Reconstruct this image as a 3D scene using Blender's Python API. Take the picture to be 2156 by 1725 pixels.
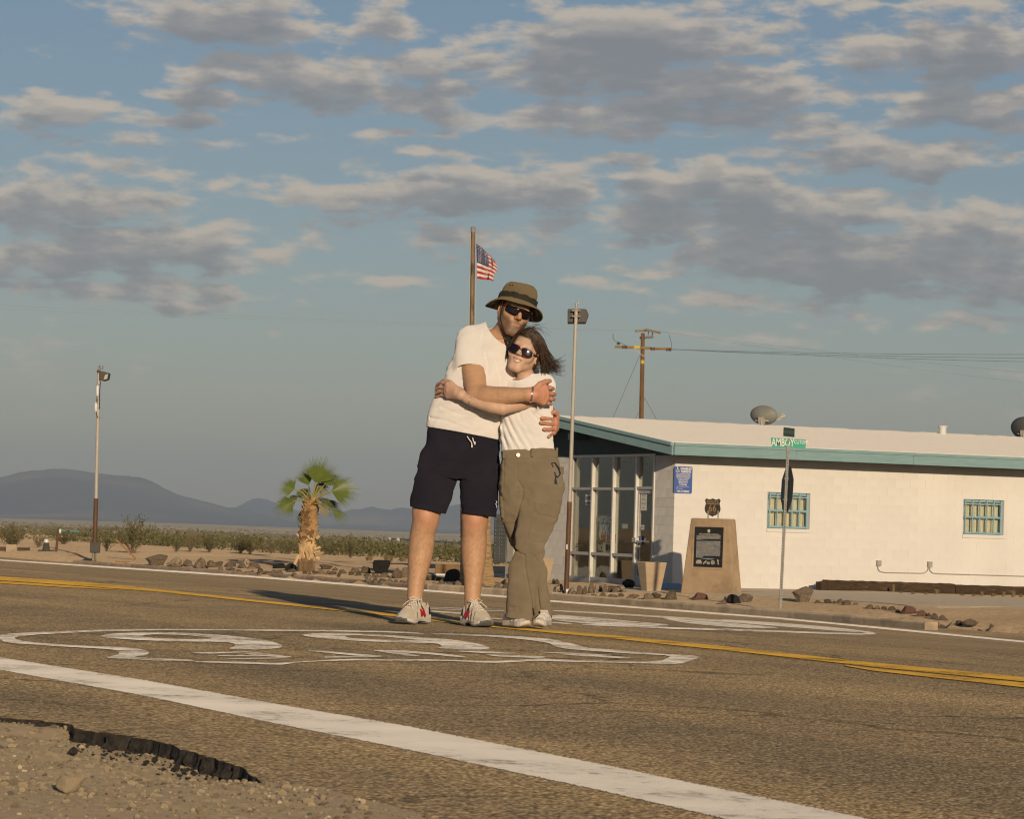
import bpy, bmesh, math, random
import numpy as np
from mathutils import Vector, Matrix
R = math.radians
random.seed(7)
for o in list(bpy.data.objects): bpy.data.objects.remove(o)
scene = bpy.context.scene
C = scene.collection

# ------------------------------------------------------------------ camera
FP, CX, CY = 6500.0, 1078.0, 862.5         # focal length and centre, in pixels of a 2156 px wide picture
PITCH, ROLL, CAMH = R(2.176), R(1.70), 0.544
CAM = Vector((0, 0, CAMH))
_f = Vector((0, math.cos(PITCH), math.sin(PITCH)))
_u0 = Vector((0, -math.sin(PITCH), math.cos(PITCH)))
_r0 = Vector((1, 0, 0))
_r = _r0*math.cos(ROLL) + _u0*math.sin(ROLL)
_u = -_r0*math.sin(ROLL) + _u0*math.cos(ROLL)
cam_data = bpy.data.cameras.new('camera')
cam = bpy.data.objects.new('camera', cam_data)
C.objects.link(cam)
cam.matrix_world = Matrix(((_r.x, _u.x, -_f.x, 0), (_r.y, _u.y, -_f.y, 0), (_r.z, _u.z, -_f.z, CAMH), (0, 0, 0, 1)))
cam_data.sensor_width = 36.0
cam_data.lens = 36.0*FP/2156.0
cam_data.clip_start = 0.1
cam_data.clip_end = 60000.0
cam_data.dof.use_dof = True
cam_data.dof.focus_distance = 18.0
cam_data.dof.aperture_fstop = 34.0
scene.camera = cam

# ------------------------------------------------------------------ light
SUN_EL = R(10.5)
SUN_AZ = R(12.0)                            # light travels forward and this much to the left
TRAVEL = Vector((-math.sin(SUN_AZ)*math.cos(SUN_EL), math.cos(SUN_AZ)*math.cos(SUN_EL), -math.sin(SUN_EL)))
sd = bpy.data.lights.new('sun', 'SUN')
sd.energy = 4.0
sd.angle = R(0.53)
sd.color = (1.0, 0.80, 0.57)
sun = bpy.data.objects.new('sun', sd)
C.objects.link(sun)
sun.rotation_mode = 'QUATERNION'
sun.rotation_quaternion = TRAVEL.to_track_quat('-Z', 'Y')
sun.location = (3, -6, 8)
SKY_STRENGTH = 0.072
scene.view_settings.view_transform = 'Standard'
scene.view_settings.look = 'None'
scene.view_settings.exposure = 0.0
scene.view_settings.gamma = 1.0
scene.view_settings.use_curve_mapping = False
scene.render.engine = 'CYCLES'
scene.cycles.use_denoising = True
scene.cycles.max_bounces = 6
scene.cycles.volume_bounces = 0
scene.cycles.filter_width = 1.15
scene.cycles.transparent_max_bounces = 12

# ------------------------------------------------------------------ pixel helpers (only used to find real places)
def ray(x, y):
    return (_f + _r*((x-CX)/FP) - _u*((y-CY)/FP))
def P(x, y, Y):
    d = ray(x, y)
    return CAM + d*(Y/d.y)
def ppm(Y): return FP/Y
def to_px(p):
    v = Vector(p) - CAM
    w = v.dot(_f)
    return CX + FP*v.dot(_r)/w, CY - FP*v.dot(_u)/w
vp = ray(-2100, 1015)
_vh = Vector((vp.x, vp.y, 0)).normalized()
UX, UY = _vh.x, _vh.y                       # road direction (to the left and away)
NX, NY = UY, -UX                            # across the road
def lat(X, Yy): return X*NX + Yy*NY
D_YELLOW = 6.70
D_FAR = 27.4
KN = [(-60, .35), (0.0, .085), (3.0, .045), (7.4, 0.0), (10, -.075), (14, -.285), (20, -.585), (24, -.775), (27, -.895), (29.4, -.935)]
KX = np.array([k[0] for k in KN]); KZ = np.array([k[1] for k in KN])
# beyond the kerb: (distance across, height)
KN2 = [(29.2, -.86), (30.2, -.80), (31.5, -.745), (33, -.705), (36, -.695), (41, -.685), (46, -.78), (60, -1.0), (90, -1.12)]
K2X = np.array([k[0] for k in KN2]); K2Z = np.array([k[1] for k in KN2])
def road_z(X, Yy):
    return np.interp(lat(X, Yy), KX, KZ)
def smooth01(t):
    t = np.clip(t, 0, 1); return t*t*(3-2*t)
def far_z(X, Yy):
    r = np.hypot(X, Yy); az = np.arctan2(X, np.maximum(Yy, 1e-3))
    t = np.clip((r-150)/2300, 0, 1)
    drop = (1 + np.clip(az*3.2, -.35, .35))*(14.5*t**0.9) + np.clip((r-2450)/2000, 0, 1)*2.5
    return -drop
def desert_z(X, Yy):
    d = lat(X, Yy)
    return np.interp(d, K2X, K2Z) + far_z(X, Yy)
def ground_z(X, Yy):
    d = lat(X, Yy)
    return np.where(d < 29.25, road_z(X, Yy), desert_z(X, Yy))
def G(x, y, lift=0.0):
    """where the sight line through a picture point meets the ground"""
    d = ray(x, y)
    def h(t): 
        p = CAM + d*t
        return p.z - float(ground_z(p.x, p.y))
    t0 = 1.0; t = 1.5
    while t < 6000:
        if h(t) < 0: break
        t0 = t; t *= 1.02
    a, b = t0, t
    for _ in range(40):
        m = (a+b)/2
        if h(m) > 0: a = m
        else: b = m
    p = CAM + d*a
    return Vector((p.x, p.y, float(ground_z(p.x, p.y)) + lift))

# ------------------------------------------------------------------ scene graph helpers
def tag(o, label=None, cat=None, group=None, kind=None):
    if label: o['label'] = label
    if cat: o['category'] = cat
    if group: o['group'] = group
    if kind: o['kind'] = kind
    return o
def thing(name, label, cat, loc=(0, 0, 0), group=None, rz=0.0):
    o = bpy.data.objects.new(name, None)
    o.empty_display_size = 0.1
    o.location = loc; o.rotation_euler = (0, 0, rz)
    C.objects.link(o)
    return tag(o, label, cat, group)
def link_mesh(name, me, mat=None, parent=None, loc=None):
    if mat is not None:
        if isinstance(mat, (list, tuple)):
            for m in mat: me.materials.append(m)
        else: me.materials.append(mat)
    o = bpy.data.objects.new(name, me)
    C.objects.link(o)
    if parent is not None: o.parent = parent
    if loc is not None: o.location = loc
    return o
class MB:
    """collects faces in world coordinates and links them as one mesh object"""
    def __init__(s): s.v = []; s.f = []; s.m = []; s.mi = 0; s.sm = []
    def add(s, vs, fs, smooth=False):
        b = len(s.v)
        s.v.extend([tuple(v) for v in vs])
        for f in fs:
            s.f.append(tuple(b+i for i in f)); s.m.append(s.mi); s.sm.append(smooth)
        return s
    def quad(s, a, b, c, d): return s.add([a, b, c, d], [(0, 1, 2, 3)])
    def box(s, c, half, ax=None):
        c = Vector(c)
        ax = ax or (Vector((1, 0, 0)), Vector((0, 1, 0)), Vector((0, 0, 1)))
        vs = []
        for k in (-1, 1):
            for j in (-1, 1):
                for i in (-1, 1):
                    vs.append(c + ax[0]*(half[0]*i) + ax[1]*(half[1]*j) + ax[2]*(half[2]*k))
        return s.add(vs, [(0, 2, 3, 1), (4, 5, 7, 6), (0, 1, 5, 4), (2, 6, 7, 3), (1, 3, 7, 5), (0, 4, 6, 2)])
    def beam(s, a, b, w, h, up=Vector((0, 0, 1))):
        a, b = Vector(a), Vector(b); d = (b-a); L = d.length; d.normalize()
        sd_ = d.cross(up)
        if sd_.length < 1e-4: sd_ = d.cross(Vector((0, 1, 0)))
        sd_.normalize(); u2 = sd_.cross(d)
        return s.box((a+b)/2, (L/2, w/2, h/2), (d, sd_, u2))
    def tube(s, pts, r, n=8, cap=True, smooth=True):
        pts = [Vector(p) for p in pts]
        if not isinstance(r, (list, tuple)): r = [r]*len(pts)
        vs = []; fs = []; prev = None
        for i, p in enumerate(pts):
            t = (pts[min(i+1, len(pts)-1)] - pts[max(i-1, 0)])
            if t.length < 1e-9: t = Vector((0, 0, 1))
            t.normalize()
            if prev is None:
                a = t.orthogonal().normalized()
            else:
                a = prev - t*prev.dot(t)
                if a.length < 1e-6: a = t.orthogonal()
                a.normalize()
            prev = a; b = t.cross(a)
            for k in range(n):
                an = 2*math.pi*k/n
                vs.append(p + (a*math.cos(an) + b*math.sin(an))*r[i])
        for i in range(len(pts)-1):
            for k in range(n):
                k2 = (k+1) % n
                fs.append((i*n+k, i*n+k2, (i+1)*n+k2, (i+1)*n+k))
        s.add(vs, fs, smooth)
        if cap:
            m = len(pts)-1
            s.add([vs[k] for k in range(n)], [tuple(range(n))[::-1]])
            s.add([vs[m*n+k] for k in range(n)], [tuple(range(n))])
        return s
    def prism(s, poly, off):
        """poly: list of points, off: extrusion vector"""
        n = len(poly); off = Vector(off)
        vs = [Vector(p) for p in poly] + [Vector(p)+off for p in poly]
        fs = [tuple(range(n))[::-1], tuple(range(n, 2*n))]
        for i in range(n):
            j = (i+1) % n
            fs.append((i, j, n+j, n+i))
        return s.add(vs, fs)
    def mesh(s, name, origin=(0, 0, 0)):
        me = bpy.data.meshes.new(name)
        o = Vector(origin)
        me.from_pydata([(v[0]-o.x, v[1]-o.y, v[2]-o.z) for v in s.v], [], s.f)
        if len(s.f):
            me.polygons.foreach_set('material_index', s.m)
            me.polygons.foreach_set('use_smooth', s.sm)
        me.update()
        return me
    def build(s, name, mat, parent=None, origin=None, bevel=0.0, fix=True):
        po = Vector((0, 0, 0))
        q = parent
        while q is not None:
            po += Vector(q.location); q = q.parent
        og = po if origin is None else Vector(origin)
        me = s.mesh(name, og)
        if fix:
            bm = bmesh.new(); bm.from_mesh(me)
            bmesh.ops.recalc_face_normals(bm, faces=bm.faces)
            bm.to_mesh(me); bm.free()
        o = link_mesh(name, me, mat, parent)
        if parent is None: o.location = og if origin is not None else (0, 0, 0)
        elif origin is not None: o.location = og - po
        if bevel:
            md = o.modifiers.new('bevel', 'BEVEL'); md.width = bevel; md.segments = 2; md.limit_method = 'ANGLE'
        return o
def copy_tree(o, parent=None):
    c = o.copy(); C.objects.link(c)
    if parent is not None: c.parent = parent
    for ch in o.children: copy_tree(ch, c)
    return c

# ------------------------------------------------------------------ materials
def new_mat(name):
    m = bpy.data.materials.new(name); m.use_nodes = True
    nt = m.node_tree
    for n in list(nt.nodes): nt.nodes.remove(n)
    out = nt.nodes.new('ShaderNodeOutputMaterial')
    b = nt.nodes.new('ShaderNodeBsdfPrincipled')
    b.inputs['Diffuse Roughness'].default_value = 1.0
    nt.links.new(b.outputs[0], out.inputs[0])
    return m, nt, b, out
def node(nt, t, **kw):
    n = nt.nodes.new(t)
    for k, v in kw.items():
        if k.startswith('i_'): n.inputs[k[2:].replace('_', ' ')].default_value = v
        elif k[0] == 'n' and k[1:].isdigit(): n.inputs[int(k[1:])].default_value = v
        else: setattr(n, k, v)
    return n
def rgba(c): return (c[0], c[1], c[2], 1.0)
def noise_node(nt, scale, detail=5.0, rough=.6, coord='Object', stretch=None):
    tc = node(nt, 'ShaderNodeTexCoord')
    src = tc.outputs[coord]
    if stretch:
        mp = node(nt, 'ShaderNodeMapping'); mp.inputs['Scale'].default_value = stretch
        nt.links.new(src, mp.inputs[0]); src = mp.outputs[0]
    n = node(nt, 'ShaderNodeTexNoise'); n.inputs['Scale'].default_value = scale
    n.inputs['Detail'].default_value = detail; n.inputs['Roughness'].default_value = rough
    nt.links.new(src, n.inputs['Vector'])
    return n
def ramp(nt, src, stops):
    r = node(nt, 'ShaderNodeValToRGB')
    el = r.color_ramp.elements
    while len(el) < len(stops): el.new(.5)
    for e, (p, c) in zip(el, stops):
        e.position = p; e.color = rgba(c) if len(c) == 3 else c
    nt.links.new(src, r.inputs[0])
    return r
def M(name, col, rough=.8, col2=None, scale=6.0, detail=6.0, lo=.35, hi=.65, bump=None, metal=0.0, spec=.35,
      stretch=None, col3=None, scale3=1.0, lo3=.5, hi3=.6, sss=0.0, sheen=0.0, rand=0.0):
    m, nt, b, out = new_mat(name)
    b.inputs['Roughness'].default_value = rough
    b.inputs['Diffuse Roughness'].default_value = .6 if rough > .7 else .0
    b.inputs['Metallic'].default_value = metal
    b.inputs['Specular IOR Level'].default_value = spec
    cs = None
    if col2 is not None:
        n = noise_node(nt, scale, detail, .62, stretch=stretch)
        r_ = ramp(nt, n.outputs[0], [(lo, col), (hi, col2)])
        cs = r_.outputs[0]
    if col3 is not None:
        n3 = noise_node(nt, scale3, 5, .65, stretch=stretch)
        f3 = ramp(nt, n3.outputs[0], [(lo3, (0, 0, 0)), (hi3, (1, 1, 1))])
        mx = node(nt, 'ShaderNodeMix', data_type='RGBA')
        nt.links.new(f3.outputs[0], mx.inputs[0])
        if cs is not None: nt.links.new(cs, mx.inputs[6])
        else: mx.inputs[6].default_value = rgba(col)
        mx.inputs[7].default_value = rgba(col3)
        cs = mx.outputs[2]
    if rand:
        oi = node(nt, 'ShaderNodeObjectInfo')
        mr = node(nt, 'ShaderNodeMapRange'); mr.inputs['To Min'].default_value = 1-rand; mr.inputs['To Max'].default_value = 1+rand
        nt.links.new(oi.outputs['Random'], mr.inputs[0])
        vm = node(nt, 'ShaderNodeVectorMath', operation='SCALE')
        if cs is not None: nt.links.new(cs, vm.inputs[0])
        else: vm.inputs[0].default_value = col
        nt.links.new(mr.outputs[0], vm.inputs['Scale'])
        cs = vm.outputs[0]
    if cs is not None: nt.links.new(cs, b.inputs['Base Color'])
    else: b.inputs['Base Color'].default_value = rgba(col)
    if bump:
        bs, bst, bd = bump[:3]
        n2 = noise_node(nt, bs, bump[3] if len(bump) > 3 else 4, .6, stretch=stretch)
        bp = node(nt, 'ShaderNodeBump'); bp.inputs['Strength'].default_value = bst; bp.inputs['Distance'].default_value = bd
        nt.links.new(n2.outputs[0], bp.inputs['Height']); nt.links.new(bp.outputs[0], b.inputs['Normal'])
    if sss:
        b.inputs['Subsurface Weight'].default_value = sss
        b.inputs['Subsurface Radius'].default_value = (1.0, .35, .18)
        b.inputs['Subsurface Scale'].default_value = .008
    if sheen:
        b.inputs['Sheen Weight'].default_value = sheen
    return m

# ------------------------------------------------------------------ sky with clouds
world = bpy.data.worlds.new('World'); scene.world = world
world.use_nodes = True
def build_world():
    nt = world.node_tree
    for n in list(nt.nodes): nt.nodes.remove(n)
    L = nt.links.new
    ell = [  # centre x, y, half width, half height, weight (in picture pixels, turned into directions below)
        (470, 35, 200, 62, 1.0), (620, 150, 190, 40, 1.1), (440, 152, 80, 24, .9), (890, 145, 105, 36, 1.0), (960, 125, 60, 30, .8),
        (430, 205, 85, 28, .9), (405, 252, 60, 26, .9), (130, 233, 180, 26, 1.0), (135, 212, 60, 26, .8), (195, 292, 66, 18, .6),
        (110, 430, 230, 55, .9), (300, 515, 280, 50, 1.0), (120, 540, 260, 44, 1.0), (340, 620, 220, 30, .8), (300, 370, 140, 34, .5),
        (650, 412, 120, 28, .8), (760, 425, 95, 42, .9), (1000, 395, 210, 50, 1.1), (930, 430, 190, 30, .9), (1200, 400, 70, 50, .9),
        (780, 190, 260, 30, .8), (900, 225, 240, 24, .6), (1340, 75, 250, 62, 1.2), (1300, 140, 240, 62, 1.1), (1520, 185, 250, 52, 1.1),
        (1230, 250, 210, 36, .9), (1580, 245, 210, 34, .8), (1840, 105, 150, 34, .9), (2060, 105, 170, 62, 1.1), (2030, 225, 190, 50, 1.1),
        (1860, 330, 230, 34, 1.1), (1500, 390, 220, 46, 1.2), (1660, 440, 300, 46, 1.1), (1440, 460, 260, 40, 1.0), (1820, 560, 330, 66, 1.2),
        (1620, 520, 280, 40, 1.1), (2060, 480, 170, 56, 1.0), (2120, 580, 170, 60, 1.0), (1700, 600, 200, 20, .7), (1180, 110, 110, 40, .7),
        (860, 600, 80, 14, .6), (1360, 577, 100, 12, .6), (1520, 632, 140, 20, .6), (1740, 655, 130, 15, .5), (2070, 670, 110, 20, .6),
        (850, 280, 100, 14, .6), (960, 320, 90, 13, .6), (1310, 337, 90, 20, .8), (810, 55, 80, 46, .7), (1900, 10, 300, 22, .8), (1000, 500, 160, 26, .5),
        (40, 605, 60, 14, .5), (1270, 600, 60, 12, .4), (1600, 715, 130, 14, .5), (1720, 10, 120, 20, .6)]
    grp = bpy.data.node_groups.new('cloud field', 'ShaderNodeTree')
    grp.interface.new_socket('Dir', in_out='INPUT', socket_type='NodeSocketVector')
    grp.interface.new_socket('Density', in_out='OUTPUT', socket_type='NodeSocketFloat')
    gi = grp.nodes.new('NodeGroupInput'); go = grp.nodes.new('NodeGroupOutput'); GL = grp.links.new
    def mth(op, a=None, b=None, c=None):
        n = grp.nodes.new('ShaderNodeMath'); n.operation = op
        for i, v in enumerate((a, b, c)):
            if v is None: continue
            if isinstance(v, (int, float)): n.inputs[i].default_value = v
            else: GL(v, n.inputs[i])
        return n.outputs[0]
    sx = grp.nodes.new('ShaderNodeSeparateXYZ'); GL(gi.outputs[0], sx.inputs[0])
    az = mth('MULTIPLY', mth('ARCTAN2', sx.outputs[0], sx.outputs[1]), 65.0)
    el = mth('MULTIPLY', mth('ARCSINE', sx.outputs[2]), 65.0)
    cb = grp.nodes.new('ShaderNodeCombineXYZ'); GL(az, cb.inputs[0]); GL(el, cb.inputs[1])
    # clouds nearer overhead are nearer and look larger
    sc_ = mth('DIVIDE', 1.0, mth('MULTIPLY_ADD', mth('MAXIMUM', mth('SUBTRACT', sx.outputs[2], .24), 0.0), 5.0, 1.0))
    cs = grp.nodes.new('ShaderNodeVectorMath'); cs.operation = 'SCALE'; GL(cb.outputs[0], cs.inputs[0]); GL(sc_, cs.inputs['Scale'])
    # slow swirl of the outlines
    wn = grp.nodes.new('ShaderNodeTexNoise'); wn.inputs['Scale'].default_value = .9; wn.inputs['Detail'].default_value = 4
    mp = grp.nodes.new('ShaderNodeMapping'); mp.inputs['Scale'].default_value = (1, 2.2, 1); GL(cs.outputs[0], mp.inputs[0])
    GL(mp.outputs[0], wn.inputs['Vector'])
    vs = grp.nodes.new('ShaderNodeVectorMath'); vs.operation = 'SUBTRACT'; GL(wn.outputs[1], vs.inputs[0]); vs.inputs[1].default_value = (.5, .5, .5)
    vm = grp.nodes.new('ShaderNodeVectorMath'); vm.operation = 'MULTIPLY_ADD'; GL(vs.outputs[0], vm.inputs[0]); vm.inputs[1].default_value = (1.5, .55, 0); GL(cb.outputs[0], vm.inputs[2])
    p = vm.outputs[0]
    acc = None
    for (x, y, rx, ry, w) in ell:
        d = ray(x, y).normalized()
        c = (math.atan2(d.x, d.y)*65, math.asin(d.z)*65)
        a = grp.nodes.new('ShaderNodeVectorMath'); a.operation = 'MULTIPLY_ADD'
        GL(p, a.inputs[0]); a.inputs[1].default_value = (100/rx, 100/ry, 0); a.inputs[2].default_value = (-c[0]*100/rx, -c[1]*100/ry, 0)
        l = grp.nodes.new('ShaderNodeVectorMath'); l.operation = 'LENGTH'; GL(a.outputs[0], l.inputs[0])
        v = mth('MULTIPLY_ADD', l.outputs['Value'], -.60*w, .84*w)
        acc = v if acc is None else mth('MAXIMUM', acc, v)
    # the rest of the sky: scattered clouds of the same kind
    bn = grp.nodes.new('ShaderNodeTexNoise'); bn.inputs['Scale'].default_value = .22; bn.inputs['Detail'].default_value = 2
    GL(mp.outputs[0], bn.inputs['Vector'])
    base = mth('MULTIPLY_ADD', bn.outputs[0], 1.5, -.95)
    acc = mth('MAXIMUM', acc, base)
    acc = mth('MAXIMUM', acc, -.55)
    fn = grp.nodes.new('ShaderNodeTexNoise'); fn.inputs['Scale'].default_value = 1.0; fn.inputs['Detail'].default_value = 9; fn.inputs['Roughness'].default_value = .56
    mp2 = grp.nodes.new('ShaderNodeMapping'); mp2.inputs['Scale'].default_value = (.85, 2.2, 1); GL(cs.outputs[0], mp2.inputs[0]); GL(mp2.outputs[0], fn.inputs['Vector'])
    dn = mth('MULTIPLY_ADD', fn.outputs[0], 2.1, -1.05)
    GL(mth('ADD', acc, dn), go.inputs[0])

    tc = nt.nodes.new('ShaderNodeTexCoord')
    def grp_at(off):
        g = nt.nodes.new('ShaderNodeGroup'); g.node_tree = grp
        if off:
            a = nt.nodes.new('ShaderNodeVectorMath'); a.operation = 'ADD'; L(tc.outputs['Generated'], a.inputs[0]); a.inputs[1].default_value = off
            nz = nt.nodes.new('ShaderNodeVectorMath'); nz.operation = 'NORMALIZE'; L(a.outputs[0], nz.inputs[0]); L(nz.outputs[0], g.inputs[0])
        else: L(tc.outputs['Generated'], g.inputs[0])
        return g.outputs[0]
    d0 = grp_at(None); d1 = grp_at((0.0008, 0, .0030)); d2 = grp_at((0.0015, 0, .0085))
    def mm(op, a=None, b=None, c=None, clamp=False):
        n = nt.nodes.new('ShaderNodeMath'); n.operation = op; n.use_clamp = clamp
        for i, v in enumerate((a, b, c)):
            if v is None: continue
            if isinstance(v, (int, float)): n.inputs[i].default_value = v
            else: L(v, n.inputs[i])
        return n.outputs[0]
    def sstep(x, a, b):
        n = nt.nodes.new('ShaderNodeMapRange'); n.interpolation_type = 'SMOOTHSTEP'
        L(x, n.inputs[0]); n.inputs[1].default_value = a; n.inputs[2].default_value = b
        return n.outputs[0]
    mask = sstep(d0, -.02, .46)
    thick = mm('ADD', mm('MULTIPLY', sstep(d1, -.05, .75), .5), mm('MULTIPLY', sstep(d2, -.10, .85), .72))
    lit = mm('SUBTRACT', 1.12, thick, clamp=True)
    cr = nt.nodes.new('ShaderNodeValToRGB'); L(lit, cr.inputs[0])
    e = cr.color_ramp.elements
    e[0].position = .0; e[0].color = (.222, .226, .238, 1)
    e[1].position = 1.0; e[1].color = (.58, .495, .40, 1)
    k = e.new(.45); k.color = (.30, .285, .28, 1)
    sky = nt.nodes.new('ShaderNodeTexSky'); sky.sky_type = 'NISHITA'; sky.sun_disc = False
    sky.sun_elevation = SUN_EL; sky.sun_rotation = math.pi - SUN_AZ
    sky.altitude = 200; sky.air_density = 1.0; sky.dust_density = 0.4; sky.ozone_density = 3.0
    tn = nt.nodes.new('ShaderNodeMix'); tn.data_type = 'RGBA'; tn.blend_type = 'MULTIPLY'; tn.inputs[0].default_value = 1.0
    L(sky.outputs[0], tn.inputs[6]); tn.inputs[7].default_value = (1.10, .93, .90, 1)      # warm white balance of the photograph
    b1 = nt.nodes.new('ShaderNodeBackground'); L(tn.outputs[2], b1.inputs[0]); b1.inputs[1].default_value = SKY_STRENGTH
    b2 = nt.nodes.new('ShaderNodeBackground'); L(cr.outputs[0], b2.inputs[0]); b2.inputs[1].default_value = 1.0
    sz = nt.nodes.new('ShaderNodeSeparateXYZ'); L(tc.outputs['Generated'], sz.inputs[0])
    fade = sstep(sz.outputs[2], .012, .075)       # clouds thin out in the air near the horizon
    mix = nt.nodes.new('ShaderNodeMixShader')
    L(mm('MULTIPLY', mm('MULTIPLY', mask, .84), mm('MULTIPLY_ADD', fade, .75, .25)), mix.inputs[0]); L(b1.outputs[0], mix.inputs[1]); L(b2.outputs[0], mix.inputs[2])
    out = nt.nodes.new('ShaderNodeOutputWorld'); L(mix.outputs[0], out.inputs[0])
    world.cycles.sampling_method = 'MANUAL'; world.cycles.sample_map_resolution = 512
build_world()
# ------------------------------------------------------------------ numpy noise
def vnoise(p, seed=0):
    """smooth value noise in [0,1]; p: (...,3) array"""
    p = np.asarray(p, dtype=np.float32)
    i = np.floor(p).astype(np.int64); f = p - i
    f = f*f*f*(f*(f*6-15)+10)
    def h(ix, iy, iz):
        n = (ix*374761393 + iy*668265263 + iz*2147483647 + seed*974634521) & 0x7fffffff
        n = ((n ^ (n >> 13))*1274126177) & 0x7fffffff
        n = n ^ (n >> 16)
        return (n & 0xffff).astype(np.float32)/65535.0
    r = 0
    for dx in (0, 1):
        wx = f[..., 0] if dx else 1-f[..., 0]
        for dy in (0, 1):
            wy = f[..., 1] if dy else 1-f[..., 1]
            for dz in (0, 1):
                wz = f[..., 2] if dz else 1-f[..., 2]
                r = r + wx*wy*wz*h(i[..., 0]+dx, i[..., 1]+dy, i[..., 2]+dz)
    return r
def fbm(p, oct=4, seed=0, gain=.5):
    p = np.asarray(p, dtype=np.float32); a = 1.0; s = 0; t = 0
    for k in range(oct):
        s = s + a*vnoise(p*(2.0**k), seed+k); t += a; a *= gain
    return s/t
def grid_mesh(name, PTS, mat, kind=None, parent=None, smooth=True, label=None):
    """PTS: (n,m,3) array of points -> sheet"""
    n, m = PTS.shape[:2]
    me = bpy.data.meshes.new(name)
    idx = np.arange(n*m).reshape(n, m)
    q = np.stack([idx[:-1, :-1], idx[1:, :-1], idx[1:, 1:], idx[:-1, 1:]], -1).reshape(-1, 4)
    me.vertices.add(n*m); me.vertices.foreach_set('co', PTS.reshape(-1).astype(np.float32))
    me.loops.add(q.size); me.loops.foreach_set('vertex_index', q.reshape(-1).astype(np.int32))
    me.polygons.add(len(q)); me.polygons.foreach_set('loop_start', np.arange(0, q.size, 4, dtype=np.int32))
    me.update(calc_edges=True)
    # faces upward
    if len(q) and me.polygons[len(q)//2].normal.z < 0: me.flip_normals()
    me.polygons.foreach_set('use_smooth', [smooth]*len(q))
    o = link_mesh(name, me, mat, parent)
    if kind: o['kind'] = kind
    return o

# ------------------------------------------------------------------ ground materials
def asphalt_mat():
    m, nt, b, out = new_mat('worn asphalt'); L = nt.links.new
    tc = node(nt, 'ShaderNodeTexCoord')
    v = node(nt, 'ShaderNodeTexVoronoi'); v.inputs['Scale'].default_value = 100; v.inputs['Randomness'].default_value = 1
    L(tc.outputs['Object'], v.inputs['Vector'])
    stones = ramp(nt, v.outputs['Color'], [(.10, (.15, .125, .078)), (.42, (.48, .375, .21)), (.74, (.69, .54, .305)), (.95, (.95, .78, .50))])
    gap = ramp(nt, v.outputs['Distance'], [(.25, (1, 1, 1)), (.62, (.42, .40, .38))])
    mx = node(nt, 'ShaderNodeMix', data_type='RGBA', blend_type='MULTIPLY'); mx.inputs[0].default_value = 1
    L(stones.outputs[0], mx.inputs[6]); L(gap.outputs[0], mx.inputs[7])
    n = noise_node(nt, .55, 8, .65)
    big = ramp(nt, n.outputs[0], [(.32, (.70, .70, .72)), (.6, (1.08, 1.04, .98))])
    mp = node(nt, 'ShaderNodeMapping'); mp.inputs['Rotation'].default_value = (0, 0, -math.atan2(UY, UX)); L(tc.outputs['Object'], mp.inputs[0])
    mp2 = node(nt, 'ShaderNodeMapping'); mp2.inputs['Scale'].default_value = (.05, .9, 1); L(mp.outputs[0], mp2.inputs[0])
    n2 = node(nt, 'ShaderNodeTexNoise'); n2.inputs['Scale'].default_value = 1.5; n2.inputs['Detail'].default_value = 6; L(mp2.outputs[0], n2.inputs['Vector'])
    streak = ramp(nt, n2.outputs[0], [(.38, (.80, .80, .82)), (.62, (1.08, 1.05, 1.0))])
    m2 = node(nt, 'ShaderNodeMix', data_type='RGBA', blend_type='MULTIPLY'); m2.inputs[0].default_value = 1
    L(mx.outputs[2], m2.inputs[6]); L(big.outputs[0], m2.inputs[7])
    m3 = node(nt, 'ShaderNodeMix', data_type='RGBA', blend_type='MULTIPLY'); m3.inputs[0].default_value = 1
    L(m2.outputs[2], m3.inputs[6]); L(streak.outputs[0], m3.inputs[7])
    wv = node(nt, 'ShaderNodeTexVoronoi', feature='DISTANCE_TO_EDGE'); wv.inputs['Scale'].default_value = .55
    wn = noise_node(nt, 2.2, 5); wa = node(nt, 'ShaderNodeVectorMath', operation='MULTIPLY_ADD'); L(wn.outputs[1], wa.inputs[0]); wa.inputs[1].default_value = (.5, .5, 0); L(tc.outputs['Object'], wa.inputs[2]); L(wa.outputs[0], wv.inputs['Vector'])
    cr = ramp(nt, wv.outputs['Distance'], [(.003, (.45, .45, .45)), (.010, (1, 1, 1))])
    pn = noise_node(nt, .23, 3); pm = ramp(nt, pn.outputs[0], [(.50, (1, 1, 1)), (.56, (0, 0, 0))])
    mc = node(nt, 'ShaderNodeMix', data_type='RGBA', blend_type='MULTIPLY'); L(pm.outputs[0], mc.inputs[0]); L(m3.outputs[2], mc.inputs[6]); L(cr.outputs[0], mc.inputs[7]); m3 = mc
    L(m3.outputs[2], b.inputs['Base Color'])
    b.inputs['Roughness'].default_value = .85; b.inputs['Specular IOR Level'].default_value = .25
    n3 = noise_node(nt, 40, 6, .7)
    ad = node(nt, 'ShaderNodeMath', operation='MULTIPLY_ADD'); L(v.outputs['Distance'], ad.inputs[0]); ad.inputs[1].default_value = -1.0; L(n3.outputs[0], ad.inputs[2])
    bp = node(nt, 'ShaderNodeBump'); bp.inputs['Strength'].default_value = 1.0; bp.inputs['Distance'].default_value = .0045
    L(ad.outputs[0], bp.inputs['Height']); L(bp.outputs[0], b.inputs['Normal'])
    return m
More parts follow.
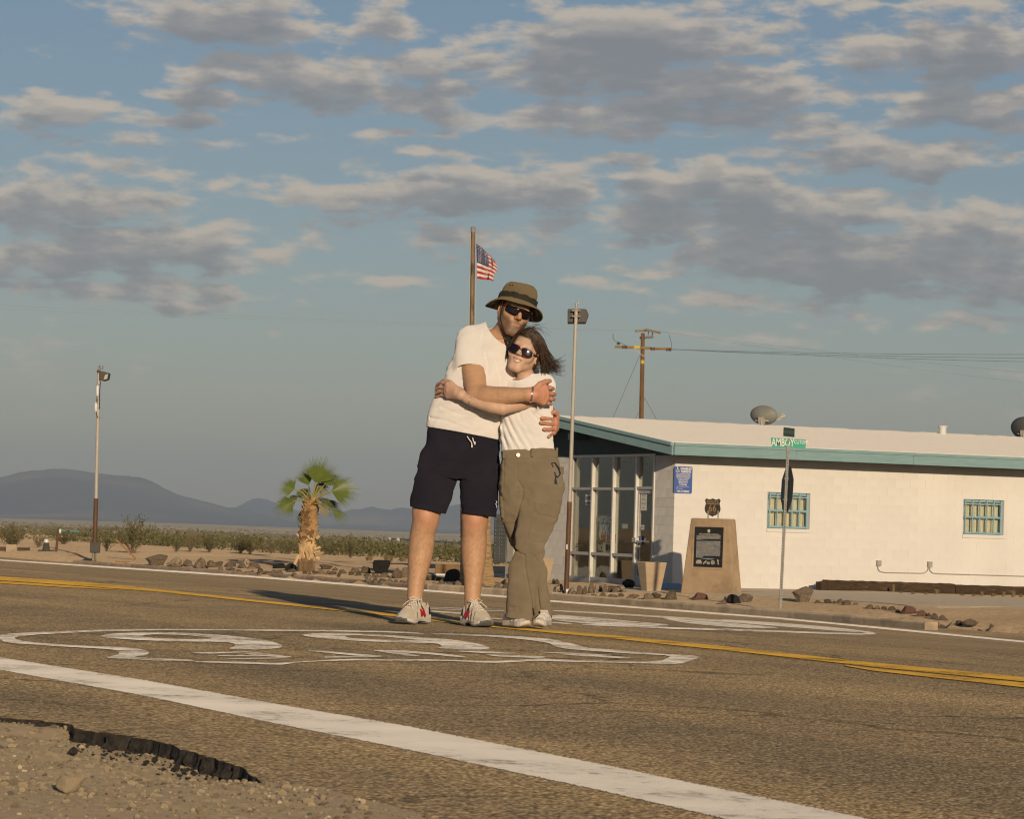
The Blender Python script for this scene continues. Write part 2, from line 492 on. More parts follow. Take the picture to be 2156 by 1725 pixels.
def paint_mat(name, col, wear=.45, dark=False):
    """road paint worn down to the stones: holes are real transparency over the asphalt below"""
    m, nt, b, out = new_mat(name); L = nt.links.new
    n = noise_node(nt, 26, 7, .75); n2 = noise_node(nt, 3.0, 5, .6)
    a = node(nt, 'ShaderNodeMath', operation='MULTIPLY_ADD'); L(n2.outputs[0], a.inputs[0]); a.inputs[1].default_value = .8; L(n.outputs[0], a.inputs[2])
    mr = node(nt, 'ShaderNodeMapRange'); L(a.outputs[0], mr.inputs[0]); mr.inputs[1].default_value = wear+.10; mr.inputs[2].default_value = wear+.34
    c = ramp(nt, n2.outputs[0], [(.3, tuple(k*.78 for k in col)), (.7, col)])
    L(c.outputs[0], b.inputs['Base Color']); b.inputs['Roughness'].default_value = .8
    bp = node(nt, 'ShaderNodeBump'); bp.inputs['Strength'].default_value = .6; bp.inputs['Distance'].default_value = .008
    L(n.outputs[0], bp.inputs['Height']); L(bp.outputs[0], b.inputs['Normal'])
    tr = node(nt, 'ShaderNodeBsdfTransparent'); mx = node(nt, 'ShaderNodeMixShader')
    L(mr.outputs[0], mx.inputs[0]); L(tr.outputs[0], mx.inputs[1]); L(b.outputs[0], mx.inputs[2]); L(mx.outputs[0], out.inputs[0])
    return m
def sand_mat():
    m, nt, b, out = new_mat('desert sand'); L = nt.links.new
    n = noise_node(nt, .12, 8, .68); n2 = noise_node(nt, 9, 6, .75); n3 = noise_node(nt, .004, 6, .6)
    c1 = ramp(nt, n.outputs[0], [(.3, (.38, .275, .165)), (.55, (.48, .355, .215)), (.75, (.56, .42, .265))])
    c2 = ramp(nt, n2.outputs[0], [(.33, (.62, .60, .58)), (.5, (1, 1, 1)), (.72, (1.25, 1.22, 1.2))])
    mx = node(nt, 'ShaderNodeMix', data_type='RGBA', blend_type='MULTIPLY'); mx.inputs[0].default_value = 1
    L(c1.outputs[0], mx.inputs[6]); L(c2.outputs[0], mx.inputs[7])
    # far out the plain is scrub-coloured
    ge = node(nt, 'ShaderNodeNewGeometry'); ln = node(nt, 'ShaderNodeVectorMath', operation='LENGTH'); L(ge.outputs['Position'], ln.inputs[0])
    mr = node(nt, 'ShaderNodeMapRange'); L(ln.outputs['Value'], mr.inputs[0]); mr.inputs[1].default_value = 300; mr.inputs[2].default_value = 1500
    c3 = ramp(nt, n3.outputs[0], [(.40, (.19, .155, .075)), (.55, (.25, .20, .11)), (.66, (.40, .31, .20))])
    m2 = node(nt, 'ShaderNodeMix', data_type='RGBA'); L(mr.outputs[0], m2.inputs[0]); L(mx.outputs[2], m2.inputs[6]); L(c3.outputs[0], m2.inputs[7])
    L(m2.outputs[2], b.inputs['Base Color']); b.inputs['Roughness'].default_value = .95; b.inputs['Specular IOR Level'].default_value = .1
    bp = node(nt, 'ShaderNodeBump'); bp.inputs['Strength'].default_value = 1.0; bp.inputs['Distance'].default_value = .03
    L(n2.outputs[0], bp.inputs['Height']); L(bp.outputs[0], b.inputs['Normal'])
    return m
ASPH = asphalt_mat(); SAND = sand_mat()
WHITE_PAINT = paint_mat('worn white road paint', (.78, .72, .62), .62)
EDGE_PAINT = paint_mat('white edge line paint', (.80, .74, .64), .49)
YELLOW_PAINT = paint_mat('worn yellow road paint', (.62, .36, .03), .56)
BLACK_PAINT = paint_mat('worn black road paint', (.06, .06, .06), .86)
CONC = M('grey concrete', (.36, .30, .22), .9, (.44, .37, .275), 3, bump=(40, .5, .01))
KERBM = M('dusty concrete kerb', (.44, .345, .23), .9, (.54, .43, .29), 4, bump=(30, .6, .015), col3=(.36, .28, .19), scale3=1.5)
GRAVEL = M('gravel shoulder', (.23, .178, .108), .95, (.38, .30, .18), 60, 6, bump=(80, .5, .004), col3=(.30, .23, .145), scale3=5)
PEBBLE = M('pebbles', (.26, .20, .14), .9, (.42, .34, .25), 30, rand=.35)
BROKEN = M('broken asphalt', (.012, .011, .010), .9, (.050, .042, .032), 45, 5, bump=(60, 1, .01))

# ------------------------------------------------------------------ ground sheet
def build_ground():
    az = np.concatenate([np.linspace(-180, -20, 33)[:-1], np.linspace(-20, 20, 161), np.linspace(20, 180, 33)[1:]])*math.pi/180
    r = np.concatenate([[0.3], np.geomspace(1.2, 22, 26), np.geomspace(23, 120, 90), np.geomspace(124, 6500, 70)])
    A, Rr = np.meshgrid(az, r, indexing='ij')
    X = Rr*np.sin(A); Y = Rr*np.cos(A)
    d = lat(X, Y)
    z = np.where(d > 29.2, desert_z(X, Y), road_z(X, Y) - .12)
    bump = (fbm(np.stack([X*.5, Y*.5, X*0], -1), 4, 3)-.5)*.10 + (fbm(np.stack([X*.03, Y*.03, X*0], -1), 3, 9)-.5)*.35*np.clip((Rr-80)/200, 0, 1)
    z = z + bump*np.clip((d-29.8)/2.0, 0, 1)
    # a low dip beside the camera so that the gravel shoulder lies on it
    grid_mesh('ground', np.stack([X, Y, z], -1), SAND, 'structure')
build_ground()

# ------------------------------------------------------------------ road
EDGE_PX = [(-420, 1478), (-160, 1497), (-60, 1507), (0, 1512), (60, 1517), (110, 1522), (150, 1526), (158, 1538), (200, 1543), (245, 1547), (289, 1552), (330, 1562), (361, 1568),
           (385, 1580), (419, 1590), (452, 1597), (486, 1609), (512, 1618), (533, 1637), (560, 1652), (620, 1668), (700, 1688), (790, 1712), (900, 1742), (1200, 1820)]
def along(p): return p.x*UX + p.y*UY
_er = random.Random(8); _ep = []
for (x0_, y0_), (x1_, y1_) in zip(EDGE_PX[:-1], EDGE_PX[1:]):
    for k_ in range(4):
        j_ = 0 if k_ == 0 or x0_ < -60 or x0_ > 600 else _er.uniform(-3.2, 3.2)
        _ep.append((x0_+(x1_-x0_)*k_/4, y0_+(y1_-y0_)*k_/4 + j_))
edge_pts = [G(x, y) for x, y in _ep + EDGE_PX[-1:]]
def build_road():
    e = sorted([(along(p), lat(p.x, p.y)) for p in edge_pts])
    t = [k[0] for k in e]; dd = [k[1] for k in e]
    rng = random.Random(3)
    tt = [-90, -40, -12] + t + [t[-1]+2, t[-1]+6, 20, 40, 80, 200, 600]
    dn = [1.9, 1.9, 1.9] + dd + [2.15, 2.1, 2.1, 2.1, 2.1, 2.1, 2.1]
    rows = []
    for a, dv in zip(tt, dn):
        col = []
        for k in [dv, max(3.0, dv+.3), 4.5, 7.4, 10, 14, 20, 24, 27, 29.15]:
            X = UX*a + NX*k; Y = UY*a + NY*k
            col.append((X, Y, float(np.interp(k, KX, KZ))))
        rows.append(col)
    grid_mesh('road', np.array(rows), ASPH, 'structure', smooth=False)
    # broken edge of the surfacing
    mb = MB(); top = []; bot = []
    pts = sorted([(along(p), p) for p in edge_pts], key=lambda k: k[0])
    fine = []
    for (a0, p0), (a1, p1) in zip(pts[:-1], pts[1:]):
        n = max(1, int((p1-p0).length/.03))
        for i in range(n): fine.append(p0.lerp(p1, i/n))
    for i, p in enumerate(fine):
        j = rng.uniform(-.010, .004)
        top.append(Vector((p.x, p.y, p.z-.001)))
        bot.append([Vector((p.x - NX*(.006+j*.8), p.y - NY*(.006+j*.8), p.z-.016-rng.uniform(0, .006))),
                    Vector((p.x - NX*(.004-j*1.2), p.y - NY*(.004-j*1.2), p.z-.034-rng.uniform(0, .006))),
                    Vector((p.x - NX*.012, p.y - NY*.012, p.z-.10))])
    for i in range(len(fine)-1):
        a, b = [top[i]]+bot[i], [top[i+1]]+bot[i+1]
        for k in range(3): mb.quad(a[k], b[k], b[k+1], a[k+1])
    tag(mb.build('road_edge', BROKEN), kind='structure')
    mc = MB(); ic = bmesh.new(); bmesh.ops.create_icosphere(ic, subdivisions=1, radius=1); ic.verts.index_update()
    for _ in range(150):
        x = rng.uniform(150, 575); y = float(np.interp(x, [p[0] for p in EDGE_PX], [p[1] for p in EDGE_PX])) + 8 + abs(rng.gauss(0, 17))
        p = G(x, y); r = .003*math.exp(rng.gauss(0, .5))
        mc.add([Vector((p.x+v.co.x*r*rng.uniform(.7, 1.3), p.y+v.co.y*r*rng.uniform(.7, 1.3), p.z-.018+v.co.z*r*rng.uniform(.6, 1))) for v in ic.verts], [tuple(v.index for v in f.verts) for f in ic.faces])
    tag(mc.build('asphalt_crumbs', BROKEN), 'dark crumbs of asphalt fallen along the broken road edge', 'rubble', kind='stuff')
build_road()

def shoulder_drop(X, Y):
    """how far the gravel lies below the surfacing: deep on the left, level on the right"""
    p = np.array([along(Vector((x_, y_, 0))) for x_, y_ in zip(X.ravel(), Y.ravel())]).reshape(X.shape)
    return p
def build_shoulder():
    pl = sorted([(along(p), lat(p.x, p.y)) for p in edge_pts]); pa = [k[0] for k in pl]; pd = [k[1] for k in pl]
    a0 = along(G(565, 1655)); a1 = along(G(500, 1615)); a2 = along(G(160, 1530)); a3 = along(G(135, 1524))
    t = np.concatenate([np.linspace(-40, -1, 30)[:-1], np.linspace(-1, 9, 420), np.linspace(9, 120, 60)[1:]])
    s = np.concatenate([np.linspace(0, 1, 70), np.linspace(1.05, 12, 20)])       # metres from the broken edge towards the camera's verge
    T, S = np.meshgrid(t, s, indexing='ij')
    ed = np.interp(T, pa, pd, left=1.9, right=2.1)
    D = ed + .06 - S
    X = UX*T + NX*D; Y = UY*T + NY*D
    z0 = np.interp(D, KX, KZ)
    drop = np.interp(T, [-40, a0, a1, a2, a3, 120], [-.012, -.010, .030, .024, .002, -.002])
    near = np.clip(S/.06, 0, 1)
    n = (fbm(np.stack([X*6, Y*6, X*0], -1), 4, 5)-.5)*.035 + (fbm(np.stack([X*30, Y*30, X*0], -1), 3, 6)-.5)*.014
    fill = np.clip((S-.06)/.8, 0, 1)*.6
    z = z0 - drop*(1-fill*.75) - .006 + n*np.clip(.15+S*4, 0, 1)*np.interp(T, [-40, a0, a1], [.30, .45, 1])
    grid_mesh('gravel_shoulder', np.stack([X, Y, z], -1), GRAVEL, 'structure')
    # loose stones: one mesh, nobody could count them
    rng = np.random.default_rng(5)
    N = 15000
    T2 = rng.uniform(-.3, 7.5, N)**1.0; S2 = rng.beta(1.0, 1.5, N)*1.25+.02
    ii = np.clip(((T2 + 1)/10*419).astype(int)+29, 0, len(t)-1); jj = np.clip((S2*69).astype(int), 0, 88)
    px = X[ii, jj] + rng.normal(0, .008, N); py = Y[ii, jj] + rng.normal(0, .008, N); pz = z[ii, jj]
    r = np.exp(rng.normal(math.log(.0028), .55, N)).clip(.0015, .012)
    ico = bmesh.new(); bmesh.ops.create_icosphere(ico, subdivisions=1, radius=1)
    iv = np.array([v.co[:] for v in ico.verts]); ico.verts.index_update(); ifc = np.array([[v.index for v in f.verts] for f in ico.faces]); ico.free()
    sc = rng.uniform(.55, 1.25, (N, 1, 3))*np.array([1, 1, .75]); jit = rng.uniform(.82, 1.15, (N, len(iv), 1))
    V = iv[None]*sc*jit*r[:, None, None] + np.stack([px, py, pz + r*.22], -1)[:, None, :]
    F = (ifc[None] + (np.arange(N)*len(iv))[:, None, None]).reshape(-1, 3)
    me = bpy.data.meshes.new('loose_gravel'); V = V.reshape(-1, 3)
    me.vertices.add(len(V)); me.vertices.foreach_set('co', V.reshape(-1).astype(np.float32))
    me.loops.add(F.size); me.loops.foreach_set('vertex_index', F.reshape(-1).astype(np.int32))
    me.polygons.add(len(F)); me.polygons.foreach_set('loop_start', np.arange(0, F.size, 3, dtype=np.int32)); me.update(calc_edges=True)
    # each stone its own tint
    at = me.attributes.new('tint', 'FLOAT', 'POINT'); at.data.foreach_set('value', np.repeat(rng.uniform(0, 1, N), len(iv)).astype(np.float32))
    m, nt, b, out = new_mat('loose stones'); a = node(nt, 'ShaderNodeAttribute', attribute_name='tint')
    c = ramp(nt, a.outputs['Fac'], [(0, (.11, .086, .055)), (.5, (.27, .21, .125)), (.95, (.37, .29, .18)), (1, (.56, .46, .32))]); nt.links.new(c.outputs[0], b.inputs['Base Color'])
    b.inputs['Roughness'].default_value = .85
    o = link_mesh('loose_gravel', me, m); tag(o, 'loose gravel scattered on the verge beside the broken road edge', 'gravel', kind='stuff')
build_shoulder()

# ------------------------------------------------------------------ painted markings
def band(name, rows, mat, lift=.004, jit=0.0):
    """rows: (x, y_top, y_bottom) in the picture -> a painted strip on the road"""
    top = []; bot = []
    rr = []
    for (x0, a0, b0), (x1, a1, b1) in zip(rows[:-1], rows[1:]):
        for i in range(160 if jit else 4):
            f = i/(160 if jit else 4); rr.append((x0+(x1-x0)*f, a0+(a1-a0)*f, b0+(b1-b0)*f))
    rr.append(rows[-1])
    mb = MB()
    rj = random.Random(6)
    for x, a, b in rr: a += rj.gauss(0, jit)*(b-a); b += rj.gauss(0, jit)*(b-a); top.append(G(x, a, lift)); bot.append(G(x, b, lift))
    for i in range(len(rr)-1): mb.quad(bot[i], bot[i+1], top[i+1], top[i])
    return tag(mb.build(name, mat), kind='structure')
band('edge_line', [(-500, 1330, 1348), (-200, 1360, 1382), (0, 1386, 1412), (305, 1434, 1467), (568, 1482, 1523), (851, 1530, 1579), (1242, 1607, 1662), (1530, 1666, 1727), (1900, 1742, 1810), (2300, 1825, 1900)], EDGE_PAINT, lift=.0015, jit=.012)
band('edge_line', [(-600, 1132, 1134), (-300, 1157.5, 1159.5), (0, 1179, 1181.3), (260, 1195.5, 1199), (538, 1213.6, 1217.6), (846, 1238.5, 1242.5), (1062, 1255.6, 1259.2), (1161, 1265, 1268.4), (1400, 1283, 1286.6), (1636, 1301, 1304.4), (1900, 1326, 1329.8), (2156, 1351, 1354.6), (2500, 1385, 1389)], EDGE_PAINT)
band('centre_line', [(-500, 1172, 1180), (-200, 1199, 1208), (0, 1215.5, 1223.5), (180, 1227.5, 1236), (330, 1242, 1247.5), (510, 1262, 1266.6), (736, 1285.4, 1290.2), (838, 1295.5, 1301), (970, 1311, 1316.5), (1141, 1328, 1333), (1288, 1340, 1346.5), (1399, 1351, 1359), (1530, 1364, 1372), (1840, 1398, 1407), (2156, 1428, 1438), (2500, 1463, 1475)], YELLOW_PAINT)
band('centre_line', [(-500, 1182.5, 1187), (-200, 1210.5, 1215.5), (0, 1225.3, 1229.8), (150, 1235.3, 1239.3), (240, 1241.6, 1243)], YELLOW_PAINT)
band('centre_line', [(1780, 1403, 1405), (1840, 1410, 1415.5), (2156, 1440.5, 1450.5), (2500, 1478, 1491)], YELLOW_PAINT)
BOT = [(0, 0)]
def fill_poly(mb, outer, holes=(), lift=.004, cuts=0):
    """flat painted shape with holes, outlined in picture points and laid on the road"""
    cu = bpy.data.curves.new('tmp', 'CURVE'); cu.dimensions = '2D'; cu.fill_mode = 'BOTH'
    for pl in [outer]+list(holes):
        pl = sub(pl)
        sp = cu.splines.new('POLY'); sp.points.add(len(pl)-1); sp.use_cyclic_u = True
        for q, (x, y) in zip(sp.points, pl): q.co = (x/100, -y/100, 0, 1)
    ob = bpy.data.objects.new('tmp', cu); C.objects.link(ob)
    dg = bpy.context.evaluated_depsgraph_get(); me = bpy.data.meshes.new_from_object(ob.evaluated_get(dg))
    bm = bmesh.new(); bm.from_mesh(me)
    bmesh.ops.triangulate(bm, faces=bm.faces)
    for _ in range(8 if cuts == 0 else cuts):
        es = [e for e in bm.edges if abs(e.verts[0].co.x-e.verts[1].co.x) > 1.2 or abs(e.verts[0].co.y-e.verts[1].co.y) > (.05 if cuts == 0 else .03)]
        if not es or len(bm.faces) > 6000: break
        bmesh.ops.subdivide_edges(bm, edges=es, cuts=1); bmesh.ops.triangulate(bm, faces=bm.faces)
    bm.to_mesh(me); bm.free()
    vs = [G(v.co.x*100, -v.co.y*100, lift) for v in me.vertices]
    mb.add(vs, [tuple(p.vertices) for p in me.polygons])
    bpy.data.objects.remove(ob); bpy.data.curves.remove(cu); bpy.data.meshes.remove(me)
def sub(pl):
    """round the corners of a traced outline (Chaikin)"""
    n = len(pl); out = []
    for i in range(n):
        a = pl[i]; b = pl[(i+1) % n]
        out.append((a[0]*.8+b[0]*.2, a[1]*.8+b[1]*.2)); out.append((a[0]*.2+b[0]*.8, a[1]*.2+b[1]*.8))
    return out
za = lambda L_: [(x*.3679, 1291.9+y*.3679) for x, y in L_]
zb = lambda L_: [(736.6+x*.3679, 1291.9+y*.3679) for x, y in L_]
zc = lambda L_: [(1019.9+x*.5269, 1218.2+y*.5269) for x, y in L_]
zd = lambda L_: [(810.2+x*.1708, 1235.2+y*.1708) for x, y in L_]
def shields():
    t = thing('road_shield', 'large worn white highway shield with 66 painted on the near lane', 'road marking', tuple(G(700, 1365)))
    mb = MB()
    fill_poly(mb, za([(-12, 150), (0, 131), (60, 122), (120, 118), (250, 112), (560, 100), (900, 95), (1300, 97), (1800, 101), (2156, 106), (2300, 110), (2420, 119), (2430, 124), (2156, 113), (1300, 104), (900, 103), (560, 110), (260, 125), (130, 135), (85, 145), (85, 152), (130, 165), (230, 177), (400, 189), (600, 197), (760, 205), (835, 218), (857, 235), (830, 248), (760, 257), (830, 262), (1060, 272), (1125, 276), (1090, 282), (850, 278), (690, 268), (600, 262), (650, 250), (685, 238), (680, 225), (640, 213), (500, 205), (300, 194), (150, 185), (30, 173)]))
    fill_poly(mb, zb([(470, 121), (700, 124), (1000, 140), (1150, 152), (1280, 180), (1360, 206), (1500, 213), (1750, 235), (2020, 252), (1950, 278), (1885, 298), (1700, 294), (1500, 290), (1200, 283), (1080, 278), (860, 291), (740, 290), (560, 279), (300, 279), (0, 276), (-300, 288), (-380, 302), (-450, 301), (-700, 293), (-885, 287), (-885, 282), (-600, 285), (-440, 293), (-380, 290), (-200, 278), (0, 267), (400, 270), (640, 275), (720, 280), (850, 280), (1000, 271), (1080, 266), (1300, 275), (1770, 284), (1850, 248), (1600, 237), (1400, 222), (1250, 212), (1170, 195), (1140, 175), (1000, 155), (800, 138), (600, 130), (480, 127)]))
    fill_poly(mb, za([(570, 135), (640, 122), (800, 115), (1000, 115), (1200, 125), (1400, 142), (1550, 165), (1622, 190), (1600, 206), (1500, 215), (1300, 211), (1340, 197), (1346, 182), (1300, 171), (1000, 168), (800, 160), (650, 150), (590, 143)]),
              [za([(810, 131), (900, 126), (1050, 130), (1180, 142), (1232, 150), (1100, 155), (900, 150), (830, 142)])])
    fill_poly(mb, zb([(-277, 128), (-200, 119), (0, 120), (200, 130), (400, 142), (600, 158), (750, 182), (806, 205), (760, 215), (600, 214), (500, 206), (527, 192), (500, 178), (350, 175), (100, 168), (-50, 158), (-180, 148), (-250, 138)]),
              [zb([(-40, 134), (50, 131), (200, 140), (330, 152), (365, 158), (280, 161), (100, 154), (0, 147)])])
    for pl in [za([(1090, 231), (1260, 228), (1430, 225), (1440, 232), (1160, 239)]), za([(1430, 226), (1560, 242), (1690, 259), (1600, 263), (1390, 239)]), za([(1240, 246), (1400, 247), (1560, 254), (1250, 253)]),
               za([(1290, 266), (1460, 263), (1640, 260), (1640, 265), (1300, 271)]), za([(1745, 219), (1830, 219), (2000, 235), (2156, 247), (2100, 254), (1930, 240)]), za([(1850, 254), (2000, 251), (2180, 248), (2180, 256), (1860, 262)]),
               zb([(120, 217), (200, 217), (310, 234), (420, 252), (330, 251), (220, 234)]), zb([(170, 217), (330, 220), (560, 240), (680, 257), (600, 257), (480, 243), (280, 230)]), zb([(580, 222), (770, 222), (1000, 238), (800, 237)]),
               zb([(760, 239), (960, 247), (1130, 255), (1100, 263), (840, 256)]), zb([(1040, 226), (1300, 234), (1530, 247), (1400, 245), (1200, 237)]), zb([(1190, 240), (1400, 245), (1640, 261), (1520, 263), (1300, 251)])]:
        fill_poly(mb, pl)
    mb.build('white_paint', WHITE_PAINT, t)
    mk = MB()
    fill_poly(mk, za([(90, 148), (260, 126), (560, 112), (900, 105), (1800, 104), (2400, 124), (3000, 150), (3150, 185), (3300, 214), (3700, 240), (3780, 282), (3100, 264), (2700, 276), (2300, 268), (1900, 282), (1500, 290), (1100, 272), (840, 258), (855, 225), (640, 200), (230, 176)]), lift=.002)
    mk.build('black_paint', BLACK_PAINT, t)
    t = thing('road_shield', 'flattened worn white highway shield painted on the far lane behind the couple', 'road marking', tuple(G(1400, 1312)))
    mb = MB()
    for pl in [zd([(400, 262), (530, 264), (960, 277), (1470, 287), (1470, 295), (960, 285), (530, 271)]), zd([(540, 280), (950, 297), (1470, 303), (1470, 312), (950, 306), (540, 288)]), zd([(540, 305), (950, 333), (1100, 342), (950, 352), (560, 322)]),
               zd([(1290, 397), (1470, 409), (1600, 414), (1600, 424), (1320, 413)]), zc([(275, 128), (690, 151), (1100, 179), (1490, 212), (1490, 219), (1100, 187), (690, 158), (275, 134)]),
               zc([(270, 147), (420, 158), (620, 177), (760, 190), (640, 196), (420, 186), (270, 170)]), zc([(690, 152), (760, 164), (900, 174), (1080, 189), (1200, 201), (1020, 201), (840, 186), (740, 170)]),
               zc([(930, 165), (1050, 171), (1200, 181), (1420, 199), (1585, 222), (1500, 227), (1530, 219), (1380, 206), (1150, 191), (1000, 178)]), zc([(390, 185), (700, 197), (1100, 209), (1500, 222), (1580, 225), (1490, 229), (1100, 216), (700, 204), (390, 190)]),
               zc([(270, 177), (350, 183), (350, 187), (270, 183)])]:
        fill_poly(mb, pl)
    mb.build('white_paint', WHITE_PAINT, t)
    mk = MB()
    fill_poly(mk, zc([(-350, 88), (-100, 104), (275, 130), (690, 152), (1100, 182), (1480, 212), (1700, 235), (1480, 226), (1100, 212), (700, 200), (300, 184), (-100, 150), (-300, 120)]), lift=.002)
    mk.build('black_paint', BLACK_PAINT, t)
shields()

# ------------------------------------------------------------------ kerbs and forecourt
def kerb(name, px, w, h, mat, seg):
    pts = [G(x, y) for x, y in px]
    # resample
    out = []
    for a, b in zip(pts[:-1], pts[1:]):
        n = max(1, round((b-a).length/seg))
        for i in range(n): out.append((a.lerp(b, i/n), a.lerp(b, (i+1)/n)))
    root = thing(name, *KERB_LABEL[name], loc=tuple(pts[0]))
    rng = random.Random(2)
    for a, b in out:
        d = (b-a).normalized(); g = .006
        n = Vector((NX, NY, 0))
        a2 = a + d*g; b2 = b - d*g
        j = rng.uniform(-.008, .008)
        mb = MB(); up = Vector((0, 0, h+j))
        prof = [Vector((0, 0, -.15)), Vector((0, 0, h-.03)), n*.025 + up, n*w + up, n*w + Vector((0, 0, -.15))]
        A = [a2+q for q in prof]; B = [b2+q for q in prof]
        mb.add(A+B, [(0, 1, 6, 5), (1, 2, 7, 6), (2, 3, 8, 7), (3, 4, 9, 8), (4, 0, 5, 9), (0, 4, 3, 2, 1), (5, 6, 7, 8, 9)])
        mb.build('kerb_stone', mat, root)
    root['kind'] = 'structure'
    return root
KERB_LABEL = {'kerb': ('pale concrete kerb running along the far edge of the road', 'kerb'), 'block_kerb': ('low brown block kerb below the rocks left of the couple', 'kerb')}
kerb('block_kerb', [(153, 1187.5), (300, 1198), (538, 1213), (762, 1230.5), (899, 1241.5)], .22, .10, M('brown kerb block', (.20, .15, .11), .9, (.30, .225, .155), 5, bump=(30, .6, .01), rand=.15), .9)
kerb('kerb', [(899, 1242.5), (1062, 1254), (1161, 1262), (1400, 1281), (1671, 1303), (1947, 1327)], .25, .13, KERBM, 3.0)
def forecourt():
    mb = MB()
    px = [(1120, 1235), (1200, 1237), (1300, 1239), (1400, 1244), (1480, 1246), (1570, 1240), (1730, 1241), (1900, 1250), (2156, 1261), (2300, 1266), (2300, 1290), (2156, 1281), (1930, 1278.5), (1808, 1268), (1615, 1258.5), (1500, 1254), (1380, 1249), (1250, 1244.5), (1120, 1241)]
    fill_poly(mb, px, lift=.022)
    o = mb.build('pavement', CONC, fix=False)
    if o.data.polygons[0].normal.z < 0: o.data.flip_normals()
    md = o.modifiers.new('slab', 'SOLIDIFY'); md.thickness = .2; md.offset = -1
    return tag(o, kind='structure')

# ------------------------------------------------------------------ mountains
ROCKM = M('mountain rock', (.045, .048, .052), .95, (.075, .075, .075), .0016, 8, col3=(.17, .135, .105), scale3=.0007, lo3=.52, hi3=.60)
def mountain(name, sil, Rm, depth, seed, rough):
    xs = np.array([s[0] for s in sil], float); ys = np.array([s[1] for s in sil], float)
    n = 260; x = np.linspace(xs[0], xs[-1], n); y = np.interp(x, xs, ys)
    # small crags on the crest
    cr = (fbm(np.stack([x*.05, x*0, x*0+seed], -1), 4, seed)-.5)*rough
    rows = 22; PT = np.zeros((n, rows+3, 3))
    for i in range(n):
        d = ray(x[i], y[i]+cr[i]); k = Rm/d.y
        top = CAM + d*k; hz = Vector((top.x, top.y, 0)).normalized()
        base = -19.0
        for j in range(rows):
            s = j/(rows-1)
            px_ = top.x - hz.x*depth*(1-s); py_ = top.y - hz.y*depth*(1-s)
            rg = 1-abs(2*vnoise(np.array([[px_*.0016*3000/depth, py_*.0006*3000/depth, seed*7.1]]))[0]-1)
            rg2 = 1-abs(2*vnoise(np.array([[px_*.005, py_*.003, seed*3.1]]))[0]-1)
            prof = s**1.5
            hh = base + (top.z-base)*prof*(1 - .58*(1-s)**.6*rg - .26*(1-s)**.6*rg2)
            PT[i, j] = (px_, py_, hh)
        for j in range(3):
            q = (j+1)/3
            PT[i, rows+j] = (top.x + hz.x*depth*q*.6, top.y + hz.y*depth*q*.6, top.z + (base-30-top.z)*q)
    o = grid_mesh(name, PT, ROCKM, 'structure')
mountain('mountain', [(-700, 1075), (-450, 1040), (-250, 1012), (-60, 1000), (0, 1004), (30, 998), (65, 992), (100, 987.5), (125, 986.5), (160, 991), (200, 996), (245, 1000), (268, 1002), (295, 1006), (312, 1011), (330, 1019), (350, 1030), (375, 1042), (410, 1051), (440, 1059), (480, 1068), (520, 1075), (560, 1085), (600, 1094), (660, 1106), (720, 1118), (800, 1130), (880, 1150)], 9000, 2600, 3, 5)
mountain('mountain', [(420, 1110), (480, 1080), (510, 1063), (533, 1051), (548, 1049), (562, 1051), (580, 1060), (610, 1070), (650, 1080), (700, 1096), (760, 1110), (830, 1125), (900, 1150)], 11500, 2200, 5, 5)
mountain('mountain', [(560, 1098), (620, 1084), (690, 1080), (733, 1076), (762, 1071), (783, 1067), (799, 1072), (825, 1074), (849, 1069), (870, 1072), (905, 1074), (941, 1068), (967, 1062), (1000, 1062), (1045, 1058), (1100, 1062), (1200, 1070), (1350, 1080), (1500, 1090), (1700, 1100), (1950, 1108), (2400, 1120)], 10500, 2600, 8, 5)

# ------------------------------------------------------------------ haze
def haze():
    mb = MB(); mb.box((0, 7000, 140), (9000, 9500, 185))
    m = bpy.data.materials.new('haze air'); m.use_nodes = True; nt = m.node_tree
    for n in list(nt.nodes): nt.nodes.remove(n)
    out = nt.nodes.new('ShaderNodeOutputMaterial'); v = nt.nodes.new('ShaderNodeVolumePrincipled')
    v.inputs['Color'].default_value = (.66, .82, 1.0, 1); v.inputs['Density'].default_value = HAZE; v.inputs['Anisotropy'].default_value = 0.0
    nt.links.new(v.outputs[0], out.inputs['Volume'])
    o = mb.build('haze', m); o['kind'] = 'stuff'
    o.display_type = 'WIRE'
HAZE = 1.1e-4
haze()
forecourt()
# ------------------------------------------------------------------ post office
WHITE_BLOCK = M('white painted block', (.70, .675, .625), .85, (.745, .715, .66), .9, 6, bump=(60, .35, .004), rand=.02, col3=(.66, .62, .54), scale3=.8, lo3=.55, hi3=.8)
GREY_BLOCK = M('greyer side block', (.60, .57, .52), .85, (.66, .63, .57), 1.6, 6, bump=(60, .4, .004), rand=.05)  # side blocks, slightly darker and greyer than the front ones
JOINT = M('mortar joint', (.70, .67, .60), .95)
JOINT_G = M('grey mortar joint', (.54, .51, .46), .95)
TEAL = M('weathered teal paint', (.21, .335, .34), .75, (.26, .39, .39), 2.0, 8, stretch=(1, 1, 9), bump=(18, .3, .01), col3=(.30, .40, .38), scale3=2.2, lo3=.6, hi3=.72)
ROOFM = M('white foam roof', (.80, .74, .63), .95, (.88, .82, .71), 14, 6, bump=(34, .7, .02), col3=(.62, .54, .42), scale3=26, lo3=.66, hi3=.74)
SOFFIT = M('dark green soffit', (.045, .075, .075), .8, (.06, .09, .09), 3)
ALU = M('dull aluminium', (.52, .50, .46), .5, (.60, .58, .53), 4, metal=.0, spec=.5)
ALU_W = M('pale window frame', (.62, .60, .54), .55, (.70, .67, .6), 4)
BLUE_FR = M('blue window paint', (.22, .37, .42), .6, (.29, .45, .49), 6)
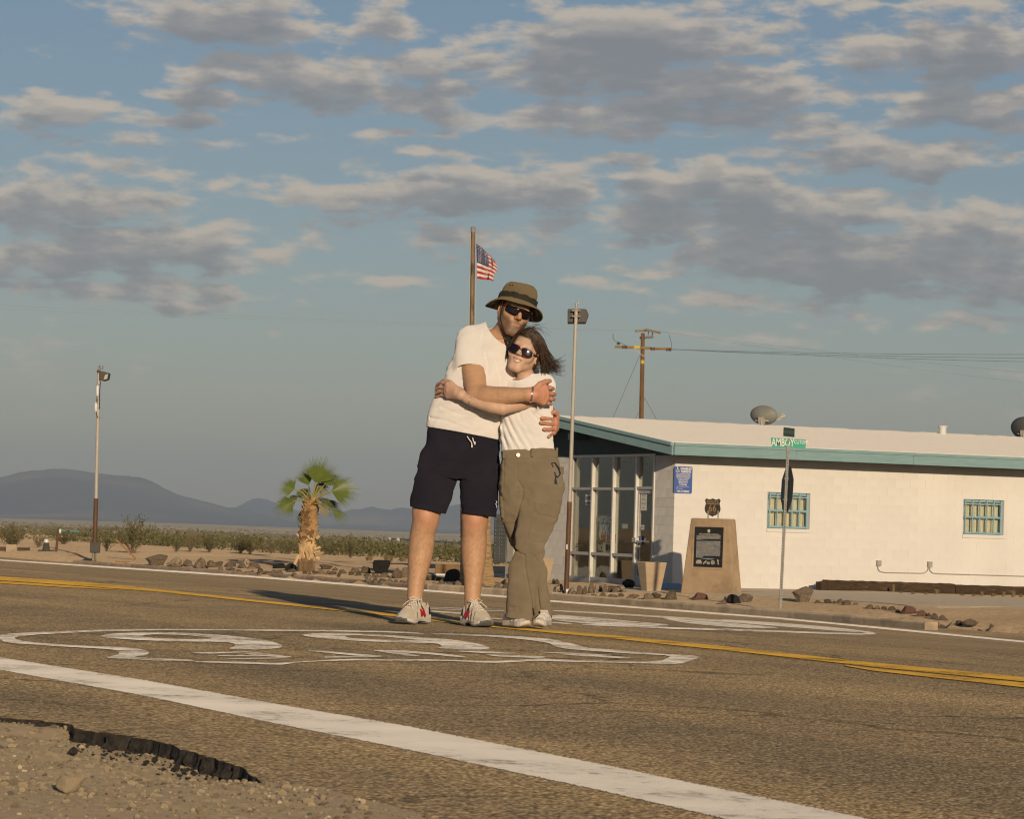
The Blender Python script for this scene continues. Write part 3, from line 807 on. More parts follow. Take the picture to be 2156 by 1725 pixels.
DARKROOM = M('interior plaster', (.20, .18, .15), .9, (.26, .23, .19), 2)
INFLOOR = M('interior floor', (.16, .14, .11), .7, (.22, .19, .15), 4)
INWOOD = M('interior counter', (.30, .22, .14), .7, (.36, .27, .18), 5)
def glass_mat():
    m, nt, b, out = new_mat('window glass'); L = nt.links.new
    gl = node(nt, 'ShaderNodeBsdfGlossy'); gl.inputs['Roughness'].default_value = .02
    tr = node(nt, 'ShaderNodeBsdfTransparent'); tr.inputs[0].default_value = (.93, .94, .90, 1)
    fr = node(nt, 'ShaderNodeFresnel'); fr.inputs[0].default_value = 1.5
    n = noise_node(nt, .8, 2); bp = node(nt, 'ShaderNodeBump'); bp.inputs['Strength'].default_value = .08; bp.inputs['Distance'].default_value = .05
    L(n.outputs[0], bp.inputs['Height']); L(bp.outputs[0], gl.inputs['Normal'])
    a = node(nt, 'ShaderNodeMath', operation='MULTIPLY_ADD'); L(fr.outputs[0], a.inputs[0]); a.inputs[1].default_value = .3; a.inputs[2].default_value = .01
    mx = node(nt, 'ShaderNodeMixShader'); L(a.outputs[0], mx.inputs[0]); L(tr.outputs[0], mx.inputs[1]); L(gl.outputs[0], mx.inputs[2]); L(mx.outputs[0], out.inputs[0])
    return m
GLASS = glass_mat()
def curtain_mat():
    m, nt, b, out = new_mat('speckled curtain'); L = nt.links.new
    v = noise_node(nt, 55, 2, .8)
    c = ramp(nt, v.outputs[0], [(.34, (.42, .36, .22)), (.42, (.70, .65, .52)), (.62, (.80, .76, .66))])
    L(c.outputs[0], b.inputs['Base Color']); b.inputs['Roughness'].default_value = .9
    return m
CURTAIN = curtain_mat()

WA = R(24.5)
E1 = Vector((math.cos(WA), math.sin(WA), 0)); E2 = Vector((-math.sin(WA), math.cos(WA), 0)); EZ = Vector((0, 0, 1))
CORNER = P(1414.5, 1242, 68.4); BZ0 = CORNER.z
def W(a, b, z): return Vector((CORNER.x, CORNER.y, 0)) + E1*a + E2*b + EZ*z
def hit(x, y, n, p0):
    d = ray(x, y); t = (p0-CAM).dot(n)/d.dot(n); return CAM + d*t
def front(x, y, off=0.0):
    """picture point on the long front wall -> (a, z)"""
    p = hit(x, y, E2, W(0, off, 0)); q = p - Vector((CORNER.x, CORNER.y, 0)); return q.dot(E1), p.z
def gside(x, y, off=0.0):
    """picture point on the glazed side -> (b, z)"""
    p = hit(x, y, E1, W(off, 0, 0)); q = p - Vector((CORNER.x, CORNER.y, 0)); return q.dot(E2), p.z
def abox(mb, a0, a1, b0, b1, z0, z1):
    return mb.box(W((a0+a1)/2, (b0+b1)/2, (z0+z1)/2), (abs(a1-a0)/2, abs(b1-b0)/2, abs(z1-z0)/2), (E1, E2, EZ))
PO = thing('post_office', 'low white block post office with blue-green fascia and glazed end', 'building', tuple(CORNER))
def text_mesh(s, size, extr=.0, bold=.0, align='CENTER', squash=1.0, spacing=1.0):
    cu = bpy.data.curves.new('t', 'FONT'); cu.body = s; cu.size = size; cu.extrude = extr; cu.offset = bold
    cu.align_x = align; cu.align_y = 'CENTER'; cu.resolution_u = 3; cu.space_character = spacing
    ob = bpy.data.objects.new('t', cu); C.objects.link(ob)
    dg = bpy.context.evaluated_depsgraph_get(); me = bpy.data.meshes.new_from_object(ob.evaluated_get(dg))
    vs = [(v.co.x*squash, v.co.y, v.co.z) for v in me.vertices]; fs = [tuple(p.vertices) for p in me.polygons]
    bpy.data.objects.remove(ob); bpy.data.curves.remove(cu); bpy.data.meshes.remove(me)
    return vs, fs
def text_on(mb, s, size, c, ux, uy, off=.003, **kw):
    """lettering laid on a plane: centre c, unit axes ux (reading), uy (up)"""
    vs, fs = text_mesh(s, size, **kw); n = ux.cross(uy).normalized()
    mb.add([c + ux*v[0] + uy*v[1] + n*(off+v[2]) for v in vs], fs)
    return mb
# frontal and side dimensions, read from the photograph
WT = 2.98                                    # wall height
Zb = BZ0; Zt = BZ0 + WT
bE, _ = gside(1092, 1200)                     # far end of the glazed side
bG0, _ = gside(1203, 1100)                    # glazing from here
bG1, _ = gside(1377, 1100)                    # to here
AL = 13.0                                     # length built of the front
BLK_L, BLK_H = .4064, .2032
def block_wall(kind):
    J = .0035
    opens = []
    if kind == 'front':
        for w in FRONT_WINDOWS: opens.append((w[0], w[1], w[2], w[3]))
    blocks = []
    n = int(math.ceil(WT/BLK_H))
    for r in range(n):
        z0 = Zb + r*BLK_H; z1 = min(z0+BLK_H, Zt)
        if z1-z0 < .03: continue
        if kind == 'front': spans = [(0.0, AL)]
        else: spans = [(0.0, bG1), (bG0, bE)]
        for s0, s1 in spans:
            off = (r % 2)*BLK_L/2
            e = [s0] + [k for k in np.arange(math.floor(s0/BLK_L)*BLK_L - BLK_L + off, s1+BLK_L, BLK_L) if s0+.06 < k < s1-.06] + [s1]
            for a, b in zip(e[:-1], e[1:]):
                segs = [(a, b)]
                for (wa, wb, wz0, wz1) in opens:
                    if wz0 < (z0+z1)/2 < wz1:
                        ns = []
                        for (p, q) in segs:
                            if q <= wa or p >= wb: ns.append((p, q)); continue
                            if p < wa-.02: ns.append((p, wa))
                            if q > wb+.02: ns.append((wb, q))
                        segs = ns
                for p, q in segs: blocks.append((p, q, z0, z1))
    return blocks, J
def win(x0, y0, x1, y1):
    a0, z1 = front(x0, y0); a1, z0 = front(x1, y1)
    return (a0, a1, z0, z1)
FRONT_WINDOWS = [win(1616.5, 1029, 1708, 1111), win(2028.8, 1043.5, 2116, 1125)]
# snap openings to courses so that blocks meet them
FRONT_WINDOWS = [(a, b, Zb+round((z0-Zb)/BLK_H)*BLK_H, Zb+round((z1-Zb)/BLK_H)*BLK_H) for (a, b, z0, z1) in FRONT_WINDOWS]
FRONT_WINDOWS.append((FRONT_WINDOWS[1][0]+3.4, FRONT_WINDOWS[1][1]+3.4, FRONT_WINDOWS[1][2], FRONT_WINDOWS[1][3]))
def build_walls():
    core = MB()
    T = .19
    # masonry core behind the block faces
    ops = sorted(FRONT_WINDOWS)
    x = .02
    for (a, b, z0, z1) in ops:
        abox(core, x, a, .0035, T, Zb-.3, Zt); abox(core, a, b, .0035, T, Zb-.3, z0); abox(core, a, b, .0035, T, z1, Zt); x = b
    abox(core, x, AL, .0035, T, Zb-.3, Zt)
    core.build('wall', JOINT, PO)
    for q in ((.0035, T, T+.003, bG1), (.0035, T, bG0, bE), (T, AL, bE-.19, bE), (AL-.19, AL, T+.003, bE-.193)):
        c2 = MB(); abox(c2, *q, Zb-.3, Zt); c2.build('side_wall', JOINT_G, PO)
    for kind, mat in (('front', WHITE_BLOCK), ('side', GREY_BLOCK)):
        bl, J = block_wall(kind)
        if kind == 'front': bl.sort(key=lambda k: k[0])
        rest = MB(); cache = {}; rng = random.Random(4)
        for i, (p, q, z0, z1) in enumerate(bl):
            h = (q-p)/2 - J/2; hz = (z1-z0)/2 - J/2; jit = rng.uniform(-.0012, .0012)
            if kind == 'front': c = W((p+q)/2, .009+jit, (z0+z1)/2); hs = (h, .009, hz); ax = (E1, E2, EZ)
            else: c = W(.009+jit, (p+q)/2, (z0+z1)/2); hs = (.009, h, hz); ax = (E1, E2, EZ)
            if kind == 'front' and i >= 225:
                rest.box(c, hs, ax); continue
            key = (kind, round(h, 3), round(hz, 3))
            if key not in cache:
                m = MB(); m.box((0, 0, 0), hs, ax); me = m.mesh('block'); 
                bm = bmesh.new(); bm.from_mesh(me); bmesh.ops.recalc_face_normals(bm, faces=bm.faces); bm.to_mesh(me); bm.free()
                me.materials.append(mat); cache[key] = me
            o = bpy.data.objects.new('block', cache[key]); C.objects.link(o); o.parent = PO; o.location = c - Vector(PO.location)
        if rest.v: tag(rest.build('block_rows', mat, PO), kind='stuff')
build_walls()
def build_roof():
    of, og = .86, .50                          # eaves in front, overhang at the glazed end
    fh = .255
    # fascia bottom and top at the corner from the photograph
    pc = hit(1414.5, 958, E2, W(0, -of, 0)); zb = pc.z
    zt = hit(1414.5, 934, E2, W(0, -of, 0)).z
    bR, zR = gside(1168, 876, -og)             # ridge
    slope = (zR - zt)/(bR + of)
    a0 = -og; a1 = AL+.4
    bB = bE + .55; zB = zR - (bB-bR)*slope
    th = .05
    def top(b): return zt + (b+of)*slope if b <= bR else zR - (b-bR)*slope
    mb = MB(); n = 60; m = 26
    bs = [-of + (bR+of)*j/m for j in range(m+1)] + [bR + (bB-bR)*(j+1)/m for j in range(m)]
    PT = np.zeros((n+1, len(bs), 3))
    rng = np.random.default_rng(1)
    for i in range(n+1):
        a = a0 + (a1-a0)*i/n
        for j, b in enumerate(bs):
            zz = top(b) + .02 + (rng.uniform(-.010, .010) if 0 < j < len(bs)-1 else 0)
            PT[i, j] = W(a, b, zz)[:]
    # the sprayed foam skin, thick enough to show an edge
    PT2 = PT.copy(); PT2[:, :, 2] -= .07
    V = [tuple(v) for v in PT.reshape(-1, 3)] + [tuple(v) for v in PT2.reshape(-1, 3)]
    k = len(bs); N = (n+1)*k; F = []
    for i in range(n):
        for j in range(k-1):
            F.append((i*k+j, (i+1)*k+j, (i+1)*k+j+1, i*k+j+1)); F.append((N+i*k+j, N+i*k+j+1, N+(i+1)*k+j+1, N+(i+1)*k+j))
        F.append((i*k, N+i*k, N+(i+1)*k, (i+1)*k)); F.append((i*k+k-1, (i+1)*k+k-1, N+(i+1)*k+k-1, N+i*k+k-1))
    for j in range(k-1):
        F.append((j, j+1, N+j+1, N+j)); F.append((n*k+j, N+n*k+j, N+n*k+j+1, n*k+j+1))
    mb.add(V, F, True); rf = mb.build('roof', ROOFM, PO)
    # soffit and gable infill
    s = MB()
    def gab(b0, b1, aa0, aa1, zlo, zhi):
        p = [W(aa0, b0, zlo), W(aa0, b1, zlo), W(aa0, b1, top(b1)-.06), W(aa0, b0, top(b0)-.06)]
        s.prism(p, E1*(aa1-aa0))
    hz = gside(1290, 945)[1]                   # head of the glazing
    gab(0.0, bR, .0, .16, Zt+.002, None); gab(bR, bE, .0, .16, Zt+.002, None)
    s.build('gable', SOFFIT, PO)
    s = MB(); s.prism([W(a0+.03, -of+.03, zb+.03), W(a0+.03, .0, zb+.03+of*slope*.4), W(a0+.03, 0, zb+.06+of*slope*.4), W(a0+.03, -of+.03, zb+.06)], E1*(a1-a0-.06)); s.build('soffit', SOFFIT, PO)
    # fascia boards: front eave in lengths, and the sloping gable boards
    L = 3.05; a = a0; rng = random.Random(3)
    while a < a1-.1:
        b = min(a+L, a1); m_ = MB(); o = rng.uniform(-.004, .004)
        abox(m_, a+.003, b-.003, -of-.045+o, -of+o, zb, zt-.045)
        m_.build('fascia_board', TEAL, PO, bevel=.004)
        m_ = MB(); abox(m_, a+.002, b-.002, -of-.075, -of, zt-.043, zt+.022); m_.build('drip_edge', TEAL, PO, bevel=.004)
        a = b
    for (b0, b1) in ((-of, bR), (bR, bB)):
        m_ = MB()
        m_.prism([W(a0-.045, b0-.002 if b0 < 0 else b0, top(b0)-(zt-zb)), W(a0-.045, b1, top(b1)-(zt-zb)), W(a0-.045, b1, top(b1)-.045), W(a0-.045, b0, top(b0)-.045)], E1*.043)
        m_.build('fascia_board', TEAL, PO)
        m_ = MB(); m_.prism([W(a0-.075, b0, top(b0)-.043), W(a0-.075, b1, top(b1)-.043), W(a0-.075, b1, top(b1)+.022), W(a0-.075, b0, top(b0)+.022)], E1*.073); m_.build('drip_edge', TEAL, PO)
    # beam ends under the gable
    for b in (gside(1237, 917)[0],):
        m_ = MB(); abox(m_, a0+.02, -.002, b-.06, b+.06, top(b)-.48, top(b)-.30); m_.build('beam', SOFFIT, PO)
    # vent stub on the ridge
    aV = 0
    for it in range(30):
        aV += .35
        if to_px(W(aV, bR, zR))[0] > 1975: break
    m_ = MB(); m_.tube([W(aV, bR-.2, zR-.1), W(aV, bR-.2, zR+.15)], .095, 16); m_.tube([W(aV, bR-.2, zR+.15), W(aV, bR-.2, zR+.19)], .12, 16); m_.build('roof_vent', ALU_W, PO)
    return bR, zR, top, a0, of
bR, zR, ROOFTOP, A0R, OF = build_roof()

def build_glazing():
    sx = lambda z: 1178.5+z*.18397
    sy = lambda z: 929.2+z*.18397
    # verticals and bars, measured on the photograph
    bj = [gside(sx(v), sy(900))[0] for v in (122, 365, 606, 868)]
    bEnd = bG1
    zHead = gside(1290, sy(112))[1]; zTr = gside(1270, sy(545))[1]; zBar = gside(1270, sy(1295))[1]; zSill = Zb+.17
    zHead = min(zHead, Zt-.02)
    fr = .055; dep = .12
    G0 = MB()
    root = PO
    # jambs: pale fins standing proud of the glass
    for i, b in enumerate(bj + [bEnd+.035]):
        m = MB(); abox(m, -.03, dep, b-.032, b+.032, Zb+.02, zHead); m.build('mullion', ALU_W, root, bevel=.003)
    m = MB(); abox(m, -.02, dep, bEnd, bj[0]+.03, zHead, zHead+.06); m.build('window_head', ALU_W, root)
    m = MB(); abox(m, .012, .16, bG1, bG0, zHead+.062, Zt); m.build('head_panel', SOFFIT, root)
    m = MB(); abox(m, .03, .12, bj[0]+.034, bG0, Zb, zHead+.06); m.build('side_panel', GREY_BLOCK, root)
    for (b1, b0) in zip(bj[:-1], bj[1:]):
        for z, h in ((zTr, .03), (zBar, .035)):
            m = MB(); abox(m, -.015, dep-.01, b0+.034, b1-.034, z-h, z+h); m.build('glazing_bar', ALU, root)
        m = MB(); abox(m, -.02, dep, b0+.034, b1-.034, Zb+.0, zSill); m.build('window_sill', ALU, root)
        for z0, z1 in ((zSill, zBar-.035), (zBar+.035, zTr-.03), (zTr+.03, zHead)):
            m = MB(); abox(m, .05, .056, b0+.034, b1-.034, z0+.001, z1-.001); m.build('window_pane', GLASS, root)
    # door leaf and its transom light
    b1 = bj[3]-.034; b0 = bEnd+.07
    m = MB(); abox(m, -.015, dep-.01, b0, b1, zTr-.01, zTr+.05); m.build('glazing_bar', ALU, root)
    m = MB(); abox(m, .05, .056, b0, b1, zTr+.052, zHead-.001); m.build('window_pane', GLASS, root)
    door = MB(); zD = zTr-.02; s = .06
    abox(door, .02, .065, b1-s, b1-.004, Zb+.03, zD); abox(door, .02, .065, b0+.004, b0+s, Zb+.03, zD)
    abox(door, .02, .065, b0+s+.002, b1-s-.002, zD-.085, zD); abox(door, .02, .065, b0+s+.002, b1-s-.002, Zb+.03, Zb+.26)
    D = door.build('door', ALU, root)
    m = MB(); abox(m, .040, .046, b0+s+.001, b1-s-.001, Zb+.261, zD-.086); m.build('door_pane', GLASS, D)
    m = MB(); zH = Zb+1.05; m.tube([W(-.06, b1-.03, zH), W(-.06, b0+.05, zH-.01)], .014, 8); abox(m, -.05, .02, b1-.05, b1-.02, zH-.02, zH+.02); abox(m, -.09, -.0, b1-.16, b1+.02, zH-.03, zH+.07)
    m.build('push_bar', ALU, D)
    return bj, b0, b1, zTr, zBar, zHead, zSill, D
BJ, DB0, DB1, ZTR, ZBAR, ZHEAD, ZSILL, DOOR = build_glazing()

RED_S = M('red sign paint', (.36, .05, .04), .6); WHT_S = M('white sign paint', (.78, .75, .68), .6); BLK_S = M('black lettering', (.03, .03, .03), .7); BLUE_S = M('blue sign paint', (.06, .12, .36), .6)
CREAM_P = M('faded paper', (.55, .54, .46), .8, (.62, .60, .5), 12)
def sign_plate(name, label, cat, c, ux, uy, w, h, mat, r=.02, group=None, th=.006, kind='rounded'):
    n = ux.cross(uy).normalized()
    t = thing(name, label, cat, tuple(c), group)
    pts = []
    for (sx_, sy_, a0) in ((1, 1, 0), (-1, 1, 90), (-1, -1, 180), (1, -1, 270)):
        for k in range(5):
            an = R(a0 + k*22.5); pts.append(c + ux*(sx_*(w/2-r)+math.cos(an)*r) + uy*(sy_*(h/2-r)+math.sin(an)*r))
    m = MB(); m.prism(pts, -n*th); m.build('plate', mat, t)
    return t, n
SHIELD = [(0, .5), (.10, .455), (.22, .43), (.33, .455), (.385, .5), (.50, .385), (.455, .30), (.435, .20), (.47, .08), (.505, -.06), (.47, -.22), (.38, -.34), (.22, -.42), (.08, -.465), (0, -.51)]
SHIELD = SHIELD + [(-x, y) for x, y in SHIELD[-2:0:-1]]
def shield_poly(c, ux, uy, w, h): return [c + ux*(x*w) + uy*(y*h) for x, y in SHIELD]
def window_signs():
    ux, uy = -E2, EZ                           # reading direction seen from outside
    def gp(zx, zy, off=.04):
        b, z = gside(1178.5+zx*.18397, 929.2+zy*.18397); return W(off, b, z)
    c = gp(476, 1062, .068)
    w = abs(gside(1178.5+402*.18397, 1120)[0] - gside(1178.5+548*.18397, 1120)[0]); h = abs(gp(470, 835).z - gp(470, 1283).z)
    t, n = sign_plate('route_sign', 'brown historic route 66 sign standing inside the second glazed bay', 'sign', c, ux, uy, w, h, M('brown sign', (.085, .08, .06), .6), .03)
    m = MB(); text_on(m, 'HISTORIC', .20, c+uy*(h*.36), ux, uy, bold=.006, squash=.80); text_on(m, 'ROUTE', .20, c-uy*(h*.36), ux, uy, bold=.006, squash=.9)
    m.build('lettering', WHT_S, t)
    m = MB(); m.prism(shield_poly(c+uy*.03+n*.003, ux, uy, w*.78, h*.50), n*.002); m.build('shield', WHT_S, t)
    m = MB(); text_on(m, '66', .33, c-uy*.07, ux, uy, off=.007, bold=.006, squash=.9); text_on(m, 'US', .13, c+uy*.12, ux, uy, off=.007, bold=.003); text_on(m, 'CALIFORNIA', .085, c+uy*.22, ux, uy, off=.007, squash=.75); m.build('lettering', BLK_S, t)
    c = gp(540, 1168, .062); w2 = abs(gp(478, 1100).dot(E2) - gp(612, 1100).dot(E2)); h2 = abs(gp(500, 1060).z - gp(500, 1280).z)
    t, n = sign_plate('call_sign', 'red and white ECV BHC sign propped inside the second glazed bay', 'sign', c, ux, uy, w2*1.12, h2, WHT_S, .02)
    m = MB(); m.prism([c + ux*(x*w2*1.08/2) + uy*(y*h2) + n*.002 for x, y in ((-1, .02), (1, .02), (1, .47), (-1, .47))], n*.002); m.build('red_field', RED_S, t)
    m = MB(); text_on(m, 'ECV', .25, c+uy*(h2*.24), ux, uy, off=.007, bold=.006, squash=.82); m.build('lettering', WHT_S, t)
    m = MB(); text_on(m, 'BHC', .19, c-uy*(h2*.24), ux, uy, off=.007, bold=.006, squash=.9); m.build('lettering', BLK_S, t)
    c = gp(243, 1200, .059); m = MB(); text_on(m, 'USE  Z I P  CODE', .135, c, ux, uy, off=.0, bold=.003, squash=.88)
    tag(m.build('window_lettering', BLK_S, None, origin=c), 'dark USE ZIP CODE lettering across the leftmost window', 'lettering')
    c = gp(318, 668, .045); t, n = sign_plate('closed_sign', 'small pale closed card high in the leftmost window bay', 'sign', c, ux, uy, .42, .24, WHT_S, .01)
    m = MB(); text_on(m, 'CLOSED', .10, c+uy*.03-ux*.05, ux, uy, off=.004, bold=.002, squash=.8); m.prism([c+ux*x+uy*y+n*.002 for x, y in ((-.2, -.10), (.2, -.10), (.2, -.07), (-.2, -.07))], n*.002); m.build('lettering', BLK_S, t)
    c = gp(945, 668, .038); t, n = sign_plate('notice', 'pale paper notice with hours taped to the glass door', 'notice', c, ux, uy, .30, .50, CREAM_P, .004, th=.002)
    m = MB(); 
    for k in range(5): text_on(m, ('OPEN HOURS', '8:00 - 1:00', 'MON  FRI', '10:00 - 12:00', 'SAT')[k], .042, c+uy*(.19-.095*k), ux, uy, off=.002)
    m.build('lettering', BLUE_S, t)
    c = gp(931, 987, .038); t, n = sign_plate('push_label', 'small white label at eye level on the glass door', 'label', c, ux, uy, .16, .11, WHT_S, .004, th=.002)
    m = MB(); text_on(m, 'PULL', .05, c, ux, uy, off=.002); m.build('lettering', BLK_S, t)
    c = gp(914, 1138, .018); t, n = sign_plate('access_sticker', 'blue wheelchair sticker below the door handle', 'sticker', c, ux, uy, .15, .20, BLUE_S, .01, th=.002)
    m = MB(); wheelchair(m, c, ux, uy, .15); m.build('symbol', WHT_S, t)
    c = gp(718, 975, .06); t, n = sign_plate('notice', 'dim paper slip in the window bay beside the door', 'notice', c, ux, uy, .30, .11, CREAM_P, .004, th=.002)
def ring(mb, c, ux, uy, r0, r1, a0=0, a1=360, n=24, off=.004):
    nn = ux.cross(uy).normalized(); V = []; F = []
    for i in range(n+1):
        an = R(a0 + (a1-a0)*i/n)
        for r in (r0, r1): V.append(c + ux*(math.cos(an)*r) + uy*(math.sin(an)*r) + nn*off)
    for i in range(n): F.append((2*i, 2*i+1, 2*i+3, 2*i+2))
    mb.add(V, F)
def stroke(mb, pts, w, c, ux, uy, off=.004):
    nn = ux.cross(uy).normalized()
    for (x0, y0), (x1, y1) in zip(pts[:-1], pts[1:]):
        dx, dy = x1-x0, y1-y0; l = math.hypot(dx, dy); px_, py_ = -dy/l*w/2, dx/l*w/2; ex, ey = dx/l*w/2*.6, dy/l*w/2*.6
        mb.quad(*[c + ux*x + uy*y + nn*off for x, y in ((x0+px_-ex, y0+py_-ey), (x0-px_-ex, y0-py_-ey), (x1-px_+ex, y1-py_+ey), (x1+px_+ex, y1+py_+ey))])
def wheelchair(mb, c, ux, uy, s):
    ring(mb, c + ux*(-.06*s) + uy*(.46*s), ux, uy, 0, .085*s, n=12)
    stroke(mb, [(-.07*s, .36*s), (-.05*s, .02*s), (.18*s, .02*s), (.30*s, -.30*s), (.42*s, -.26*s)], .085*s, c, ux, uy)
    stroke(mb, [(-.06*s, .20*s), (.16*s, .20*s)], .07*s, c, ux, uy)
    ring(mb, c + ux*(-.03*s) + uy*(-.15*s), ux, uy, .23*s, .31*s, 140, 370, 20)
window_signs()
def interior():
    # the lobby behind the glass: floor, back wall, counter, bins
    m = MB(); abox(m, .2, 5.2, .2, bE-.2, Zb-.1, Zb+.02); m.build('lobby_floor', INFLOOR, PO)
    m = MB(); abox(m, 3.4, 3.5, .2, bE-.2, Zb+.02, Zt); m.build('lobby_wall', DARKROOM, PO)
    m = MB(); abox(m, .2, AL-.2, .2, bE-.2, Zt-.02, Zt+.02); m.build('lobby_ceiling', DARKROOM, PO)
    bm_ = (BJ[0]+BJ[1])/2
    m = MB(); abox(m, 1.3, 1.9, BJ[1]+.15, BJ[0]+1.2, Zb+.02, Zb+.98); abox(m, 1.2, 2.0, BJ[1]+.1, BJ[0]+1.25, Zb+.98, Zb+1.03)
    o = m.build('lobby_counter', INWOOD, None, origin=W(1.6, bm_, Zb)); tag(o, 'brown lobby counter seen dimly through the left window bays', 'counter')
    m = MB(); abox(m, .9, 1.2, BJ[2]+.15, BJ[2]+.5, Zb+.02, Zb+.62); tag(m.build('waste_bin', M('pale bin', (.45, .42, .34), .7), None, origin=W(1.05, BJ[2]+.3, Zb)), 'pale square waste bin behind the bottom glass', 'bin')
interior()
def front_windows():
    for wi, (a0, a1, z0, z1) in enumerate(FRONT_WINDOWS):
        rec = .10
        t = MB()
        # frame
        for q in ((a0+.002, a0+.055, z0+.002, z1-.002), (a1-.10, a1-.045, z0+.002, z1-.002), (a0+.057, a1-.102, z0+.002, z0+.06), (a0+.057, a1-.102, z1-.06, z1-.002)):
            abox(t, q[0], q[1], rec-.03, rec+.03, q[2], q[3])
        zm = z0 + (z1-z0)*.49
        abox(t, a0+.057, a1-.102, rec-.03, rec+.02, zm-.028, zm+.028)
        Wd = t.build('window', BLUE_FR, PO)
        g = MB(); abox(g, a0+.056, a1-.101, rec+.031, rec+.036, z0+.003, z1-.003); g.build('window_pane', GLASS, Wd)
        # security bars
        n = 6
        for k in range(n):
            a = a0 + .09 + (a1-.13-a0-.06)*k/(n-1)
            g = MB(); abox(g, a-.014, a+.014, rec-.065, rec-.037, z0+.012, z1-.012); g.build('bar', BLUE_FR, Wd)
        for z in (z1-.10, z0+.03, zm):
            g = MB(); abox(g, a0+.05, a1-.09, rec-.082, rec-.066, z-.013, z+.013); g.build('cross_bar', BLUE_FR, Wd)
        # curtain with folds
        cu = MB(); N = 64; pts = [W(a0+.02+(a1-a0-.1)*i/N, rec+.10+.022*math.sin(i*1.15+wi)+.01*math.sin(i*.41), 0) for i in range(N+1)]
        for i in range(N):
            p, q = pts[i], pts[i+1]
            cu.quad(Vector((p.x, p.y, z0-.02)), Vector((q.x, q.y, z0-.02)), Vector((q.x, q.y, z1)), Vector((p.x, p.y, z1)))
        cu.build('curtain', CURTAIN, Wd, fix=False)
        g = MB(); abox(g, a0-.01, a1+.01, -.035, rec-.035, z0-.085, z0-.003); g.build('window_sill', WHITE_BLOCK, PO, bevel=.004)
        # reveal lining
        g = MB(); abox(g, a1-.043, a1-.001, .0, rec+.05, z0, z1); g.build('window_reveal', WHITE_BLOCK, PO)
    # handicap sign on the wall
    a, z = front(1438, 1011); c = W(a, -.012, z); ux, uy = E1, EZ
    w = front(1457, 1010)[0]-front(1419, 1010)[0]; h = front(1438, 983)[1]-front(1438, 1040)[1]
    t, n = sign_plate('parking_sign', 'blue disabled parking sign on the white wall beside the corner', 'sign', c, ux, uy, w, h, BLUE_S, .035)
    m = MB()
    wheelchair(m, c+uy*(h*.375)-ux*(w*.33), ux, uy, .135)
    text_on(m, 'DISABLED', .075, c+uy*(h*.415)+ux*(w*.14), ux, uy, bold=.0025, squash=.84); text_on(m, 'PARKING', .075, c+uy*(h*.305)+ux*(w*.14), ux, uy, bold=.0025, squash=.80)
    lines = ['UNAUTHORIZED VEHICLES PARKED', 'IN DESIGNATED ACCESSIBLE SPACES', 'NOT DISPLAYING DISTINGUISHING', 'PLACARDS OR LICENSE PLATE', 'ISSUED FOR PHYSICALLY', 'DISABLED PERSONS WILL', 'BE TOWED AWAY AT', "OWNER'S EXPENSE"]
    for k, s in enumerate(lines): text_on(m, s, .036, c+uy*(h*(.215-.058*k)), ux, uy, squash=.60, bold=.0006)
    text_on(m, 'TOWED VEHICLES MAY BE RECLAIMED', .024, c-uy*(h*.255), ux, uy, squash=.72); text_on(m, 'AT', .024, c-uy*(h*.29)-ux*.15, ux, uy); text_on(m, 'BY TELEPHONING', .024, c-uy*(h*.33)-ux*.09, ux, uy, squash=.8)
    text_on(m, 'VAN ACCESSIBLE', .062, c-uy*(h*.425), ux, uy, bold=.0015, squash=.66)
    m.build('lettering', WHT_S, t)
    # conduit and boxes low on the wall
    CB = M('grey conduit', (.33, .31, .27), .6, (.42, .39, .34), 8)
    f4 = lambda x, y: front(1614.9+x*.31207, 821.6+y*.31207)
    pts = [f4(743, 1188), f4(745, 1208), f4(757, 1224), f4(790, 1232), f4(1030, 1237), f4(1060, 1234), f4(1080, 1218), f4(1085, 1196)]
    m = MB(); m.tube([W(a, -.03, z) for a, z in pts], .011, 6); m.build('conduit', CB, PO)
    pts = [f4(1091, 1196), f4(1095, 1218), f4(1112, 1235), f4(1150, 1240), f4(1734, 1257), f4(2600, 1284)]
    m = MB(); m.tube([W(a, -.03, z) for a, z in pts], .011, 6); m.build('conduit', CB, PO)
    for x0, y0, x1, y1 in ((735, 1150, 762, 1188), (1079, 1158, 1106, 1196)):
        a0, z1 = f4(x0, y0); a1, z0 = f4(x1, y1); m = MB(); abox(m, a0, a1, -.07, -.004, z0, z1); o = m.build('outlet_box', CB, PO, bevel=.005)
front_windows()
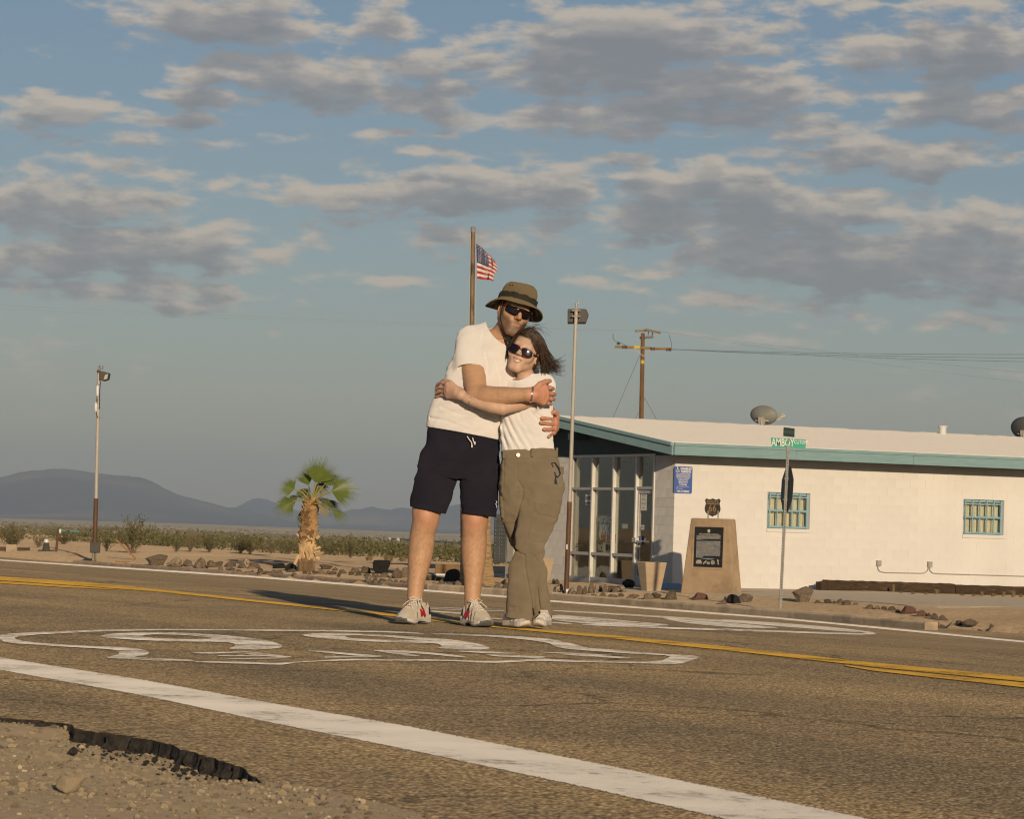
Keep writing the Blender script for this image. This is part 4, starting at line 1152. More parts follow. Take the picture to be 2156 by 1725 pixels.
# ------------------------------------------------------------------ monument
STUCCO = M('tan stucco', (.36, .255, .155), .9, (.43, .31, .19), 3.5, 8, bump=(45, .7, .01), col3=(.31, .22, .135), scale3=1.3)
RUST = M('rusty iron', (.10, .055, .028), .8, (.16, .085, .04), 10, 7, bump=(40, .4, .004))
DARK_IRON = M('dark rusted plate', (.030, .024, .018), .7, (.065, .045, .028), 14, 7)
GALV = M('galvanised steel', (.22, .21, .18), .6, (.30, .29, .25), 12, metal=.0, spec=.5)
BLACKP = M('black plaque', (.012, .012, .012), .45, (.02, .02, .02), 4)
GOLD = M('pale engraved print', (.50, .44, .32), .6); PBLUE = M('bluish print', (.30, .34, .40), .6)
BRASS = M('worn brass letters', (.28, .20, .10), .6)
def monument():
    g = G(1487, 1257); Y = 64.3
    an = R(22); ef = Vector((math.cos(an), -math.sin(an), 0)); er = Vector((math.sin(an), math.cos(an), 0)); nf = -er
    L0 = P(1431, 1257, Y); L0.z -= .05
    k = ppm(Y)
    wb = (1543.5-1431)/k/math.cos(an)*.985; wt = (1532-1452.7)/k/math.cos(an)*.985
    zt = P(1490, 1092, Y).z
    dpb = (1565.8-1543.5)/k/math.sin(an); dpt = (1549.6-1532)/k/math.sin(an)
    insl = (wb-wt)/2; dl = (dpb-dpt)/2
    B = [L0, L0+ef*wb, L0+ef*wb+er*dpb, L0+er*dpb]
    o = L0 + ef*insl + er*dl; o.z = zt
    T = [o, o+ef*wt, o+ef*wt+er*dpt, o+er*dpt]
    t = thing('monument', 'tan stucco monument with black plaque standing before the white wall', 'monument', tuple((B[0]+B[2])/2))
    m = MB(); m.add(B+T, [(0, 1, 5, 4), (1, 2, 6, 5), (2, 3, 7, 6), (3, 0, 4, 7), (4, 5, 6, 7), (3, 2, 1, 0)])
    m.build('plinth', STUCCO, t, bevel=.03)
    up = (T[0]-B[0]+T[1]-B[1]).normalized(); up = (up - ef*up.dot(ef)).normalized(); n = ef.cross(up).normalized()
    def fp(zx, zy, off=0.0):
        return hit(1439.2+zx*.13464, 1036.9+zy*.13464, n, B[0]+n*off)
    q = [fp(153, 1168), fp(603, 1182), fp(628, 550), fp(178, 542)]
    c = (q[0]+q[1]+q[2]+q[3])/4; w = (q[1]-q[0]).dot(ef); h = (q[3]-q[0]).dot(up)
    m = MB()
    for s in ((-1, 0, .022, h/2+.035), (1, 0, .022, h/2+.035), (0, -1, w/2+.012, .022), (0, 1, w/2+.012, .022)):
        m.box(c + ef*(s[0]*(w/2+.024)) + up*(s[1]*(h/2+.024)) + n*.002, (s[2] if s[0] else w/2+.001, s[3] if s[0] else .022, .012), (ef, up, n))
    m.build('plaque_frame', STUCCO, t, bevel=.006)
    m = MB(); m.box(c + n*.003, (w/2-.001, h/2-.001, .006), (ef, up, n)); pq = m.build('plaque', BLACKP, t)
    at = lambda zx, zy: fp(zx, zy, .012)
    m = MB(); mb2 = MB(); mb3 = MB()
    text_on(m, '100TH ANNIVERSARY OF ROUTE 66', .034, at(396, 658), ef, up, off=.0005, bold=.0008, squash=w*.80/.60*.95)
    rng = random.Random(8)
    # the paragraphs: lines of print too small to read
    for (y0, y1) in ((680, 752), (772, 1020)):
        y = y0
        while y < y1:
            x = 205-(y-680)*.03; xe = 580-(y-680)*.03
            if y+14 > y1: xe = 300
            while x < xe-6:
                l = min(rng.uniform(8, 26), xe-x); p = at(x, y); 
                tgt = (m if rng.random() < .55 else mb2)
                wv = l*.13464/k/math.cos(an)
                tgt.add([p, p+ef*wv, p+ef*wv+up*.009, p+up*.009], [(0, 1, 2, 3)]); x += l+5
            y += 12.4
    for i, y in enumerate((1034, 1043, 1052)):
        p = at(250+i*50, y); wv = (240-i*70)*.13464/k; mb2.add([p, p+ef*wv, p+ef*wv+up*.006, p+up*.006], [(0, 1, 2, 3)])
    m.prism(shield_poly(at(396, 608), ef, up, .058, .07), n*.001)
    # row of small emblems along the bottom
    ring(m, at(456, 1100), ef, up, .028, .042, off=.001); ring(m, at(458, 1100), ef, up, 0, .016, 0, 360, 10, .001)
    for (x, y, a, b) in ((240, 1070, .05, .012), (240, 1095, .065, .010), (240, 1112, .06, .006), (385, 1095, .03, .006), (385, 1110, .032, .006), (385, 1122, .03, .006)):
        p = at(x, y); m.add([p-ef*a-up*b, p+ef*a-up*b, p+ef*a+up*b, p-ef*a+up*b], [(0, 1, 2, 3)])
    stroke(m, [(-.03, -.03), (-.01, .01), (.012, .0), (.02, .035)], .02, at(335, 1100), ef, up, .001)
    stroke(m, [(-.015, .045), (0, .01), (.0, -.045)], .016, at(540, 1090), ef, up, .001); ring(m, at(538, 1075), ef, up, 0, .02, n=10, off=.001); stroke(m, [(.0, .0), (.018, -.045)], .012, at(540, 1095), ef, up, .001)
    m.build('lettering', GOLD, pq); mb2.build('print', PBLUE, pq)
    # cut-out route shield on two short posts
    ctr = (T[0]+T[1]+T[2]+T[3])/4
    s = lambda x, y: hit(1439.2+x*.13464, 1036.9+y*.13464, nf, ctr)
    c2 = s(455, 238); hh = s(455, 98).z - s(455, 382).z; ww = (s(578, 240)-s(333, 240)).dot(ef)
    m = MB()
    for x in (383, 540):
        p = s(x, 410); m.beam(p, p+EZ*.16, .03, .03)
    m.build('shield_post', GALV, t)
    m = MB(); m.prism([p+nf*.012 for p in shield_poly(c2, ef, EZ, ww, hh)], -nf*.02); sh = m.build('shield', DARK_IRON, t)
    m = MB(); text_on(m, 'ROUTE', .085, c2+EZ*(hh*.30), ef, EZ, off=.0145, bold=.001, squash=.95); text_on(m, '66', .21, c2-EZ*(hh*.06), ef, EZ, off=.0145, bold=.001, squash=.86)
    m.box(c2+EZ*(hh*.19)+nf*.0145, (ww*.42, .0015, .007), (ef, nf, EZ)); text_on(m, 'EST. 1926', .036, c2-EZ*(hh*.33), ef, EZ, off=.0145)
    m.build('lettering', BRASS, sh)
    return t
monument()

# ------------------------------------------------------------------ street sign
GREEN_S = M('green street sign', (.0, .30, .19), .5, (.0, .34, .22), 3); DGREEN = M('faded dark green sign', (.02, .06, .045), .5, (.03, .075, .055), 5)
SIGNBACK = M('weathered sign back', (.10, .095, .10), .6, (.16, .15, .15), 9, 6)
def street_sign():
    b = G(1642.3, 1290.5); Y = b.y; top = P(1659.2, 943, Y-.05); k = ppm(Y)
    t = thing('street_sign', 'leaning perforated steel post with green street name plates on top', 'street sign', tuple(b))
    b2 = b - (top-b).normalized()*.3
    ax = (top-b).normalized(); sx_ = Vector((1, 0, 0)); sx_ = (sx_-ax*sx_.dot(ax)).normalized(); sy_ = ax.cross(sx_).normalized()
    m = MB(); L = (top-b2).length; m.box((b2+top)/2, (.026, .026, L/2), (sx_, sy_, ax)); m.build('post', GALV, t, bevel=.004)
    m = MB(); L0 = (top-b).length; nH = int(L0/.0508*1.0)
    for i in range(6, nH):
        c = b + ax*(i*.0508) - sy_*0
        f = -sy_ if sy_.y > 0 else sy_
        c = c + f*.0272
        m.add([c + sx_*(.0095*math.cos(a)) + ax*(.0095*math.sin(a)) for a in [k_*math.pi/3 for k_ in range(6)]], [(0, 1, 2, 3, 4, 5)])  # flat dark discs on a solid post, the holes' inner shade put into colour
    tag(m.build('hole_discs', M('dark hole disc', (.015, .013, .012), .9), t), kind='stuff')
    m = MB(); m.box(top+ax*.01, (.035, .035, .03), (sx_, sy_, ax)); m.box(top+ax*.14, (.02, .02, .035), (sx_, sy_, ax)); m.build('bracket', GALV, t)
    # lower plate: AMBOY CUTOFF, facing the camera
    def quadplate(px, Yc, mat, name, tilt):
        q = [P(x, y, Yc) for x, y in px]
        ux = (q[1]-q[0]).normalized(); n = ux.cross(EZ).normalized()
        # a real plate swung about the post
        m = MB(); c = (q[0]+q[1]+q[2]+q[3])/4
        m.prism(q, -n*.004)
        return m.build(name, mat, t), c, q
    pl, c, q = quadplate([(1624.6, 941.8), (1696, 943.8), (1697.7, 925.8), (1622.8, 921.8)], Y-.06, GREEN_S, 'name_plate', 0)
    ux = (q[1]-q[0]).normalized(); up = (q[3]-q[0]); up = (up-ux*up.dot(ux)).normalized()
    m = MB(); text_on(m, 'AMBOY', .195, c-ux*.105, ux, up, off=.008, bold=.002, squash=.62); text_on(m, 'CUTOFF', .098, c+ux*.225+up*.02, ux, up, off=.008, bold=.001, squash=.68)
    m.build('lettering', WHT_S, pl)
    # upper plate, turned along the other road
    c3 = P(1661, 910.5, Y); hx = Vector((.42, .907, 0)); hx2 = Vector((math.cos(R(62)), math.sin(R(62))*-1, 0))
    hx = hx2 if False else Vector((.45, .893, 0))
    m = MB(); n = hx.cross(EZ)
    w_ = .26*1.05; h_ = .082
    m.prism([c3-hx*w_-EZ*h_, c3+hx*w_-EZ*h_, c3+hx*w_+EZ*h_, c3-hx*w_+EZ*h_], n*.004); p2 = m.build('name_plate', DGREEN, t)
    m = MB(); text_on(m, 'NATIONAL TRAILS HWY', .078, c3, hx, EZ, off=.005, bold=.001, squash=.60); m.build('lettering', M('faded lettering', (.16, .19, .17), .6), p2)
    # stop sign seen from behind, almost edge on
    c = P(1657.5, 1030.5, Y+.06); R8 = (95/k/2)/math.cos(math.pi/8); h = Vector((-.175, .985, 0)); 
    pts = [c + h*(R8*math.cos(math.pi/8+i*math.pi/4)) + (EZ+Vector((.04, 0, 0)))*(R8*math.sin(math.pi/8+i*math.pi/4)) for i in range(8)]
    nn = h.cross(EZ).normalized()
    m = MB(); m.prism(pts, nn*-.004); sg = m.build('stop_plate', SIGNBACK, t)
    m = MB(); text_on(m, 'STOP', .0, c, h, EZ) if False else None
    m = MB(); m.prism([c+nn*.002+h*x+EZ*y for x, y in ((.02, -.1), (.2, -.1), (.2, .2), (.02, .2))], nn*.0006); m.build('sticker', M('grey sticker', (.20, .19, .19), .6), sg)
    m = MB(); m.box(P(1655, 1052, Y-.03), (.05, .012, .012)); m.box(P(1657, 1008, Y-.03), (.05, .012, .012)); m.build('bolt', GALV, t)
street_sign()

# ------------------------------------------------------------------ floodlight poles
RUSTPIPE = M('rusty brown pipe', (.085, .042, .024), .6, (.155, .075, .028), 1.6, 7, stretch=(6, 6, 1), col3=(.26, .14, .045), scale3=1.2, lo3=.55, hi3=.7)
OLDPIPE = M('pale galvanised pipe', (.40, .36, .29), .5, (.50, .45, .37), 3, stretch=(6, 6, 1), col3=(.22, .17, .12), scale3=9, lo3=.62, hi3=.66)
LAMPBOX = M('bronze floodlight housing', (.05, .042, .033), .55, (.07, .06, .046), 4)
LENS = M('floodlight lens', (.45, .43, .36), .25)
WPLAST = M('white plastic', (.72, .70, .66), .4)
def lamp_poles():
    b = G(1191.5, 1260); Y = b.y; k = ppm(Y)
    t = thing('floodlight_pole', 'tall pipe pole with floodlight seen from behind, beside the woman', 'lamp post', tuple(b))
    mid = P(1199.3, 1057, Y); top = P(1213, 655, Y)
    m = MB(); m.tube([b-EZ*.2, b, mid], [.052, .052, .050], 14); m.build('lower_pipe', RUSTPIPE, t)
    m = MB(); m.tube([mid, mid+(top-mid)*.5, top], [.041, .039, .037], 14); m.build('upper_pipe', OLDPIPE, t)
    m = MB(); m.tube([top, top+EZ*.05], .042, 12); m.build('pole_cap', M('orange cap', (.50, .25, .04), .6), t)
    m = MB(); c = P(1213.5, 643, Y); m.tube([c-EZ*.05, c+EZ*.05], [.02, .03], 8); m.tube([c+EZ*.03+Vector((.04, 0, 0)), c+EZ*.085+Vector((.05, 0, 0))], .02, 8); m.build('photocell', LENS, t)
    # housing: wedge-shaped, its lens turned away
    x0, x1, y0, y1 = 1195.5, 1239.5, 650.5, 679
    A = P(x0, y0, Y+.10); B = P(x0, y1, Y+.10); Cc = P(1232, y1, Y+.10); D = P(x1, 663, Y+.10); E = P(1232, y0, Y+.10)
    m = MB(); m.prism([B, Cc, P(1234, y1-.5, Y+.1), D, P(1235, y0+1, Y+.1), E, A], Vector((0, .24, -.02))); H = m.build('lamp_housing', LAMPBOX, t, bevel=.01)
    m = MB(); m.prism([p+Vector((0, .24, -.02)) for p in (P(1198, 677, Y+.1), P(1230, 677, Y+.1), P(1230, 653, Y+.1), P(1198, 653, Y+.1))], Vector((0, .01, 0))); m.build('lens', LENS, H)
    m = MB()
    for y in (654, 666):
        m.box(P(1213, y, Y-.02), (.085, .02, .014)); 
        for dx in (-8, 8): m.tube([P(1213+dx, y, Y-.06), P(1213+dx, y, Y+.1)], .016, 6)
    m.build('clamp', GALV, t)
    m = MB(); p = P(1193.3, 1248, Y); m.tube([p-EZ*.07, p+EZ*.07], .0535, 14); m.build('number_tag', WPLAST, t)
    m = MB(); text_on(m, '311', .07, p+Vector((0, -.0545, 0)), Vector((1, 0, 0)), EZ); m.build('lettering', BLK_S, t)
    m = MB(); p = P(1193.6, 1152, Y); m.box(p+Vector((-.0, -.052, 0)), (.012, .006, .05)); m.build('tag', WPLAST, t)
    # the pole at the left
    b = G(198, 1183); Y = b.y
    t = thing('floodlight_pole', 'tall pipe pole with floodlight and white antennas, alone on the left', 'lamp post', tuple(b))
    mid = P(202.3, 1050, Y); top = P(208.2, 781, Y)
    m = MB(); m.tube([b-EZ*.2, b, mid], [.073, .073, .068], 14); m.build('lower_pipe', RUSTPIPE, t)
    m = MB(); m.tube([mid, mid+(top-mid)*.5, top], [.055, .053, .050], 14); m.build('upper_pipe', OLDPIPE, t)
    m = MB(); m.tube([top-EZ*.06, top+EZ*.02], .062, 12); m.build('pole_cap', RUST, t)
    s = lambda x, y, dY=0: P(x*.2956, 736.6+y*.2956, Y+dY)
    m = MB(); m.prism([s(706, 215, -.15), s(735, 222, -.15), s(768, 210, -.15), s(775, 165, -.15), s(735, 154, -.15), s(708, 152, -.15)], Vector((0, .42, 0))); H = m.build('lamp_housing', LAMPBOX, t, bevel=.01)
    m = MB(); m.prism([s(738, 214, -.16), s(764, 206, -.16), s(770, 172, -.16), s(748, 180, -.16)], Vector((0, .01, 0))); m.build('lens', LENS, H)
    for (x0, y0, x1, y1) in ((684, 257, 706, 328), (673, 381, 693, 438)):
        m = MB(); a = s((x0+x1)/2, y0+10, -.10); b_ = s((x0+x1)/2, y1-10, -.10); m.tube([a+EZ*.07, a+EZ*.04, a, b_, b_-EZ*.04, b_-EZ*.07], [.012, .036, .048, .048, .036, .012], 12); m.build('antenna', WPLAST, t)
    m = MB(); m.tube([s(700, 150), s(700, 118), s(722, 118)], .012, 6); m.tube([s(722, 112), s(722, 140)], [.06, .05], 10); m.build('camera', GALV, t)
    m = MB(); m.box(s(678, 1410, -.09), (.15, .05, .16)); m.build('junction_box', LAMPBOX, t, bevel=.01)
    m = MB(); m.tube([s(665, 1425, -.09), s(661, 1505, -.09)], .028, 8); m.tube([s(684, 1425, -.09), s(684, 1505, -.09)], .02, 8); m.build('conduit', GALV, t)
    m = MB(); m.tube([s(690, 330, -.08), s(692, 380, -.09), s(686, 440, -.09), s(690, 470, -.08), s(696, 485, -.06)], .012, 5); m.tube([s(715, 225, -.06), s(712, 270, -.07), s(709, 300, -.06), s(708, 420, -.06)], .014, 5); m.build('cable', BLK_S, t)
    for y in (250, 358, 415, 484):
        m = MB(); c = s(702 if y < 300 else 700, y); m.tube([c-EZ*.02, c+EZ*.02], .060, 12); m.build('clamp', GALV, t)
lamp_poles()

# ------------------------------------------------------------------ flagpole and flag
def flagpole():
    b = G(987, 1236); Y = b.y
    top = P(996.2, 480, Y)
    WOODP = M('weathered yellow pole', (.13, .085, .04), .55, (.30, .22, .12), 3.5, 8, stretch=(6, 6, .7), col3=(.06, .04, .02), scale3=3)
    t = thing('flagpole', 'weathered flagpole rising behind the man in the hat', 'flagpole', tuple(b))
    m = MB(); m.tube([b-EZ*.2, b+(top-b)*.5, top], [.066, .056, .048], 14); m.build('pole', WOODP, t)
    m = MB(); m.tube([top-EZ*.09, top+EZ*.01, top+EZ*.03], [.055, .058, .03], 12); m.build('truck', GALV, t)
    ROPE = M('pale rope', (.48, .44, .36), .9)
    m = MB(); 
    for dx in (-6.0, 6.2):
        m.tube([P(996.2+dx, 492, Y-.02), P(993.2+dx*1.1, 690, Y-.02), P(990+dx*1.15, 1000, Y-.02), P(988+dx, 1130, Y-.02)], .009, 5)
    m.build('halyard', ROPE, t)
    # flag
    f = thing('flag', 'furling red white and blue striped flag at the top of the pole', 'flag', tuple(P(1003, 550, Y)))
    NU, NV = 72, 39
    RED = M('flag red', (.42, .03, .03), .8, sheen=.2); WHI = M('flag white', (.66, .63, .58), .8); BLU = M('flag blue', (.035, .045, .13), .8)
    V = []; 
    for i in range(NU+1):
        u = i/NU
        for j in range(NV+1):
            v = j/NV                                   # 0 at the top
            # hoist runs down the halyard; the fly blows away to the right, folded
            hx = 1003 + 1.5*v; hy = 513 + 74*v
            xs = hx + (40+4*math.sin(v*5))*(1-math.exp(-1.35*u))/.74 + 2.3*math.sin(u*15+v*3.0)*u
            ys = hy + 44*u*(1-v)**1.15*(1.15-u*.25) + 6*u*v - 2.0*math.sin(u*11+v*2)*u
            dY = .45*u + .14*math.sin(u*13 + v*2.6)*min(1, u*4) + .05*math.sin(u*27-v*5)*u
            V.append(P(xs, ys, Y-.05+dY))
    F = [[], [], []]
    for i in range(NU):
        for j in range(NV):
            stripe = int(j*13/NV); q = (i*(NV+1)+j, (i+1)*(NV+1)+j, (i+1)*(NV+1)+j+1, i*(NV+1)+j+1)
            if i < NU*.40 and stripe < 7: k = 2
            else: k = 0 if stripe % 2 == 0 else 1
            F[k].append(q)
    mb = MB()
    for k in range(3):
        mb.mi = k; base = len(mb.v)
    mb.v = [tuple(v) for v in V]
    for k in range(3):
        for q in F[k]: mb.f.append(q); mb.m.append(k); mb.sm.append(True)
    o = mb.build('cloth', [RED, WHI, BLU], f, fix=False)
    # stars
    ms = MB()
    def fpt(u, v):
        i = min(int(u*NU), NU-1); j = min(int(v*NV), NV-1); return V[i*(NV+1)+j].lerp(V[(i+1)*(NV+1)+j+1], .5)
    for r in range(9):
        for c in range(6 if r % 2 == 0 else 5):
            u = (.4/6)*(c+.5+(.5 if r % 2 else 0)); v = (7/13)*(r+.8)/10
            a = fpt(u, v); ex = (fpt(min(u+.03, .99), v)-a).normalized(); ey = (fpt(u, v)-fpt(u, min(v+.05, .99))).normalized(); n = ex.cross(ey).normalized()
            if n.y > 0: n = -n
            pts = []
            for q in range(10):
                rr = .022 if q % 2 == 0 else .009; an = math.pi/2+q*math.pi/5
                pts.append(a + n*.006 + ex*(rr*math.cos(an)) + ey*(rr*math.sin(an)))
            ms.add(pts, [tuple(range(10))])
    tag(ms.build('stars', WHI, f, fix=False), kind='stuff')
flagpole()

# ------------------------------------------------------------------ utility pole and wires
def utility():
    Y = 152.0
    CREO = M('creosoted pole', (.14, .075, .03), .8, (.22, .125, .05), 1.5, 8, stretch=(8, 8, .6), col3=(.07, .04, .02), scale3=2.5, lo3=.58, hi3=.66)
    ARM = M('yellowed timber arm', (.26, .165, .055), .8, (.34, .22, .08), 4); ARM2 = M('grey timber arm', (.22, .17, .10), .8, (.30, .24, .15), 4)
    INS = M('brown porcelain', (.055, .022, .014), .3); YEL = M('yellow band', (.55, .38, .05), .6)
    s = lambda x, y, dY=0: P(1269.2+x*.1248, 668.6+y*.1248, Y+dY)
    b = s(640, 3400); b.z = float(ground_z(b.x, b.y)); top = s(676, 265)
    t = thing('utility_pole', 'brown wooden utility pole with crossarms behind the building', 'utility pole', tuple(b))
    m = MB(); m.tube([b-EZ*.5, s(650, 1675), s(665, 900), top], [.135, .118, .104, .098], 14); m.build('pole', CREO, t)
    m = MB(); m.beam(s(205, 493, -.16), s(1160, 537, -.16), .10, .12); m.build('crossarm', ARM, t)
    m = MB(); m.beam(s(555, 230, -.1), s(775, 213, .05), .10, .11); m.build('crossarm', ARM2, t)
    m = MB(); m.beam(s(720, 205, -.1), s(972, 262, -.5), .10, .11); m.build('crossarm', ARM2, t)
    m = MB(); m.beam(s(620, 345, .12), s(855, 330, .12), .10, .12); m.build('crossarm', SIGNBACK, t)
    m = MB(); m.beam(s(515, 522, -.23), s(682, 655, -.12), .03, .03); m.beam(s(815, 540, -.23), s(682, 655, -.12), .03, .03); m.build('brace', OLDPIPE, t)
    def ins(x, y, n=4, vert=False, dY=-.16):
        m = MB()
        for k in range(n):
            d = (k-(n-1)/2)*22
            c = s(x+(0 if vert else d), y+(d if vert else d*.05), dY)
            a = EZ if vert else Vector((1, 0, 0))
            m.tube([c-a*.028, c-a*.01, c+a*.01, c+a*.028], [.03, .095, .095, .03], 10)
        m.build('insulator', INS, t)
    ins(368, 500); ins(836, 530); ins(1112, 540)
    ins(264, 440, 2, True)
    m = MB()
    for x in (768, 835): m.tube([s(x, 330, .1), s(x, 225, .0)], .025, 8)
    m.build('pin', GALV, t)
    m = MB()
    for y, x in ((500, 577),): m.box(s(x, y, -.225), (.14, .006, .075))
    m.build('yellow_plate', YEL, t)
    m = MB(); c = s(668, 752); m.tube([c-EZ*.09, c+EZ*.09], .1075, 14); m.build('yellow_band', YEL, t)
    m = MB(); m.tube([s(390, 480, -.16), s(330, 440, -.16), s(264, 415, -.16), s(200, 395, -.2), s(172, 340, -.3), s(175, 275, -.3)], .012, 4); m.tube([s(1165, 525, -.2), s(1160, 450, -.2), s(1135, 350, -.2), s(1115, 290, -.2)], .012, 4); m.build('jumper_wire', BLK_S, t)
    WIRE = M('dark wire', (.10, .095, .09), .6); WIREL = M('pale wire', (.40, .37, .33), .6)
    def wire(label, pts, r, mat, name='utility_wire', cat='wire', sag=0, group=None):
        # a slack line between two points
        if len(pts) == 2 and sag:
            a, b = pts; pts = [a.lerp(b, i/14) - EZ*(sag*4*(i/14)*(1-i/14)) for i in range(15)]
        m = MB(); m.tube(pts, r, 5, smooth=False); o = m.build(name, mat, None, origin=pts[0]); tag(o, label, cat, group)
    wire('guy wire running down left from the utility pole', [s(628, 630), s(-520, 3300)], .010, WIRE, 'guy_wire', 'guy wire')
    wire('guy wire running down right from the utility pole', [s(700, 1350), s(1500, 2800)], .010, WIRE, 'guy_wire', 'guy wire')
    wire('short guy wire low on the left of the utility pole', [s(605, 1600), s(300, 2200)], .010, WIRE, 'guy_wire', 'guy wire')
    # long lines: the far ends hang from poles outside the picture
    wire('pale power line crossing the sky left of the couple', [s(558, 222, -.1), P(-1400, 560, 190)], .0045, WIREL, sag=.35)
    wire('thin lower power line crossing the sky left of the couple', [s(250, 230, -.3), P(-1400, 572, 190)], .0035, WIREL, sag=.35)
    g = 'power lines running right from the crossarm'
    wire('lower taut power line right of the utility pole', [s(1165, 540, -.2), P(3300, 766, 120)], .007, WIRE, sag=.3, group=g)
    wire('middle power line right of the utility pole', [s(880, 530, -.2), P(3300, 742, 120)], .007, WIRE, sag=.35, group=g)
    wire('upper power line from the lower crossarm running right', [s(1130, 535, -.2), P(3300, 722, 118)], .007, WIRE, sag=.35, group=g)
    wire('pale power line sloping down right from the top arm', [s(972, 240, -.5), P(3300, 930, 110)], .0045, WIREL, sag=.3, group=g)
    wire('second pale power line sloping down right from the top arm', [s(835, 215, 0), P(3300, 880, 112)], .0045, WIREL, sag=.3, group=g)
utility()

# ------------------------------------------------------------------ dishes on the roof
DISH = M('grey-green dish', (.20, .20, .165), .6, (.25, .245, .205), 3); DISH2 = M('dark dish back', (.07, .07, .065), .6, (.10, .10, .09), 3)
def dish(label, cx, cy, rx, ry, aY, tilt, mat, arm):
    # find the place on the roof by its sight line: stands just behind the ridge
    a = 0
    while to_px(W(a, bR+.5, zR))[0] < cx and a < 14: a += .02
    base = W(a, bR+.35, ROOFTOP(bR+.35)); Y = base.y
    c = P(cx, cy, Y); k = ppm(Y)
    t = thing('satellite_dish', label, 'satellite dish', tuple(base))
    n = Vector(tilt).normalized(); ux = n.cross(EZ).normalized(); uy = ux.cross(n).normalized()
    m = MB(); V = []; F = []; nr, na = 5, 28
    for s_ in (0, 1):
        for i in range(nr+1):
            for j in range(na):
                q = i/nr; an = 2*math.pi*j/na
                V.append(c + ux*(rx/k*q*math.cos(an)) + uy*(ry/k*q*math.sin(an)) + n*(.16*q*q - .10 + s_*.012))
    N = (nr+1)*na
    for s_ in (0, 1):
        for i in range(nr):
            for j in range(na):
                j2 = (j+1) % na; q = [s_*N+i*na+j, s_*N+i*na+j2, s_*N+(i+1)*na+j2, s_*N+(i+1)*na+j]
                F.append(tuple(q if s_ else q[::-1]))
    for j in range(na):
        j2 = (j+1) % na; F.append((nr*na+j, nr*na+j2, N+nr*na+j2, N+nr*na+j))
    m.add(V, F, True); m.build('reflector', mat, t)
    m = MB(); bk = c - n*.14 - uy*.08; m.tube([base-EZ*.05, Vector((bk.x, bk.y, base.z+.1)), bk], .028, 8); m.box(bk+n*.03, (.07, .05, .09), (ux, n, uy))
    for dx in (-.17, .17): m.beam(bk+n*.02, c - n*.085 + ux*dx - uy*.10, .03, .03)
    m.build('mount', OLDPIPE, t)
    if arm:
        e = P(arm[0], arm[1], Y+.25); m = MB(); m.beam(c - uy*(ry/k*.8), e - EZ*.03, .035, .035); m.build('feed_arm', OLDPIPE, t)
        m = MB(); m.tube([e+Vector((-.06, 0, -.02)), e+Vector((.06, 0, .02))], .05, 10); m.tube([e+Vector((-.04, .1, .05)), e+Vector((.05, .1, .07))], .04, 10); m.build('feed_horn', OLDPIPE, t)
dish('grey satellite dish seen from behind on the roof ridge, with its feed arm', 1606.5, 876, 31, 21, 0, (.42, .85, .30), DISH, (1648, 877))
dish('dark satellite dish at the right end of the roof ridge', 2158, 904, 34, 26, 0, (.5, .8, .35), DISH2, None)

# ------------------------------------------------------------------ small things round the building
PLANT = M('sandy planter', (.44, .335, .215), .9, (.52, .40, .26), 2.2, 7, stretch=(1, 1, 4), bump=(40, .5, .006))
def planter(label, x0, x1, ytop, xb0, xb1, ybot, Y):
    g = P((xb0+xb1)/2, ybot, Y); g.z = float(ground_z(g.x, g.y))+.02; k = ppm(Y)
    t = thing('planter', label, 'planter', tuple(g))
    wt = (x1-x0)/k; wb = (xb1-xb0)/k; h = P(0, ytop, Y).z - P(0, ybot, Y).z
    h = P((x0+x1)/2, ytop, Y).z - g.z
    c = Vector((P((x0+x1)/2, ybot, Y).x, Y, g.z)); an = R(20)
    ex = Vector((math.cos(an), math.sin(an), 0)); ey = Vector((-math.sin(an), math.cos(an), 0))
    f = 1/(math.cos(an)+math.sin(an))
    def sq(w, z): return [c+ex*(sx_*w*f/2)+ey*(sy_*w*f/2)+EZ*z for sx_, sy_ in ((-1, -1), (1, -1), (1, 1), (-1, 1))]
    B = sq(wb, -.02); T = sq(wt, h); T2 = sq(wt-.14, h); D = sq(wt-.16, h-.18)
    m = MB(); m.add(B+T+T2+D, [(3, 2, 1, 0)]+[(i, (i+1) % 4, 4+(i+1) % 4, 4+i) for i in range(4)]+[(4+i, 4+(i+1) % 4, 8+(i+1) % 4, 8+i) for i in range(4)]+[(8+i, 8+(i+1) % 4, 12+(i+1) % 4, 12+i) for i in range(4)]+[(12, 13, 14, 15)])
    m.build('pot', PLANT, t, bevel=.012)
planter('tapered sandy planter standing before the glass door', 1339.7, 1402.3, 1184, 1355, 1394.7, 1233.5, 65.6)
planter('tapered sandy planter half hidden behind the woman', 1108, 1166, 1176, 1120, 1156, 1221, 72.2)
def wheel_stop():
    a = G(1388, 1240.5); b = G(1446, 1243); up = EZ
    b = Vector((b.x, a.y+.35, a.z))
    t = thing('wheel_stop', 'faded sky-blue concrete wheel stop beside the monument', 'wheel stop', tuple(a))
    m = MB(); d = (b-a).normalized(); n = Vector((-d.y, d.x, 0)); L = (b-a).length
    prof = [(0, 0), (.03, .13), (.13, .13), (.17, 0)]
    A = [a + n*x + up*z for x, z in prof]; B = [a + d*L + n*x + up*z for x, z in prof]
    for q in (0, 3): pass
    A[1] += d*.06; A[2] += d*.06; B[1] -= d*.06; B[2] -= d*.06
    m.add(A+B, [(0, 1, 2, 3), (7, 6, 5, 4), (0, 4, 5, 1), (1, 5, 6, 2), (2, 6, 7, 3), (3, 7, 4, 0)])
    m.build('block', M('faded blue paint', (.20, .36, .50), .8, (.32, .46, .55), 7, 7, col3=(.50, .48, .42), scale3=9, lo3=.60, hi3=.66), t, bevel=.015)
wheel_stop()
